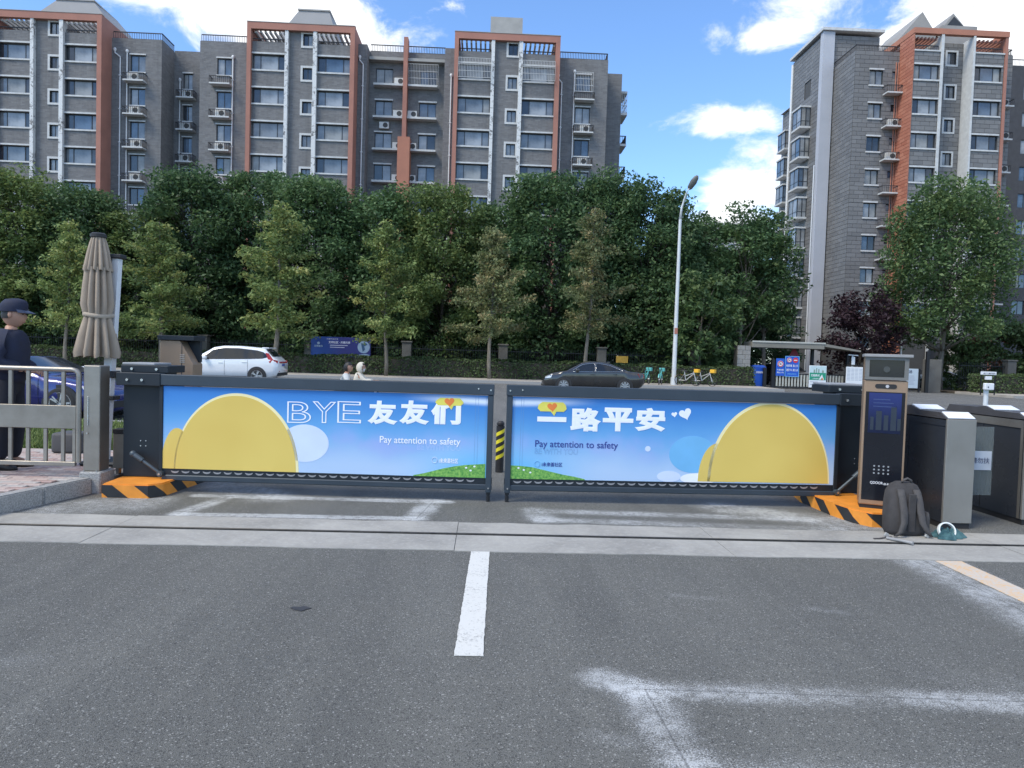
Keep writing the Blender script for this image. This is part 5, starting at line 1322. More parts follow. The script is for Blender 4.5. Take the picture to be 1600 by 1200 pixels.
def rect_holes(a0, a1, z0, z1, holes):
    """cells of a rectangle left over round rectangular holes"""
    xs = sorted({a0, a1, *[min(max(v, a0), a1) for h in holes for v in h[:2]]}); zs = sorted({z0, z1, *[min(max(v, z0), z1) for h in holes for v in h[2:]]})
    out = []
    for i in range(len(xs) - 1):
        for j in range(len(zs) - 1):
            cx, cz = (xs[i] + xs[i + 1]) / 2, (zs[j] + zs[j + 1]) / 2
            if xs[i + 1] - xs[i] < 1e-6 or zs[j + 1] - zs[j] < 1e-6: continue
            if any(h[0] < cx < h[1] and h[2] < cz < h[3] for h in holes): continue
            out.append((xs[i], xs[i + 1], zs[j], zs[j + 1]))
    return out
def wall(name, parent, face, p, a0, a1, z0, z1, holes, m, depth=.3):
    """wall in the plane y=p ('y': faces -y; a is x), x=p ('-x' or '+x': a is y); holes get reveals"""
    q = MB()
    sgn = {'y': 1, '-x': 1, '+x': -1}[face]
    pt = (lambda a, d, z: (a, p + d * sgn, z)) if face == 'y' else (lambda a, d, z: (p + d * sgn, a, z))
    for (b0, b1, c0, c1) in rect_holes(a0, a1, z0, z1, holes): q.quad(pt(b0, 0, c0), pt(b1, 0, c0), pt(b1, 0, c1), pt(b0, 0, c1))
    for (b0, b1, c0, c1) in holes:
        q.quad(pt(b0, 0, c0), pt(b0, depth, c0), pt(b0, depth, c1), pt(b0, 0, c1)); q.quad(pt(b1, 0, c0), pt(b1, depth, c0), pt(b1, depth, c1), pt(b1, 0, c1))
        q.quad(pt(b0, 0, c0), pt(b1, 0, c0), pt(b1, depth, c0), pt(b0, depth, c0)); q.quad(pt(b0, 0, c1), pt(b1, 0, c1), pt(b1, depth, c1), pt(b0, depth, c1))
        q.quad(pt(b0, depth, c0), pt(b1, depth, c0), pt(b1, depth, c1), pt(b0, depth, c1))
    return q.build(name, m, parent, recalc=False)

def window(parent, x0, x1, z0, z1, y, splits, rnd, style='wide', rz=0.):
    """frame with mullions and one pane per light; x along the wall from x0, front at y"""
    w, h = x1 - x0, z1 - z0
    def mk():
        q = MB(); f = .06
        q.box(0, w, 0, .07, 0, f); q.box(0, w, 0, .07, h - f, h); q.box(0, f, 0, .07, f + .001, h - f - .001); q.box(w - f, w, 0, .07, f + .001, h - f - .001)
        for s in splits: q.box(w * s - .03, w * s + .03, .005, .065, f + .001, h - f - .001)
        return q.mesh('window', M_wframe)
    fm = cached(('f', round(w, 3), round(h, 3), tuple(splits)), mk)
    o = inst('window', fm, parent, (x0, y, z0), (0, 0, rz) if rz else None)
    ed = [0, *splits, 1]
    for i in range(len(ed) - 1):
        a, b = w * ed[i] + (.06 if i == 0 else .031), w * ed[i + 1] - (.06 if i == len(ed) - 2 else .031)
        if style == 'wide': k = rnd.choice([1, 1, 0, 3, 4]) if i == 1 else rnd.choice([2, 2, 3, 3, 4])
        elif style == 'small': k = rnd.choice([3, 1, 2, 3])
        else: k = rnd.choice([0, 3, 1, 4, 2, 0])
        dy = rnd.choice([.03, .045])
        def mkp(a=a, b=b, dy=dy, k=k):
            q = MB(); q.box(a, b, dy, dy + .012, .061, h - .061); return q.mesh('pane', PANES[k])
        link('pane', cached(('p', round(a, 3), round(b, 3), round(h, 3), dy, k), mkp), o)
    return o
def band(name, parent, x0, x1, y0, y1, z0, z1, m): 
    q = MB(); q.box(x0, x1, y0, y1, z0, z1); return q.build(name, m, parent)
def railing(parent, pts, z, h=.55, name='railing', gap=.14):
    q = MB()
    for (xa, ya), (xb, yb) in zip(pts, pts[1:]):
        L = math.hypot(xb - xa, yb - ya)
        q.bar((xa, ya, z + h), (xb, yb, z + h), .07, .07); q.bar((xa, ya, z + .06), (xb, yb, z + .06), .03, .03)
        n = max(1, int(L / gap))
        for k in range(n + 1): q.rod((xa + (xb - xa) * k / n, ya + (yb - ya) * k / n, z), (xa + (xb - xa) * k / n, ya + (yb - ya) * k / n, z + h), .02, n=4)
    return q.build(name, M_ironr, parent)
def ac_mesh():
    def mk():
        q = MB(); q.box(-.42, .42, -.16, .16, 0, .58, .02); return q.mesh('air_conditioner', M_acw)
    def mk2():
        q = MB(); q.rod((.12, -.165, .29), (.12, -.17, .29), .22, n=20); return q.mesh('fan_grille', M_acd)
    return cached('ac', mk), cached('acf', mk2)
def air_con(parent, x, y, z, rz=0.):
    a, f = ac_mesh(); o = inst('air_conditioner', a, parent, (x, y, z), (0, 0, rz)); link('fan_grille', f, o)
def ac_shelf(parent, x0, x1, y, z, rnd, d=.75, ac=True):
    def mk():
        q = MB(); q.box(0, x1 - x0, -d, 0, 0, .13, .01); return q.mesh('balcony_slab', M_trimw)
    inst('balcony_slab', cached(('sl', round(x1 - x0, 2), d), mk), parent, (x0, y - .003, z))
    def mkr():
        q = MB(); L = x1 - x0
        pts = [(0, 0), (0, -d + .05), (L, -d + .05), (L, 0)]
        for (xa, ya), (xb, yb) in zip(pts, pts[1:]):
            q.bar((xa, ya, .68), (xb, yb, .68), .05, .05); n = max(1, int(math.hypot(xb - xa, yb - ya) / .16))
            for k in range(n + 1): q.rod((xa + (xb - xa) * k / n, ya + (yb - ya) * k / n, .13), (xa + (xb - xa) * k / n, ya + (yb - ya) * k / n, .68), .017, n=4)
        return q.mesh('shelf_railing', M_ironr)
    inst('shelf_railing', cached(('sr', round(x1 - x0, 2), d), mkr), parent, (x0, y - .003, z))
    if ac and rnd.random() < .72: air_con(parent, x0 + (x1 - x0) * rnd.uniform(.4, .62), y - d * .5, z + .135)
def cage(parent, x0, x1, y, z0, z1, d=.4):
    q = MB()
    n = int((x1 - x0) / .13)
    for k in range(n + 1): q.rod((x0 + (x1 - x0) * k / n, y - d, z0), (x0 + (x1 - x0) * k / n, y - d, z1), .014, n=4)
    for z in (z0, z0 + (z1 - z0) * .33, z0 + (z1 - z0) * .66, z1):
        q.bar((x0, y - d, z), (x1, y - d, z), .03, .03); q.bar((x0, y - d, z), (x0, y - .002, z), .03, .03); q.bar((x1, y - d, z), (x1, y - .002, z), .03, .03)
    q.build('window_cage', M_trimw, parent)
def downpipe(parent, x, y, z0, z1, hook=0.):
    q = MB(); pts = [(x, y, z0), (x, y, z1 - .6), (x, y, z1 - .45)]
    if hook: pts += [(x - hook, y, z1 - .1), (x - hook, y, z1)]
    else: pts += [(x, y, z1)]
    q.tube(pts, .055, 8)
    q.lathe([(.07, z1), (.13, z1 + .14), (.13, z1 + .2), (.07, z1 + .3)], (x - hook, y, 0), 10)
    for k in range(int((z1 - z0) / 2.8)): q.box(x - .1, x + .1, y - .07, y + .08, z0 + 1.5 + 2.8 * k, z0 + 1.56 + 2.8 * k)
    q.build('downpipe', M_pipe, parent, smooth=True)

LP = 2.79; rb = random.Random(21)
left = thing('apartment_building', 'long grey brick apartment block with three terracotta framed bays behind the trees at left', 'apartment block', (-15, 68, 0))
LINT = 26.30
FL = [k for k in range(0, 7)]
def bay(ox, tag_):
    X = lambda v: v + ox
    xl0, xl1, xa0, xa1, xb0, xb1, xr0, xr1 = map(X, (-20.52, -20.18, -17.41, -17.13, -15.08, -14.76, -12.0, -11.62))
    zt = 28.66
    wide_holes_l, wide_holes_r, sm = [], [], []
    for k in FL:
        z1 = LINT - LP * k - .14; z0 = z1 - 1.26
        wide_holes_l.append((xl1 + .02, xa0 - .02, z0, z1)); wide_holes_r.append((xb1 + .02, xr0 - .02, z0, z1))
    for k in range(-1, 7):
        z1 = 25.20 - LP * k; sm.append((X(-15.98), X(-15.18), z1 - .98, z1))
    wall('wall', left, 'y', 62.25, xl1, xa0, 0, 27.2, wide_holes_l, M_brick); wall('wall', left, 'y', 62.25, xb1, xr0, 0, 27.2, wide_holes_r, M_brick)
    wall('wall', left, 'y', 62.3, xa1, xb0, 0, 28.3, sm, M_brick)
    for hs in (wide_holes_l, wide_holes_r):
        for (a, b, z0, z1) in hs:
            window(left, a, b, z0, z1, 62.42, (.24, .78), rb)
    for (a, b, z0, z1) in sm:
        window(left, a, b, z0, z1, 62.42, (.5,), rb, 'small')
        def mk():
            q = MB(); t_ = .17; w_, h_ = .8, .98
            q.box(-t_, w_ + t_, -.06, .1, -t_, 0); q.box(-t_, w_ + t_, -.06, .1, h_, h_ + t_); q.box(-t_, 0, -.06, .1, .001, h_ - .001); q.box(w_, w_ + t_, -.06, .1, .001, h_ - .001)
            return q.mesh('window_surround', M_trimw)
        inst('window_surround', cached('surr', mk), left, (a, 62.3, z0))
    for k in FL:
        z = LINT - LP * k
        for (a, b) in ((xl1, xa0), (xb1, xr0)):
            def mk(b=b, a=a):
                q = MB(); q.box(0, b - a - .004, -.1, .12, 0, .13); return q.mesh('sill_band', M_trimw)
            me = cached(('band', round(b - a, 2)), mk)
            inst('sill_band', me, left, (a + .002, 62.25, z - .13)); inst('sill_band', me, left, (a + .002, 62.25, z - .14 - 1.26 - .135))
    # pilasters, frame, cap
    for (a, b) in ((xa0, xa1), (xb0, xb1)): band('pilaster', left, a + .001, b - .001, 61.95, 62.6, 0, 28.1, M_peel)
    band('frame_column', left, xl0, xl1 - .002, 61.9, 66.2, 0, 28.1, M_terra); band('frame_column', left, xr0 + .002, xr1, 61.9, 66.2, 0, 28.1, M_terra)
    q = MB(); q.box(xl0, xr1, 61.9, 62.3, 28.102, zt); q.box(xl0, xl0 + .4, 62.302, 66.2, 28.102, zt); q.box(xr1 - .4, xr1, 62.302, 66.2, 28.102, zt); q.box(xl0, xr1, 66.202, 66.5, 28.102, zt); q.build('frame_cap', M_terra, left)
    q = MB(); q.box(xl0 - .02, xr1 + .02, 61.87, 62.32, zt + .001, zt + .05); q.build('cap_flashing', M_concg, left)
    # terrace with slats open to the sky
    for (a, b) in ((xl1, xa0), (xb1, xr0)):
        band('terrace_floor', left, a + .002, b - .002, 62.3, 66, 27.0, 27.1, M_concg)
        def mk():
            q = MB(); q.box(-.075, .075, 0, 3.88, 0, .2); return q.mesh('slat', M_trimw)
        n = 7
        for k in range(n): inst('slat', cached('slat', mk), left, (a + .25 + (b - a - .4) * k / (n - 1), 62.31, 27.93))
        railing(left, [(a + .05, 62.4), (b - .05, 62.4)], 27.2, .28, gap=.2)
    band('stair_core', left, xa1 + .002, xb0 - .002, 62.62, 67, 20, 28.29, M_brick)
    band('core_wall', left, xl0 + .002, xr1 - .002, 66.51, 74, 0, 27.3, M_brick)
    band('bay_side', left, xl0 + .01, xl0 + .3, 66.6, 74, 0, 27.35, M_brick)
for ox, tg2 in ((-20.72, 'a'), (0, 'm'), (17.22, 'r')): bay(ox, tg2)
for (a, b) in ((-2.95, -.22), (2.47, 5.2)): cage(left, a, b, 62.15, 24.85, 26.45, .45)
# the sloping plant rooms on the roof
def plant_room(x0, x1, x2, x3, z0, z1, y0=64.5, y1=70):
    q = MB(); q.loft([[(x0, y0, z0), (x3, y0, z0), (x3 + .3, y1, z0), (x0, y1, z0)], [(x1, y0 + .6, z1), (x2, y0 + .6, z1), (x2 + .2, y1 - 1, z1), (x1, y1 - 1, z1)]])
    q.build('plant_room', mat('plant_room_grey', (.3, .3, .305), .8, 0, .1, .5), left)
    q = MB(); q.box(x1 - .1, x2 + .1, y0 + .5, y1 - .9, z1 + .001, z1 + .12); q.build('plant_room_cap', M_concg, left)
plant_room(-19.0, -17.1, -14.5, -13.5, 28.3, 31.2)
plant_room(-41.0, -37.8, -34.7, -32.4, 28.3, 31.1)
q = MB(); q.box(-.35, 2.45, 64.5, 68, 28.3, 31.2); q.build('plant_room', M_concg, left)

def plain_section(x0, x1, y, ztop, wx0, wx1, first_top, wh, shelf, rail=True, nfl=7, cages=()):
    holes = [(wx0, wx1, first_top - LP * k - wh, first_top - LP * k) for k in range(nfl)]
    wall('wall', left, 'y', y, x0, x1, 0, ztop, holes, M_brick)
    for i, (a, b, z0, z1) in enumerate(holes):
        window(left, a, b, z0, z1, y + .12, (.5,), rb, 'plain')
        def mk():
            q = MB(); q.box(-.06, wx1 - wx0 + .06, -.08, .1, 0, .1); return q.mesh('lintel', M_trimw)
        me = cached(('lin', round(wx1 - wx0, 2)), mk)
        inst('lintel', me, left, (a, y, z1 + .005)); inst('lintel', me, left, (a, y, z0 - .105))
        if shelf: ac_shelf(left, shelf[0], shelf[1], y, z0 - 1.0, rb)
        if i in cages: cage(left, a - .1, b + .15, y, z0 - .15, z1 + .1, .35)
    if rail: railing(left, [(x0 + .05, y + .15), (x1 - .05, y + .15)], ztop, .58)
# B, recess, C
plain_section(-32.3, -28.15, 63.5, 27.45, -30.75, -29.5, 26.1, 1.4, (-31.05, -29.35))
q = MB(); q.quad((-28.15, 63.5, 0), (-28.15, 66, 0), (-28.15, 66, 27.45), (-28.15, 63.5, 27.45)); q.build('side_wall', M_brick, left, recalc=False)
railing(left, [(-28.2, 63.65), (-28.2, 66)], 27.45, .58)
plain_section(-28.15, -24.95, 66, 27.6, -27.35, -26.55, 25.65, 1.35, (-27.7, -26.2), rail=False)
q = MB(); q.quad((-24.95, 63.5, 0), (-24.95, 66, 0), (-24.95, 66, 27.55), (-24.95, 63.5, 27.55)); q.build('side_wall', M_brick, left, recalc=False)
plain_section(-24.95, -20.53, 63.5, 27.55, -23.5, -22.28, 26.15, 1.4, (-23.9, -22.2))
band('roof_slab', left, -32.4, -20.5, 66.3, 74, 26.9, 27.1, M_concg)
# D, E, F between the middle and right bays
wall('wall', left, 'y', 63.5, -11.61, -10.85, 0, 27.9, [], M_brick); wall('wall', left, 'y', 63.5, -4.2, -3.3, 0, 27.9, [], M_brick)
q = MB(); q.quad((-10.85, 63.5, 0), (-10.85, 65, 0), (-10.85, 65, 27.9), (-10.85, 63.5, 27.9)); q.quad((-4.2, 63.5, 0), (-4.2, 65, 0), (-4.2, 65, 27.9), (-4.2, 63.5, 27.9)); q.build('side_wall', M_brick, left, recalc=False)
eh = []
for k in range(7):
    z1 = 26.5 - LP * k
    eh += [(-10.3, -8.8, z1 - 1.42, z1), (-6.45, -4.95, z1 - 1.47, z1 - .05)]
wall('wall', left, 'y', 65, -10.85, -4.2, 0, 27.95, eh, M_brick)
for i, (a, b, z0, z1) in enumerate(eh):
    window(left, a, b, z0, z1, 65.12, (.5,), rb, 'plain')
    def mk():
        q = MB(); q.box(-.06, 1.56, -.1, .1, 0, .13); return q.mesh('lintel', M_trimw)
    if i > 1: inst('lintel', cached('linE', mk), left, (a, 65, z1 + .005))
band('lintel', left, -10.8, -4.25, 64.35, 64.998, 27.0, 27.25, M_concg)
for k in range(7):
    z = 25.0 - LP * k
    for (a, b) in ((-10.4, -7.82), (-7.42, -4.85)):
        def mk():
            q = MB(); q.box(0, 2.56, -.7, -.002, 0, .17); return q.mesh('balcony_slab', M_trimw)
        inst('balcony_slab', cached('slE', mk), left, (a, 65, z - .17))
    if k: air_con(left, -8.25, 64.7, z + .002); air_con(left, -7.0, 64.7, z + .002)
    elif True: air_con(left, -8.2, 64.7, z + .002)
air_con(left, -9.45, 64.82, 21.2)
cage(left, -7.38, -4.8, 65, 24.95, 26.75, .68)
railing(left, [(-10.8, 65.1), (-4.25, 65.1)], 27.95, .6)
band('fin', left, -7.8, -7.44, 64.0, 64.998, 19.2, 28.9, M_terra); band('fin_base', left, -8.1, -7.05, 63.6, 64.996, 0, 20.25, M_orange)
# G and the right-hand end wall with its boxes
plain_section(5.61, 9.95, 63.5, 27.5, 7.2, 8.5, 26.15, 1.4, (7.05, 8.75), cages=(0,))
railing(left, [(9.9, 63.65), (9.9, 66)], 27.5, .58)
q = MB(); q.quad((9.95, 63.5, 0), (9.95, 66, 0), (9.95, 66, 27.5), (9.95, 63.5, 27.5)); q.build('side_wall', M_brick, left, recalc=False)
wall('wall', left, 'y', 66, 9.95, 11.65, 0, 27.35, [], M_brick)
wall('wall', left, '+x', 11.65, 66, 76, 0, 27.35, [(67.2, 68.6, 26.0 - LP * k - 1.9, 26.0 - LP * k) for k in range(7)], M_brick)
band('roof_slab', left, -11.6, 11.6, 66.6, 75.9, 27.0, 27.2, M_concg)
for k in range(7):
    z = 23.9 - LP * k
    band('balcony_slab', left, 11.653, 12.35, 66.6, 69.2, z, z + .2, M_trimw)
    if k == 0:
        band('balcony_roof', left, 11.653, 12.3, 66.6, 69.2, z + 2.0, z + 2.15, M_trimw)
        q = MB()
        for zz in (z + .3, z + .9, z + 1.4, z + 1.95): q.bar((12.28, 66.65, zz), (12.28, 69.15, zz), .04, .04); q.bar((11.66, 66.65, zz), (12.28, 66.65, zz), .04, .04)
        for j in range(6): q.rod((12.28, 66.65 + .5 * j, z + .2), (12.28, 66.65 + .5 * j, z + 2.), .02, n=5)
        for xx in (11.85, 12.05): q.rod((xx, 66.65, z + .2), (xx, 66.65, z + 2.), .02, n=5)
        q.build('balcony_cage', M_trimw, left)
    else: railing(left, [(11.7, 66.65), (12.3, 66.65), (12.3, 69.15)], z + .2, .7)
for (x, y, z1, hk) in ((-31.55, 63.4, 26.3, .45), (-30.98, 63.4, 26.2, 0), (-22.15, 63.4, 26.1, 0), (-11.15, 63.4, 26.6, .3), (-3.6, 63.4, 25.4, 0), (5.95, 63.4, 25.8, .3), (7.05, 63.4, 26.2, 0), (-27.6, 65.9, 24.9, 0)): downpipe(left, x, y, 6, z1, hk)

# right-hand building faced with large tiles
ttile = NT('grey_tile'); gi = ttile.geo(); P = gi.outputs['Position']
tn = ttile.noise(1.2, 4, .6, P)
c = ttile.mix(gi.outputs['Random Per Island'], (.145, .145, .147), (.2, .2, .202)); c = ttile.mix(ttile.ramp(tn, .35, .7, 0., .3), c, (.16, .155, .15))
ttile.set(Base_Color=c, Roughness=.6); M_tile = ttile.m
M_joint = mat('tile_joint', (.075, .077, .08), .9)
tot = NT('orange_tile'); gi = tot.geo(); tot.set(Base_Color=tot.mix(gi.outputs['Random Per Island'], srgb(166, 104, 84), srgb(184, 124, 102)), Roughness=.6); M_otile = tot.m
M_ojoint = mat('orange_joint', srgb(130, 84, 68), .9)
right = thing('apartment_building', 'tall grey tiled apartment block with orange flank and white fins at right', 'apartment block', (37, 67, 0))
def tiled(face, p, a0, a1, z0, z1, holes, tw=.82, th=.36, orange=False, zmin=4.):
    wall('wall', right, face, p, a0, a1, 0, z1, holes, M_ojoint if orange else M_joint)
    q_v = []; sgn = -1 if face in ('y', '-x') else 1; d = .02 * sgn; g = .014
    z = z1; r = 0
    while z > max(z0, zmin) + .05:
        zb = max(z - th, z0); a = a0 - (tw / 2 if r % 2 else 0)
        while a < a1 - .02:
            b = min(a + tw, a1); aa = max(a, a0)
            for (c0, c1, e0, e1) in rect_holes(aa + g, b - g, zb + g, z - g, holes) if b - aa > .06 else ():
                if c1 - c0 > .03 and e1 - e0 > .03: q_v.append((c0, c1, e0, e1))
            a += tw
        z -= th; r += 1
    V = []; 
    for (c0, c1, e0, e1) in q_v:
        f = (lambda u, dd, w: (u, p + dd, w)) if face == 'y' else (lambda u, dd, w: (p + dd, u, w))
        A = [f(c0, d, e0), f(c1, d, e0), f(c1, d, e1), f(c0, d, e1)]; B = [f(c0, 0, e0), f(c1, 0, e0), f(c1, 0, e1), f(c0, 0, e1)]
        V.append((A, B))
    verts, faces = [], []
    for A, B in V:
        n = len(verts); verts += A + B
        F = [(n, n + 1, n + 2, n + 3), (n, n + 4, n + 5, n + 1), (n + 1, n + 5, n + 6, n + 2), (n + 2, n + 6, n + 7, n + 3), (n + 3, n + 7, n + 4, n)]
        faces += F if sgn < 0 and face == 'y' else [f[::-1] for f in F] if face == '-x' else F
    off = OFF[right.name]
    me = np_mesh('wall_tile', [(v[0] - off.x, v[1] - off.y, v[2] - off.z) for v in verts], faces, M_otile if orange else M_tile)
    o = link('wall_tile', me, right); o['kind'] = 'stuff'
RPI = 2.83; rr_ = random.Random(5)
FY0 = 60.
def rw(lint, k): return lint - RPI * k
# front frame: wide windows either side of a recessed centre between white fins
wl_ = [(35.05, 37.15, rw(26.9, k) - 1.2, rw(26.9, k)) for k in range(8)]; wr_ = [(40.2, 42.5, rw(26.95, k) - 1.2, rw(26.95, k)) for k in range(8)]
sm_ = [(38.55, 39.35, rw(28.55, k) - 1.05, rw(28.55, k)) for k in range(9)]
tiled('y', FY0, 34.95, 37.25, 0, 28.0, wl_); tiled('y', FY0, 40.1, 42.7, 0, 28.0, wr_); tiled('y', 61.2, 37.4, 40.05, 0, 29.3, sm_)
for hs in (wl_, wr_):
    for (a, b, z0, z1) in hs:
        window(right, a, b, z0, z1, FY0 + .1, (.24, .72), rr_)
        for z in (z1 + .005, z0 - .135):
            def mk(a=a, b=b):
                q = MB(); q.box(-.06, b - a + .06, -.1, .1, 0, .13); return q.mesh('sill_band', M_trimw)
            inst('sill_band', cached(('rb', round(b - a, 2)), mk), right, (a, FY0, z))
for (a, b, z0, z1) in sm_:
    window(right, a, b, z0, z1, 61.28, (.5,), rr_, 'small')
    def mk():
        q = MB(); t_ = .15; w_, h_ = .8, 1.05
        q.box(-t_, w_ + t_, -.06, .1, -t_, 0); q.box(-t_, w_ + t_, -.06, .1, h_, h_ + t_); q.box(-t_, 0, -.06, .1, .001, h_ - .001); q.box(w_, w_ + t_, -.06, .1, .001, h_ - .001)
        return q.mesh('window_surround', M_trimw)
    inst('window_surround', cached('rsurr', mk), right, (a, 61.2, z0))
band('fin', right, 37.252, 37.39, 59.93, 61.9, 0, 29.4, M_trimw); band('fin', right, 39.96, 40.098, 59.93, 61.9, 0, 29.4, M_trimw)
band('fin_edge', right, 37.2, 37.44, 59.86, 59.928, 0, 29.4, M_trimw); band('fin_edge', right, 39.95, 40.13, 59.86, 59.928, 0, 29.4, M_trimw)
# orange flank and cap
tiled('-x', 34.9, 59.9, 61.997, 0, 29.42, [], .75, .3, True, 2.)
band('frame_column', right, 34.902, 34.948, 59.9, 60.05, 0, 29.4, M_orange); band('frame_column', right, 42.72, 42.95, 59.9, 62.4, 0, 29.42, M_terra)
q = MB(); q.box(34.85, 42.98, 59.85, 60.25, 29.43, 29.88); q.box(34.85, 35.2, 60.252, 65, 29.43, 29.88); q.box(42.6, 42.98, 60.252, 65, 29.43, 29.88); q.build('frame_cap', M_orange, right)
for (a, b) in ((34.95, 37.2), (40.15, 42.7)):
    band('coping', right, a, b, 59.9, 60.3, 28.003, 28.12, M_trimw)
    band('terrace_floor', right, a, b, 60.3, 64, 27.6, 27.7, M_concg)
    band('terrace_wall', right, a, b, 63.9, 64.1, 27.702, 29.4, M_joint)
    for k in range(7):
        def mk():
            q = MB(); q.box(-.06, .06, 0, 3.6, 0, .2); return q.mesh('slat', M_terra)
        inst('slat', cached('rslat', mk), right, (a + .2 + (b - a - .4) * k / 6, 60.26, 29.1))
    railing(right, [(a + .05, 60.2), (b - .05, 60.2)], 28.12, .45, gap=.14)
band('core', right, 35.2, 42.6, 64.11, 74, 0, 29.3, M_joint)
# block J between the orange flank and the white corner
jh = [(32.32, 33.5, rw(27.1, k) - 1.25, rw(27.1, k)) for k in range(9)] + [(34.3, 34.7, rw(27.05, k) - .6, rw(27.05, k)) for k in range(9)]
tiled('y', 62., 31.03, 34.9, 0, 28.7, jh); tiled('-x', 31.03, 62, 66.2, 0, 28.7, [])
for i, (a, b, z0, z1) in enumerate(jh):
    window(right, a, b, z0, z1, 62.1, (.5,) if i < 9 else (), rr_, 'plain')
    if i < 9:
        for z in (z1 + .005, z0 - .135):
            def mk():
                q = MB(); q.box(-.06, 1.24, -.1, .1, 0, .13); return q.mesh('sill_band', M_trimw)
            inst('sill_band', cached('jb', mk), right, (a, 62, z))
for k in range(9): ac_shelf(right, 33.55, 34.88, 61.998, rw(25.2, k) - .25, rr_, .8)
railing(right, [(31.1, 66), (31.1, 62.1), (34.85, 62.1)], 28.7, .5)
band('roof_slab', right, 31.1, 34.85, 62.2, 66, 28.2, 28.4, M_concg)
for x, z1 in ((34.6, 27.8), (34.8, 27.8)):
    q = MB(); q.rod((x, 61.93, 1), (x, 61.93, z1), .05, n=8); q.build('drain_pipe', M_orange, right, smooth=True)
# block H with the white corner pilaster
hl = [(68.2, 69.6, rw(28.6, k) - 1.6, rw(28.6, k)) for k in range(10)]
tiled('y', 66., 30.9, 35.2, 20, 31.7, [], zmin=28.5); tiled('-x', 30.0, 66.3, 72.5, 0, 31.7, hl)
band('corner_pilaster', right, 29.85, 30.9, 65.7, 66.3, 0, 31.9, mat('pilaster_white', (.44, .455, .5), .7, 0, .05, .6))
q = MB(); q.prism([(29.7, 31.95), (35.4, 31.95), (35.4, 32.2), (29.7, 32.2)], 'y', 65.5, 72.7); q.build('roof_cap', M_trimw, right)
q = MB(); q.box(30.05, 35.1, 66.05, 72.4, 20, 31.69); q.build('core', M_joint, right)
def bay_window(y0, y1, x, z0, z1, d=.9):
    w = thing_part = None
    band('balcony_slab', right, x - d - .12, x - .003, y0 - .1, y1 + .1, z0 - .18, z0, M_trimw); band('balcony_slab', right, x - d - .12, x - .003, y0 - .1, y1 + .1, z1, z1 + .16, M_trimw)
    q = MB()
    for (xx, yy) in ((x - d, y0), (x - d, y1), (x - d, (y0 + y1) / 2), (x - .04, y0), (x - d / 2, y0)): q.box(xx - .035, xx + .035, yy - .035, yy + .035, z0 + .001, z1 - .001)
    for zz in (z0 + .5,): q.bar((x - d, y0, zz), (x - d, y1, zz), .05, .05); q.bar((x - d, y0, zz), (x - .03, y0, zz), .05, .05)
    f = q.build('window', M_wframe, right)
    for (a, b) in ((y0 + .04, (y0 + y1) / 2 - .04), ((y0 + y1) / 2 + .04, y1 - .04)):
        q = MB(); q.box(x - d - .008, x - d + .008, a, b, z0 + .002, z1 - .002); q.build('pane', rr_.choice(PANES[:2] + PANES[3:]), f)
    for (a, b) in ((x - d + .04, x - d / 2 - .04), (x - d / 2 + .04, x - .06)):
        q = MB(); q.box(a, b, y0 - .008, y0 + .008, z0 + .002, z1 - .002); q.build('pane', rr_.choice(PANES[:2] + PANES[3:]), f)
for (a, b, z0, z1) in hl[:1]:
    o = window(right, a, b, z0, z1, 0, (.5,), rr_, 'plain'); o.location = Vector((30.12, b, z0)) - OFF[right.name]; o.rotation_euler = (0, 0, -math.pi / 2)
for k in range(1, 9):
    z0 = rw(28.6, k) - 1.7; bay_window(68.0, 69.8, 29.978, z0, z0 + 1.75)
# far wing beyond, with its own bay windows
tiled('-x', 31.8, 72.6, 79, 0, 28.8, [])
q = MB(); q.prism([(31.5, 28.81), (33.6, 28.81), (33.6, 29.6), (32.4, 29.6)], 'y', 72.55, 79); q.build('wing_roof', M_concg, right)
for k in range(0, 8):
    z0 = rw(26.2, k) - 1.7; bay_window(76.4, 78.2, 31.78, z0, z0 + 1.75, .7)
q = MB(); q.rod((29.75, 66.25, 1), (29.75, 66.25, 20), .05, n=8); q.rod((29.92, 72.45, 1), (29.92, 72.45, 31.5), .12, n=10); q.build('drain_pipe', M_pipe, right, smooth=True)
# block K right of the frame
kh = [(43.6, 44.1, rw(26.6, k) - 1.35, rw(26.6, k)) for k in range(8)]
tiled('y', 62., 42.96, 44.9, 0, 28.9, kh)
for (a, b, z0, z1) in kh:
    window(right, a, b, z0, z1, 62.1, (), rr_, 'plain'); 
    def mk():
        q = MB(); q.box(-.06, .56, -.08, .1, 0, .1); return q.mesh('lintel', M_trimw)
    inst('lintel', cached('lk', mk), right, (a, 62, z1 + .005)); inst('lintel', cached('lk', mk), right, (a, 62, z0 - .105))
    ac_shelf(right, 43.3, 44.75, 62, z0 - .98, rr_, .7)
railing(right, [(43.0, 62.1), (44.85, 62.1), (44.85, 66)], 28.9, .5)
band('core', right, 42.99, 44.88, 62.35, 74, 0, 28.88, M_joint)
# gables on the roof
for (xa, xb, xc, za, zb) in ((35.6, 37.9, 39.4, 29.9, 33.2), (39.2, 40.7, 42.3, 30.6, 33.2)):
    q = MB(); q.prism([(xa, za), (xc, za), (xc, za + (zb - za) * .35), (xb, zb), (xa, za + .5)], 'y', 64., 70); q.build('gable', mat('gable_grey', (.3, .29, .275), .8, 0, .1, .6), right)
q = MB(); q.prism([(40.1, 32.05), (41.7, 32.05), (40.75, 32.9)], 'y', 63.95, 64.0); q.build('gable_window', M_wframe, right)
q = MB(); q.box(39.45, 42.6, 63.5, 63.98, 29.9, 31.9); q.build('roof_wall', MATS['gable_grey'], right)

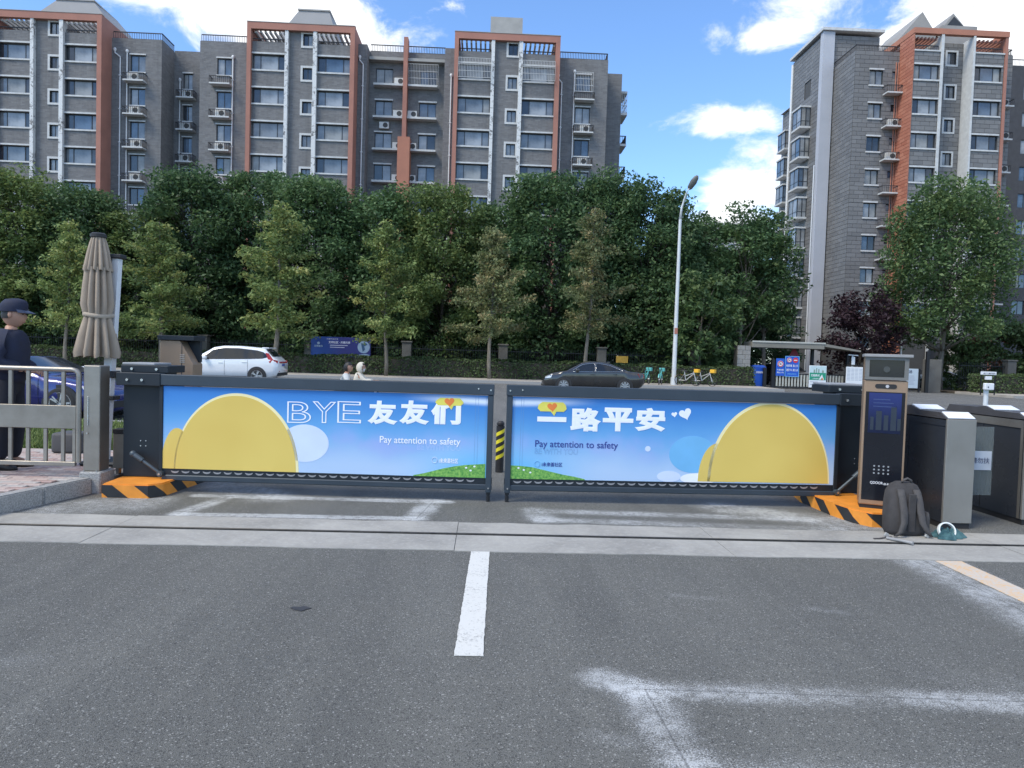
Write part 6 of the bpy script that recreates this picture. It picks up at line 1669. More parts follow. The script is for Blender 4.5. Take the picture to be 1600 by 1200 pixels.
far = thing('apartment_building', 'dark apartment block partly hidden at the right picture edge', 'apartment block', (56, 84, 0))
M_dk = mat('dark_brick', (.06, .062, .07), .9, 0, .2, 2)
fh = [(50 + 3.2 * i, 51.4 + 3.2 * i, 30.5 - 2.85 * k, 32 - 2.85 * k) for i in range(5) for k in range(9)]
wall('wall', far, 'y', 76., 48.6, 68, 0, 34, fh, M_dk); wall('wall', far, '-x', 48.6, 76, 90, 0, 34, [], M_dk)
for (a, b, z0, z1) in fh:
    window(far, a, b, z0, z1, 76.1, (.5,), rr_, 'plain')
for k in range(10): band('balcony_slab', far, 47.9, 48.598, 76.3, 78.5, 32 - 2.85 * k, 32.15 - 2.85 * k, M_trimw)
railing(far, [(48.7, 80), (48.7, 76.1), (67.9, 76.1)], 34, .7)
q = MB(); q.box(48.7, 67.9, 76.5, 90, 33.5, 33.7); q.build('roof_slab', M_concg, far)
# roof far behind, glimpsed between the tree tops
fb = thing('apartment_building', 'pale flat roof far away between the tree tops right of the lamp', 'apartment block', (52, 175, 0))
q = MB(); q.box(44, 62, 170, 185, 0, 34.0); q.build('wall', M_concg, fb)
for i in range(6):
    for k in range(5):
        q = MB(); q.box(45 + 2.9 * i, 46.6 + 2.9 * i, 169.95, 169.998, 31.2 - 2.9 * k, 32.6 - 2.9 * k); q.build('window', PANES[3], fb)
q = MB(); q.box(43.6, 62.4, 169.6, 185.4, 34.002, 34.5); q.build('roof', M_concg, fb)
# ------------------------------------------------------------------ foliage
def leafmat(name, dark, light, warm=None, warm_amt=0., trans=.36):
    t = NT(name); gi = t.geo(); r = gi.outputs['Random Per Island']
    oi = t.node('ShaderNodeObjectInfo').outputs['Random']
    n = t.noise(.9, 3, .6)
    f = t.math('ADD', t.math('MULTIPLY', r, .42), t.math('MULTIPLY', n, .68)); f = t.math('ADD', f, t.math('MULTIPLY', t.math('SUBTRACT', oi, .5), .25))
    c = t.mix(t.ramp(f, .25, .95), dark, light)
    if warm: 
        wn_ = t.noise(.55, 3, .6); c = t.mix(t.ramp(t.math('ADD', wn_, t.math('MULTIPLY', t.math('SUBTRACT', r, .5), .3)), .5, .72, 0., warm_amt), c, warm)
    t.set(Base_Color=c, Roughness=.55, Specular_IOR_Level=.35)
    tr = t.node('ShaderNodeBsdfTranslucent'); t.l.new(c, tr.inputs['Color'])
    mx = t.node('ShaderNodeMixShader'); mx.inputs[0].default_value = trans
    t.l.new(t.b.outputs[0], mx.inputs[1]); t.l.new(tr.outputs[0], mx.inputs[2]); t.l.new(mx.outputs[0], t.out.inputs['Surface'])
    return t.m
M_leaf_dk = leafmat('leaf_dark', (.042, .086, .04), (.135, .235, .1), (.18, .25, .08), .4)
M_leaf_md = leafmat('leaf_mid', (.045, .09, .038), (.15, .24, .095), (.2, .24, .075), .45)
M_leaf_sun = leafmat('leaf_sunlit', (.07, .12, .042), (.22, .31, .105), (.26, .27, .09), .5)  # paler yellow-green: sunlit look put into the leaf colour
M_leaf_gk = leafmat('leaf_ginkgo', (.12, .18, .06), (.33, .43, .15), (.46, .4, .13), .6)
M_leaf_gkb = leafmat('leaf_ginkgo_brown', (.12, .155, .07), (.31, .35, .16), (.4, .29, .15), .7)
M_leaf_pu = leafmat('leaf_purple', (.02, .012, .016), (.075, .04, .05))
M_leaf_ru = leafmat('leaf_russet', (.16, .07, .04), (.42, .2, .13))
M_leaf_hd = leafmat('leaf_hedge', (.045, .075, .03), (.14, .2, .075))
tbk = NT('bark'); mpn = tbk.node('ShaderNodeMapping'); mpn.inputs['Scale'].default_value = (9, 9, 1.6); tbk.l.new(tbk.co(), mpn.inputs[0]); bn = tbk.noise(2, 5, .7, mpn.outputs[0])
tbk.set(Base_Color=tbk.mix(tbk.ramp(bn, .3, .7), (.09, .08, .065), (.24, .215, .18)), Roughness=.95); tbk.bump(bn, .6, .03); M_bark = tbk.m
tb2 = NT('bark_dark'); bn = tb2.noise(7, 5, .7); tb2.set(Base_Color=tb2.mix(bn, (.03, .026, .02), (.09, .075, .06)), Roughness=.95); M_bark_d = tb2.m

def leaf_cloud(name, C, size, m, rng, droop=.2, upbias=.5, nrm=None):
    """one small folded leaf spray at every centre"""
    n = len(C)
    N = rng.normal(0, 1, (n, 3)); N[:, 2] = np.abs(N[:, 2]) * .8 + upbias
    if nrm is not None: N = N * .7 + nrm * 1.0
    N /= np.linalg.norm(N, axis=1)[:, None]
    A = np.cross(N, rng.normal(0, 1, (n, 3))); A /= np.linalg.norm(A, axis=1)[:, None]
    B = np.cross(N, A)
    s = size * rng.uniform(.55, 1.35, n)[:, None]
    V = np.empty((n, 4, 3))
    V[:, 0] = C - A * s; V[:, 1] = C - B * s * .55 + N * s * .12; V[:, 2] = C + A * s; V[:, 3] = C + B * s * .55 + N * s * .12
    V[:, 2, 2] -= (droop * s[:, 0])
    return fast_mesh(name, V, 4, m)

def limb_mesh(name, limbs, m):
    q = MB()
    for pts, r in limbs: q.tube(pts, r, 7)
    return q.mesh(name, m, smooth='all')

def broad_proto(seed, H, Rc, zlow, nclump, per, leaf, m, bark, lean=0., shape=1.0, trunk_r=.16):
    """tapered trunk, limbs and a crown of many leaf clumps on the limbs, with gaps"""
    rng = np.random.default_rng(seed); rnd = random.Random(seed)
    limbs = []; th = H * .62
    tp = [Vector((lean * (z / H) ** 1.5 * H * .1 + .1 * math.sin(z * .7 + seed), .08 * math.cos(z * .9 + seed), z)) for z in np.linspace(0, H * .9, 10)]
    tp[0] = Vector((0, 0, 0))
    limbs.append((tp, [trunk_r * (1 - .85 * i / 9) + .015 for i in range(10)]))
    centers = []
    for k in range(nclump):
        f = (k + .5) / nclump; z = zlow + (H - zlow) * f ** .9
        g = (z - zlow) / (H - zlow)
        env = Rc * (math.sin(math.pi * min(1, max(.02, g * .74 + .2))) ** .5) * shape
        a = k * 2.399 + rnd.uniform(-.5, .5); rr = env * rnd.uniform(.35, 1.) ** .6
        c = Vector((rr * math.cos(a) + lean * g * H * .1, rr * math.sin(a), z + rnd.uniform(-.5, .75))); centers.append((c, rnd.uniform(.65, 1.2) * Rc * .36, g))
        if k % 2 == 0:
            i = min(8, max(1, int((z * .78) / (H * .9) * 9))); p0 = tp[i]
            mid = (p0 + c) / 2 + Vector((0, 0, -.25 + rnd.uniform(0, .3)))
            limbs.append(([p0, mid, c], [trunk_r * .38 * (1 - g * .5), trunk_r * .22, .012]))
    P = []
    for c, r, g in centers:
        n = int(per * rnd.uniform(.6, 1.3)); d = rng.normal(0, 1, (n, 3)); d /= np.linalg.norm(d, axis=1)[:, None]
        rad = rng.uniform(.25, 1., n)[:, None] ** .45
        pts = np.array(c) + d * rad * np.array([r, r, r * .68]) + rng.normal(0, .1, (n, 3))
        P.append(pts)
    P = np.concatenate(P)
    return limb_mesh('trunk', limbs, bark), leaf_cloud('crown', P, leaf, m, rng)

def ginkgo_proto(seed, H, zlow, Rb, m):
    """narrow upright tree with a straight grey trunk and rising side branches in uneven tiers"""
    rng = np.random.default_rng(seed); rnd = random.Random(seed)
    limbs = []; tp = [Vector((.06 * math.sin(z * .8 + seed), .06 * math.cos(z * .6), z)) for z in np.linspace(0, H, 12)]; tp[0] = Vector((0, 0, 0))
    limbs.append((tp, [.125 * (1 - .9 * i / 11) + .008 for i in range(12)]))
    P = []; nb = 38
    for k in range(nb):
        g = (k + rnd.random()) / nb; z = zlow + (H - zlow) * g * .97
        L = Rb * (1 - g) ** .75 * rnd.choice([.35, .55, .75, 1., 1.3, 1.45]) + .3
        a = k * 2.399 + rnd.uniform(-.6, .6); rise = rnd.uniform(-.05, .5) * (1 if g > .2 else .3)
        e = Vector((L * math.cos(a), L * math.sin(a), z + L * rise)); b0 = Vector((0, 0, z))
        limbs.append(([b0, (b0 + e) / 2 + Vector((0, 0, .06)), e], [.03 * (1 - g * .6) + .008, .018, .006]))
        n = int(150 * (L / 1.2) ** .8) + 25
        u = rng.uniform(.12, 1.08, n)[:, None]
        pts = np.array(b0) * (1 - u) + np.array(e) * u + rng.normal(0, 1, (n, 3)) * np.array([.21, .21, .16]) * (1.15 - .35 * u)
        P.append(pts)
    P = np.concatenate(P)
    return limb_mesh('trunk', limbs, M_bark), leaf_cloud('crown', P, .105, m, rng, .3, .4)

dense = [broad_proto(100 + i, 13., 3.5, 1.2, 100, 310, .135, M_leaf_dk if i != 2 else M_leaf_sun, M_bark_d) for i in range(4)]
tall_open = [broad_proto(210 + i, 12.5, 2.6, 4.2, 50, 230, .135, M_leaf_md if i else M_leaf_dk, M_bark, trunk_r=.17) for i in range(2)]
poplar = broad_proto(301, 13.2, 4.0, 3.2, 130, 270, .13, M_leaf_md, M_bark, shape=1.0, trunk_r=.2)
purple = broad_proto(401, 5.2, 2.2, 1.2, 40, 150, .13, M_leaf_pu, M_bark_d, trunk_r=.08)
low_green = broad_proto(451, 6.0, 2.3, 1.0, 40, 160, .15, M_leaf_md, M_bark, trunk_r=.09)
shrubs = [broad_proto(500 + i, 3.3, 1.9, .15, 30, 170, .13, M_leaf_hd, M_bark_d, trunk_r=.05) for i in range(3)]
russet = broad_proto(551, 2.6, 1.3, .6, 16, 110, .12, M_leaf_ru, M_bark_d, trunk_r=.05)
gk = [ginkgo_proto(601, 9.0, 2.2, 2.5, M_leaf_gk), ginkgo_proto(602, 10., 2.3, 1.9, M_leaf_gk), ginkgo_proto(603, 9.2, 2.5, 1.8, M_leaf_gkb), ginkgo_proto(607, 10.4, 2.7, 2.2, M_leaf_gkb)]
def tree(name, label, cat, proto, loc, s=1., sz=1., rz=0., group=None):
    t = thing(name, label, cat, loc, rz, group, local=True)
    t.scale = (s, s, sz)
    if name == 'ginkgo_tree':
        v = math.sin(loc[0] * 3.3); t.scale = (s * (1 + .2 * v), s * (1 - .15 * v), sz); t.rotation_euler = (.02 * v, .025 * math.cos(loc[0]), rz)
    link('trunk', proto[0], t); link('crown', proto[1], t)
    return t
GG = 'young ginkgo trees along the pavement'
tree('ginkgo_tree', 'young ginkgo behind the guard and left of the folded parasol', 'tree', gk[0], (-24.9, 44, .15), .95, .96, 1., GG)
tree('ginkgo_tree', 'yellowish spreading ginkgo rising above the brown kiosk', 'tree', gk[0], (-19.3, 44, .15), 1.08, .97, 2.6, GG)
tree('ginkgo_tree', 'slender green ginkgo just above the rear of the white suv', 'tree', gk[1], (-12.6, 44, .15), 1.1, 1.02, .4, GG)
tree('ginkgo_tree', 'green ginkgo with bare lower trunk right of the scooter riders', 'tree', gk[1], (-5.95, 44, .15), 1.1, .93, 3.4, GG)
tree('ginkgo_tree', 'olive ginkgo with bare trunk behind the middle of the gate', 'tree', gk[2], (.3, 44, .15), 1.0, 1.0, 2.2, GG)
tree('ginkgo_tree', 'tallest brownish ginkgo behind the dark grey sedan', 'tree', gk[3], (6.15, 44, .15), 1.0, 1.02, .9, GG)
TG = 'dark trees behind the hedge'
rows = [(-37.0, 52, 12.6, 0, 'dark tree at the left picture edge behind the guard'), (-32.6, 51, 12.6, 2, 'bushy tree rising behind the guard at far left'), (-28.2, 51.5, 11.9, 1, 'dense tree straight behind the folded parasol'), (-24.2, 52, 10.3, 2, 'lower tree in the dip between the first bay and the recess'), (-20.4, 51, 13.2, 0, 'dark tree left of the middle bay of the grey block'), (-16.2, 52, 13.4, 3, 'dark tree in front of the middle bay, left half'),
        (-12.0, 51, 13.0, 1, 'dark tree in front of the middle bay, right half'), (-7.6, 52, 12.6, 0, 'tree in front of the orange fin base of the grey block'), (-3.2, 51, 12.7, 2, 'lighter tree left of the right bay of the grey block'), (1.0, 53, 12.3, 3, 'dark tree under the right bay of the grey block'), (4.4, 51, 13.9, 1, 'tall dark tree below the right end of the grey block'), (8.3, 52, 14.2, 0, 'tall dark tree just left of the lamp head'), (11.4, 51, 13.2, 3, 'dark tree standing behind the street lamp'), (14.6, 53.5, 12.0, 1, 'dark tree right of the street lamp under the clouds')]
for i, (x, y, h, k, lab) in enumerate(rows):
    tree('dense_tree', lab, 'tree', dense[k], (x, y, .1), .98 + .1 * math.sin(i * 2.1), h / 13.2, i * 1.3, TG)
tree('dense_tree', 'small leafy tree beside the stone gate pillar', 'tree', low_green, (14.2, 47.6, .1), 1.15, 1.12, .7, TG)
tree('tall_tree', 'tall thin trunked tree just left of the right apartment block', 'tree', tall_open[0], (18.6, 52, .05), 1.0, .98, .2, 'thin trunked trees by the compound gate')
tree('tall_tree', 'tall thin trunked tree touching the balconies of the right block', 'tree', tall_open[1], (20.6, 53, .05), .95, .98, 2.4, 'thin trunked trees by the compound gate')
for (x, y, h, k, lab) in ((19.2, 58.5, 10.5, 1, 'dark tree behind the stone gate pillar'), (22.6, 61, 9.5, 0, 'dark tree under the balconies of the right block'), (16.2, 60, 10.8, 3, 'dark tree behind the trees left of the gate pillar'), (26.5, 78, 9.5, 1, 'distant tree beyond the compound gate at the foot of the right block')):
    tree('dense_tree', lab, 'tree', dense[k], (x, y, .0), 1.05, h / 13.2, x * 1.7, TG)
tree('poplar_tree', 'broad green tree in front of the right apartment block', 'tree', poplar, (31.9, 49.5, .1), 1.0, 1.03, 1.1)
tree('plum_tree', 'dark purple leaved plum tree left of the broad green tree', 'tree', purple, (25.9, 49, .05), 1.15, 1.12, .3)
tree('russet_shrub', 'small russet leaved shrub in front of the right block', 'shrub', russet, (36.2, 51.5, 1.2), 1.1, 1.1, .5)
for i, (x, y, s, lab) in enumerate(((38.6, 50, 1.2, 'green shrub mass at the right picture edge behind the hedge'), (34.5, 50.5, .95, 'green shrub below the broad tree behind the right hedge'), (41.5, 51, 1.5, 'large shrub furthest right behind the right hedge'))):
    tree('shrub', lab, 'shrub', shrubs[i % 3], (x, y, .1), s, s * 1.1, i * 1.7, 'shrubs behind the right hedge')
SHL = ['behind the guard', 'left of the folded parasol', 'behind the folded parasol', 'behind the brown kiosk', 'above the bonnet of the white suv', 'above the tail of the white suv', 'behind the blue fence banner', 'right of the blue fence banner', 'behind the middle of the gate', 'above the bonnet of the dark sedan', 'above the boot of the dark sedan', 'left of the stone gate pillar']
xs_ = np.linspace(-34, 14, 12)
for i, x in enumerate(xs_):
    tree('shrub', 'dark shrub under the trees beyond the iron fence, ' + SHL[i], 'shrub', shrubs[i % 3], (float(x), 56.2 + .6 * math.sin(i * 3), .1), 1.6, 1.45 + .35 * math.sin(i * 1.9), i * 1.1, 'dark shrubs under the trees')

# clipped hedges
def hedge(label, x0, x1, y0, y1, z0, h, seed, dens=240):
    t = thing('hedge', label, 'hedge', ((x0 + x1) / 2, (y0 + y1) / 2, z0))
    rng = np.random.default_rng(seed)
    q = MB(); nx = int((x1 - x0) / .5)
    core = q.box(x0 + .1, x1 - .1, y0 + .1, y1 - .1, z0, z0 + h - .12); q.build('twigs', M_bark_d, t)
    L = x1 - x0; W_ = y1 - y0
    P = []; NN = []
    def top(x): return h + .04 * np.sin(x * 1.3) + .03 * np.sin(x * 3.7 + 1) + .02 * np.sin(x * 9.)
    n = int(L * h * dens); x = rng.uniform(x0, x1, n); P.append(np.stack([x, y0 + rng.uniform(-.06, .12, n) + .04 * np.sin(x * 2.1), z0 + rng.uniform(.03, 1., n) * top(x)], 1)); NN.append(np.tile([0, -1, .3], (n, 1)))
    n = int(L * W_ * dens); x = rng.uniform(x0, x1, n); P.append(np.stack([x, rng.uniform(y0, y1, n), z0 + top(x) + rng.uniform(-.1, .05, n)], 1)); NN.append(np.tile([0, 0, 1.], (n, 1)))
    for xe, nx_ in ((x0, -1), (x1, 1)):
        n = int(W_ * h * dens); P.append(np.stack([np.full(n, xe) + rng.uniform(-.1, .06, n), rng.uniform(y0, y1, n), z0 + rng.uniform(.03, 1., n) * h], 1)); NN.append(np.tile([nx_, 0, .3], (n, 1)))
    P = np.concatenate(P) - np.array(t.location); NN = np.concatenate(NN)
    link('foliage', leaf_cloud('foliage', P, .075, M_leaf_hd, rng, .1, .3, NN), t)
    return t
hedge('long clipped hedge along the pavement left of the compound gate', -42, 17.0, 44.9, 46.3, .14, 1.15, 71, 190)
hedge('clipped hedge right of the compound gate behind the card reader post', 31.4, 52, 44.4, 45.8, .14, 1.2, 72, 190)

# ------------------------------------------------------------------ iron fence with brick piers
M_iron = mat('black_iron', (.016, .017, .02), .5, .3)
M_pier = mat('pier_stone', (.12, .115, .105), .9, 0, .2, 1.5, .3, 9)
def iron_fence(label, x0, x1, y, piers):
    t = thing('iron_fence', label, 'fence', ((x0 + x1) / 2, y, .12))
    q = MB(); n = int((x1 - x0) / .16)
    for k in range(n + 1): q.box(x0 + k * .16 - .011, x0 + k * .16 + .011, y - .011, y + .011, .3, 2.1)
    o = q.build('bar', M_iron, t); o['kind'] = 'stuff'
    for z in (.42, 1.0, 1.85):
        q = MB(); q.box(x0, x1, y - .02, y + .02, z, z + .05); q.build('rail', M_iron, t)
    for x in piers:
        q = MB(); q.box(x - .3, x + .3, y - .3, y + .3, .1, 2.25, .02); p = q.build('pier', M_pier, t)
        q = MB(); q.box(x - .36, x + .36, y - .36, y + .36, 2.251, 2.36, .02); q.build('pier_cap', M_pier, p)
iron_fence('long black iron fence with stone piers behind the long hedge', -40, 15.8, 48.4, (-38, -31.5, -25, -18.5, -11.6, -5.2, 1.2, 7.8, 14.2))
iron_fence('black iron fence behind the hedge right of the compound gate', 32.5, 50, 48.4, (36, 42.5, 49))
# banner on the fence
bt = thing('fence_banner', 'dark blue banner with a pale globe hung on the iron fence', 'banner', (-9.4, 48, 1.2))
tbn = NT('banner_blue'); sp = tbn.node('ShaderNodeSeparateXYZ'); tbn.l.new(tbn.co(), sp.inputs[0])
tbn.set(Base_Color=tbn.mix(tbn.ramp(sp.outputs[0], -1.3, .2, smooth=True), (.01, .05, .25), (.025, .025, .17)), Roughness=.5)
BX0, BX1, BZ0, BZ1, BY = -11.45, -7.55, 1.18, 2.48, 48.02
q = MB(); q.box(BX0, BX1, BY, BY + .03, BZ0, BZ1); q.build('sheet', tbn.m, bt)
M_bp = mat('banner_pale', (.32, .42, .55), .5, 0, .05); M_bw = mat('banner_white', (.55, .55, .68), .5)
q = MB(); q.prism(ellipse(BX1 - .45, 1.86, .4, .4, n=36), 'y', BY - .012, BY - .002); gl_ = q.build('globe', M_bp, bt)
q = MB(); q.prism([(BX1 - .62, 2.08), (BX1 - .3, 2.14), (BX1 - .2, 2.02), (BX1 - .42, 1.92), (BX1 - .36, 1.72), (BX1 - .5, 1.55), (BX1 - .56, 1.8)], 'y', BY - .02, BY - .013); q.build('continent', mat('banner_teal', (.04, .1, .2), .5), gl_)
q = MB(); q.prism([(BX1 - .9, 1.26), (BX1 - .1, 1.26), (BX1 - .05, 1.36), (BX1 - .3, 1.42), (BX1 - .75, 1.36)], 'y', BY - .02, BY - .013); q.build('hand_shape', M_bp, bt)
q = MB(); q.prism(ellipse(BX0 + .5, 2.05, .09, .09, n=14), 'y', BY - .01, BY - .001); q.build('emblem', M_bp, bt)
text_mesh('lettering', '文明有序', M_bp, bt, BX0 + .22, 1.78, .56, .15, BY - .008, .02)
text_mesh('lettering', '文明社区 · 共建共享', M_bw, bt, BX0 + 1.15, 2.04, 1.42, .17, BY - .008, .03)
text_mesh('lettering', '共建共治共享', M_bw, bt, BX0 + 1.02, 2.3, .75, .08, BY - .008, .01)
for k, (w_, z) in enumerate(((1.15, 1.93), (.95, 1.8))):
    q = MB(); q.box(BX0 + 1.25, BX0 + 1.25 + w_, BY - .008, BY - .002, z - .02, z + .02); q.build('rule', M_bw, bt)
q = MB(); q.box(8.8, 9.6, 48.3, 48.33, 1.35, 1.8)
tag(q.build('notice_board', mat('amber_board', (.6, .34, .04), .5), None, org=(9.2, 48.3, 1.35)), 'small amber notice on the fence above the sedan boot', 'sign')
q = MB(); q.box(-25.1, -24.3, 48.05, 48.08, 1.35, 1.75)
tag(q.build('notice_board', MATS['amber_board'], None, org=(-24.7, 48.05, 1.35)), 'small amber notice on the fence left of the folded parasol', 'sign')

# ------------------------------------------------------------------ street lamps
M_lpole = mat('lamp_pole_white', (.6, .62, .63), .45, .1, .08, 1.5)
def lamp(label, x, y, H, full=True):
    t = thing('street_lamp', label, 'street lamp', (x, y, .15))
    q = MB(); q.rod((x, y, .15), (x + .02, y, H - 2.2), .14, .085, 14); q.build('pole', M_lpole, t, smooth=True)
    q = MB(); q.rod((x, y, .15), (x, y, .6), .2, .18, 12); q.build('base', M_lpole, t, smooth=True)
    q = MB(); q.tube([(x + .02, y, H - 2.2), (x + .08, y, H - 1.5), (x + .3, y - .05, H - .7), (x + .5, y - .15, H - .25)], [.085, .06, .05, .05], 8); q.build('arm', M_lpole, t, smooth='all')
    q = MB(); q.loft([superring(0, 0, z, a, b, 18, 2.2) for z, a, b in ((-.5, .06, .05), (-.4, .15, .1), (.0, .2, .13), (.3, .14, .09), (.42, .06, .05))])
    bmesh.ops.transform(q.bm, matrix=Matrix.Translation((x + .66, y - .25, H - .02)) @ Matrix.Rotation(R(28), 4, 'Y') @ Matrix.Rotation(R(25), 4, 'X'), verts=q.bm.verts)
    q.build('lamp_head', mat('lamp_head_grey', (.14, .14, .135), .5, .3), t, smooth='all')
    q = MB(); q.box(x - .09, x + .09, y - .15, y - .1, 3.2, 3.55); q.build('number_plate', mat('plate_red', (.4, .16, .12), .5), t)
lamp('tall white street lamp between the teal and yellow bicycles', 11.35, 43, 12.2)
pp = thing('camera_pole', 'plain white pole at the extreme left picture edge', 'pole', (-29.85, 44, .15))
q = MB(); q.rod((-29.85, 44, .15), (-29.85, 44, 7.6), .13, .1, 12); q.build('pole', M_lpole, pp, smooth=True)
q = MB(); q.rod((-29.85, 44, 7.3), (-33, 44, 7.9), .06, .04, 8); q.build('arm', M_lpole, pp, smooth=True)

# ------------------------------------------------------------------ compound entrance
tsn = NT('pillar_stone_blocks'); tn = tsn.noise(6, 5, .7); tsn.set(Base_Color=tsn.mix(tn, (.2, .19, .18), (.36, .35, .33)), Roughness=.9); tsn.bump(tn, .5, .03)
pl_ = thing('gate_pillar', 'grey stone block pillar at the left end of the gate canopy', 'pillar', (16.7, 46.6, 0))
q = MB(); q.box(16.32, 17.13, 46.22, 46.98, 0, 2.72); q.build('core', M_pier, pl_)
for r_i in range(9):
    z0 = .05 + r_i * .297
    for c_i in range(2):
        sp_ = 16.3 + (.34 if r_i % 2 else .5)
        a, b = ((16.3, sp_ - .01), (sp_ + .01, 17.15))[c_i]
        q = MB(); q.box(a, b, 46.19 + random.uniform(0, .015), 46.3, z0, z0 + .28, .012); q.build('stone', tsn.m, pl_)
cn = thing('gate_canopy', 'flat grey canopy beam with sloping end over the compound gate', 'canopy', (20, 46.6, 2.6))
M_can = mat('canopy_grey', (.2, .19, .165), .8, 0, .1, .8)
q = MB(); q.box(17.16, 21.9, 46.0, 47.6, 2.62, 2.99, .02); q.build('beam', M_can, cn)
q = MB(); q.prism([(21.902, 2.99), (24.3, 2.62), (24.3, 2.52), (21.902, 2.8)], 'y', 46.0, 47.6); q.build('sloping_roof', M_can, cn)
q = MB(); q.box(17.16, 21.95, 45.96, 45.999, 2.95, 3.05); q.build('fascia', mat('fascia_pale', (.42, .42, .38), .7), cn)
for x in (17.4, 21.7, 24.1):
    q = MB(); q.box(x - .09, x + .09, 47.2, 47.38, 0, 2.619 if x < 22 else 2.52); q.build('post', M_iron, cn)
# gate leaves; pale strips paint the light showing between the black bars
def lit_gap(label, x0, x1, y, h):
    t = thing('paling_gate', label, 'gate', ((x0 + x1) / 2, y, 0))
    q = MB(); q.box(x0, x1, y - .025, y + .025, .1, .17); q.box(x0, x1, y - .025, y + .025, h - .06, h); q.box(x0, x0 + .06, y - .03, y + .03, .02, h); q.box(x1 - .06, x1, y - .03, y + .03, .02, h); q.build('frame', M_iron, t)
    n = int((x1 - x0 - .2) / .2)
    def mk():
        q = MB(); q.box(-.055, .055, -.012, .012, .171, h - .061); return q.mesh('lit_gap', mat('lit_gap_pale', (.42, .42, .37), .7))
    me = cached(('litgap', h), mk)
    for k in range(n + 1): inst('lit_gap', me, t, (x0 + .16 + k * .2, y, 0))
    return t
lit_gap('black framed gate with pale strips painted for the light behind, under the blue sign boards', 18.7, 22.15, 46.0, 1.0)
lit_gap('black framed gate with pale strips painted for the light behind, left of the white notice board', 22.4, 24.9, 46.8, 1.0)
for lab, x, h in (('thick black gate post left of the blue sign boards', 18.58, 1.9), ('thick black gate post at the right end of the compound gate', 28.75, 2.7), ('thin black gate post beside the blue bin', 18.05, 1.3)):
    q = MB(); q.box(x - .1, x + .1, 45.92, 46.1, 0, h, .01); q.rod((x, 46.01, h), (x, 46.01, h + .08), .05, .02, 8)
    tag(q.build('iron_post', M_iron, None, org=(x, 46, 0)), lab, 'post')
# blue boards
M_sb = mat('sign_blue', (.012, .09, .5), .45, 0, .05); M_sw = mat('sign_white', (.72, .74, .76), .5, 0, .03); M_sr = mat('sign_red', (.55, .03, .04), .45)
def board(label, x0, x1, z0, z1, y, m, name='sign_board', cat='sign'):
    t = thing(name, label, cat, ((x0 + x1) / 2, y, z0))
    q = MB(); q.box(x0, x1, y, y + .04, z0, z1, .006); q.build('panel', m, t)
    return t
def round_sign(t, cx, cz, r, y, inner=True):
    q = MB(); q.prism(ellipse(cx, cz, r, r, n=24), 'y', y - .008, y - .001); o = q.build('disc', M_sw if inner else M_sr, t)
    if inner:
        q = MB(); q.tube([(x, y - .01, z) for x, z in ellipse(cx, cz, r * .82, r * .82, n=24)], r * .13, 5, True); q.bar((cx - r * .5, y - .011, cz + r * .5), (cx + r * .5, y - .011, cz - r * .5), r * .2, .004); q.build('red_ring', M_sr, o)
        q = MB(); q.box(cx - r * .35, cx + r * .3, y - .0095, y - .0082, cz - r * .25, cz + r * .15); q.build('pictogram', mat('sign_ink', (.06, .07, .12), .6), o)
    else:
        q = MB(); q.box(cx - r * .62, cx + r * .62, y - .011, y - .0085, cz - r * .17, cz + r * .17); q.build('white_bar', M_sw, o)
Y1 = 45.93
b1 = board('narrow blue sign board with one round no entry pictogram', 18.75, 19.3, .83, 1.95, Y1, M_sb)
round_sign(b1, 19.03, 1.6, .2, Y1)
text_mesh('lettering', '外来车辆', M_sw, b1, 18.82, 1.17, .42, .1, Y1 - .005, .02); text_mesh('lettering', '禁止入内', M_sw, b1, 18.82, 1.0, .42, .1, Y1 - .005, .02)
b2 = board('wide blue sign board with two round red signs beside the narrow one', 19.33, 20.25, .8, 2.12, Y1, M_sb)
round_sign(b2, 19.6, 1.86, .16, Y1); round_sign(b2, 20.0, 1.86, .17, Y1, False)
text_mesh('lettering', '电动车辆', M_sw, b2, 19.42, 1.42, .36, .17, Y1 - .005, .02); text_mesh('lettering', '禁止入内', M_sw, b2, 19.84, 1.42, .33, .17, Y1 - .005, .02)
text_mesh('lettering', '请您下车', M_sw, b2, 19.42, 1.14, .36, .17, Y1 - .005, .02); text_mesh('lettering', '推行入内', M_sw, b2, 19.84, 1.14, .33, .17, Y1 - .005, .02)
text_mesh('lettering', '谢谢您的配合', M_pb2, b2, 19.5, .93, .6, .08, Y1 - .005, .01)
q = MB()
for (a, b, c_, d) in ((19.33, 20.25, 2.09, 2.12), (19.33, 20.25, .8, .83), (19.33, 19.36, .831, 2.089), (20.22, 20.25, .831, 2.089)): q.box(a, b, Y1 - .012, Y1 - .001, c_, d)
q.build('rim', M_pb2, b2)
b3 = board('green and white poster board on the black framed gate', 20.92, 22.05, .14, 1.56, 45.9, M_sw, 'poster_board', 'poster')
M_gr = mat('poster_green', (.015, .28, .17), .5, 0, .08); M_skyp = mat('poster_sky', (.5, .64, .66), .5, 0, .1, 3)
q = MB(); q.box(20.95, 22.02, 45.892, 45.899, 1.1, 1.53); q.build('picture', M_skyp, b3)
for x, h, w_ in ((21.2, .2, .1), (21.36, .3, .07), (21.5, .24, .08), (21.75, .16, .12)):
    q = MB(); q.box(x, x + w_, 45.888, 45.8915, 1.1, 1.1 + h); q.build('tower_shape', mat('poster_grey', (.22, .3, .25), .5), b3)
q = MB(); q.box(20.95, 22.02, 45.892, 45.899, .63, 1.098); q.build('green_field', M_gr, b3)
text_mesh('lettering', '文明养犬', M_sw, b3, 21.02, .84, .6, .17, 45.889, .03); text_mesh('lettering', '从我做起', M_sw, b3, 21.15, .68, .4, .08, 45.889, .01)
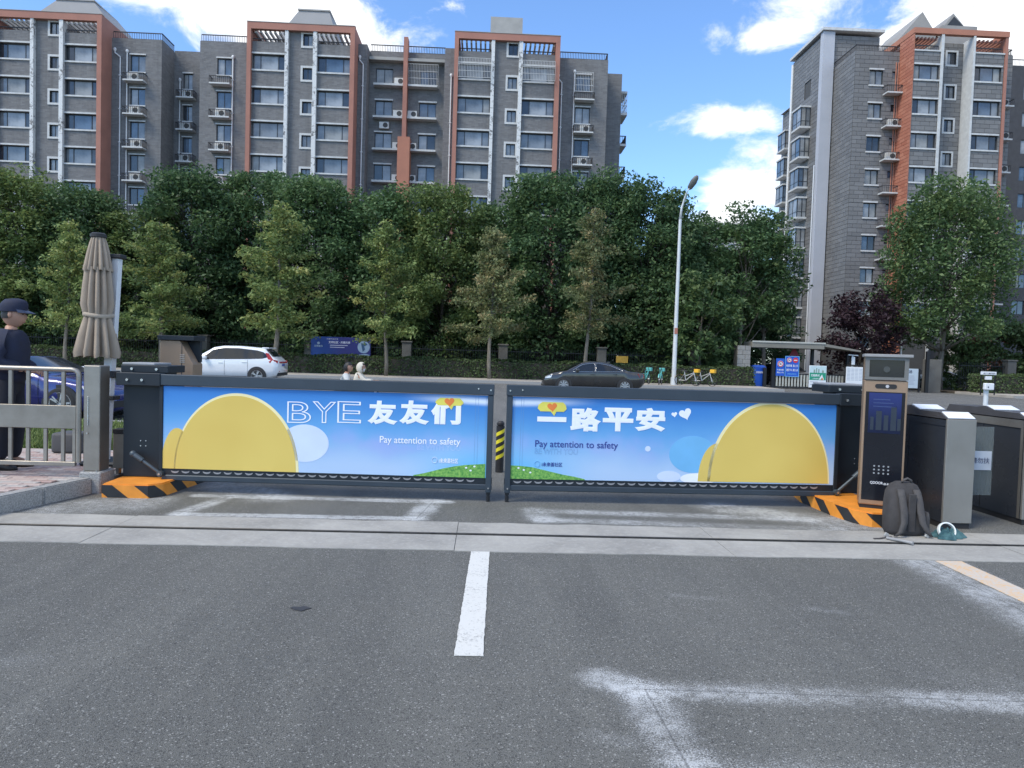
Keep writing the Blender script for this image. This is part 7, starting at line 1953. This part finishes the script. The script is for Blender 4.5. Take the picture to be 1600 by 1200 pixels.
q = MB(); q.prism([(21.55, .66), (21.7, .9), (21.76, 1.0), (21.8, .9), (21.9, .66), (21.82, .66), (21.76, .8), (21.68, .66)], 'y', 45.887, 45.8915); q.build('white_figure', M_sw, b3)
q = MB(); q.prism([(21.72, .64), (21.8, .82), (21.86, .64)], 'y', 45.884, 45.8865); q.build('orange_figure', M_po, b3)
for k in range(4):
    q = MB(); q.box(21.0 + .15 * (k % 2), 21.5, 45.892, 45.899, .5 - .09 * k, .53 - .09 * k); q.build('text_line', mat('poster_ink', (.35, .38, .45), .5), b3)
b4 = board('white notice board with faint print on the right half of the gate', 23.55, 24.65, .45, 1.55, 46.3, M_sw, 'notice_board', 'notice board')
for i in range(4):
    for k in range(9):
        q = MB(); q.box(23.62 + .26 * i, 23.82 + .26 * i, 46.292, 46.299, 1.4 - .09 * k, 1.425 - .09 * k); q.build('text_line', MATS['poster_ink'], b4)
q = MB(); q.tube([(23.5, 46.34, 0), (23.5, 46.34, 1.5), (23.6, 46.34, 1.66), (24.6, 46.34, 1.66), (24.72, 46.34, 1.55), (24.72, 46.34, 0)], .035, 8); q.build('frame', M_iron, b4, smooth='all')
b5 = board('pale blue notice board right of the tall bronze kiosk', 27.5, 28.3, .28, 1.55, 46.2, mat('pale_blue', (.45, .52, .58), .5, 0, .05), 'notice_board', 'notice board')
text_mesh('lettering', 'DB', MATS['sign_ink'], b5, 27.58, 1.25, .3, .2, 46.19, .02); 
for k in range(5):
    q = MB(); q.box(27.6, 28.0 + .05 * (k % 3), 46.192, 46.199, 1.05 - .13 * k, 1.1 - .13 * k); q.build('text_line', MATS['poster_ink'], b5)
q = MB(); q.box(28.34, 28.44, 46.2, 46.26, 0, 1.55); q.build('frame', M_iron, b5)
bn_ = thing('recycling_bin', 'blue recycling bin beside the stone pillar', 'bin', (17.75, 46.4, 0))
q = MB(); q.loft([[(17.75 + sx * w_, 46.5 + sy * w_ * .9, z) for sx, sy in ((-1, -1), (1, -1), (1, 1), (-1, 1))] for w_, z in ((.3, .05), (.38, 1.2), (.4, 1.21), (.4, 1.3))]); q.build('body', M_sb, bn_)
q = MB(); q.loft([[(17.75 + sx * w_, 46.5 + sy * w_ * .9, z) for sx, sy in ((-1, -1), (1, -1), (1, 1), (-1, 1))] for w_, z in ((.43, 1.301), (.43, 1.36), (.3, 1.48))]); q.build('lid', mat('bin_lid', (.015, .07, .36), .5), bn_)
text_mesh('lettering', '可回收物', M_sw, bn_, 17.5, .95, .5, .13, 46.12, .02)
q = MB(); q.prism([(20.05, 2.15), (20.75, 2.15), (20.4, 2.78)], 'y', 47.1, 47.13)
tag(q.build('warning_triangle', mat('triangle_red', (.22, .01, .03), .5), None, org=(20.4, 47.1, 2.15)), 'dark red warning triangle above the blue sign boards', 'sign')
gl2 = thing('gate_light', 'white two armed fitting on a short post right of the canopy', 'lamp', (24.05, 46.4, 1.6))
q = MB(); q.rod((24.02, 46.5, 0), (24.02, 46.5, 2.3), .06, n=10); q.build('post', M_lpole, gl2, smooth=True)
q = MB(); q.bar((23.7, 46.45, 2.33), (24.35, 46.45, 2.3), .1, .06); q.box(23.92, 24.14, 46.36, 46.44, 1.62, 2.2, .02); q.build('fitting', M_sw, gl2)
# lamp post in the planting with upturned arm right of the canopy
gp2 = thing('garden_lamp', 'white garden lamp with upturned arms left of the broad green tree', 'lamp', (29.6, 50.5, 0))
q = MB(); q.rod((29.6, 50.5, 0), (29.6, 50.5, 3.6), .06, n=10); q.build('post', M_lpole, gp2, smooth=True)
q = MB(); q.tube([(29.15, 50.5, 3.95), (29.3, 50.5, 3.55), (29.6, 50.5, 3.5), (29.9, 50.5, 3.6)], .05, 8); q.build('arm', M_lpole, gp2, smooth='all')
# stone wall end and low wall at the right of the gate
q = MB(); q.box(29.1, 30.1, 46.6, 47.1, 0, 2.2, .02)
tag(q.build('gate_pillar', M_pier, None, org=(30, 46.8, 0)), 'plain stone wall end between the gate post and the right hedge', 'wall')

# card reader post
cr = thing('reader_post', 'slim white post with two small boards beyond the right turnstile', 'post', (15.45, 22, 0))
q = MB(); q.rod((15.68, 22.02, 0), (15.68, 22.02, 1.0), .07, n=14); q.build('pole', M_lpole, cr, smooth=True)
q = MB(); q.box(15.44, 15.9, 21.9, 21.98, 1.43, 1.53, .006); q.build('top_board', M_sw, cr)
text_mesh('lettering', '出入请扫码', MATS['sign_ink'], cr, 15.48, 1.45, .38, .05, 21.895, .01)
q = MB(); q.box(15.44, 15.46, 21.93, 21.96, .8, 1.429); q.box(15.88, 15.9, 21.93, 21.96, .8, 1.429); q.build('frame', M_iron, cr)
q = MB(); q.box(15.57, 15.77, 21.91, 21.97, 1.28, 1.39, .005); q.build('small_board', M_sw, cr)
q = MB(); q.box(15.53, 15.83, 21.86, 21.98, .96, 1.17, .02); q.build('reader_box', M_sw, cr)
q = MB(); q.rod((15.63, 21.86, 1.05), (15.63, 21.85, 1.05), .02, n=10); q.build('lens', M_black, cr)
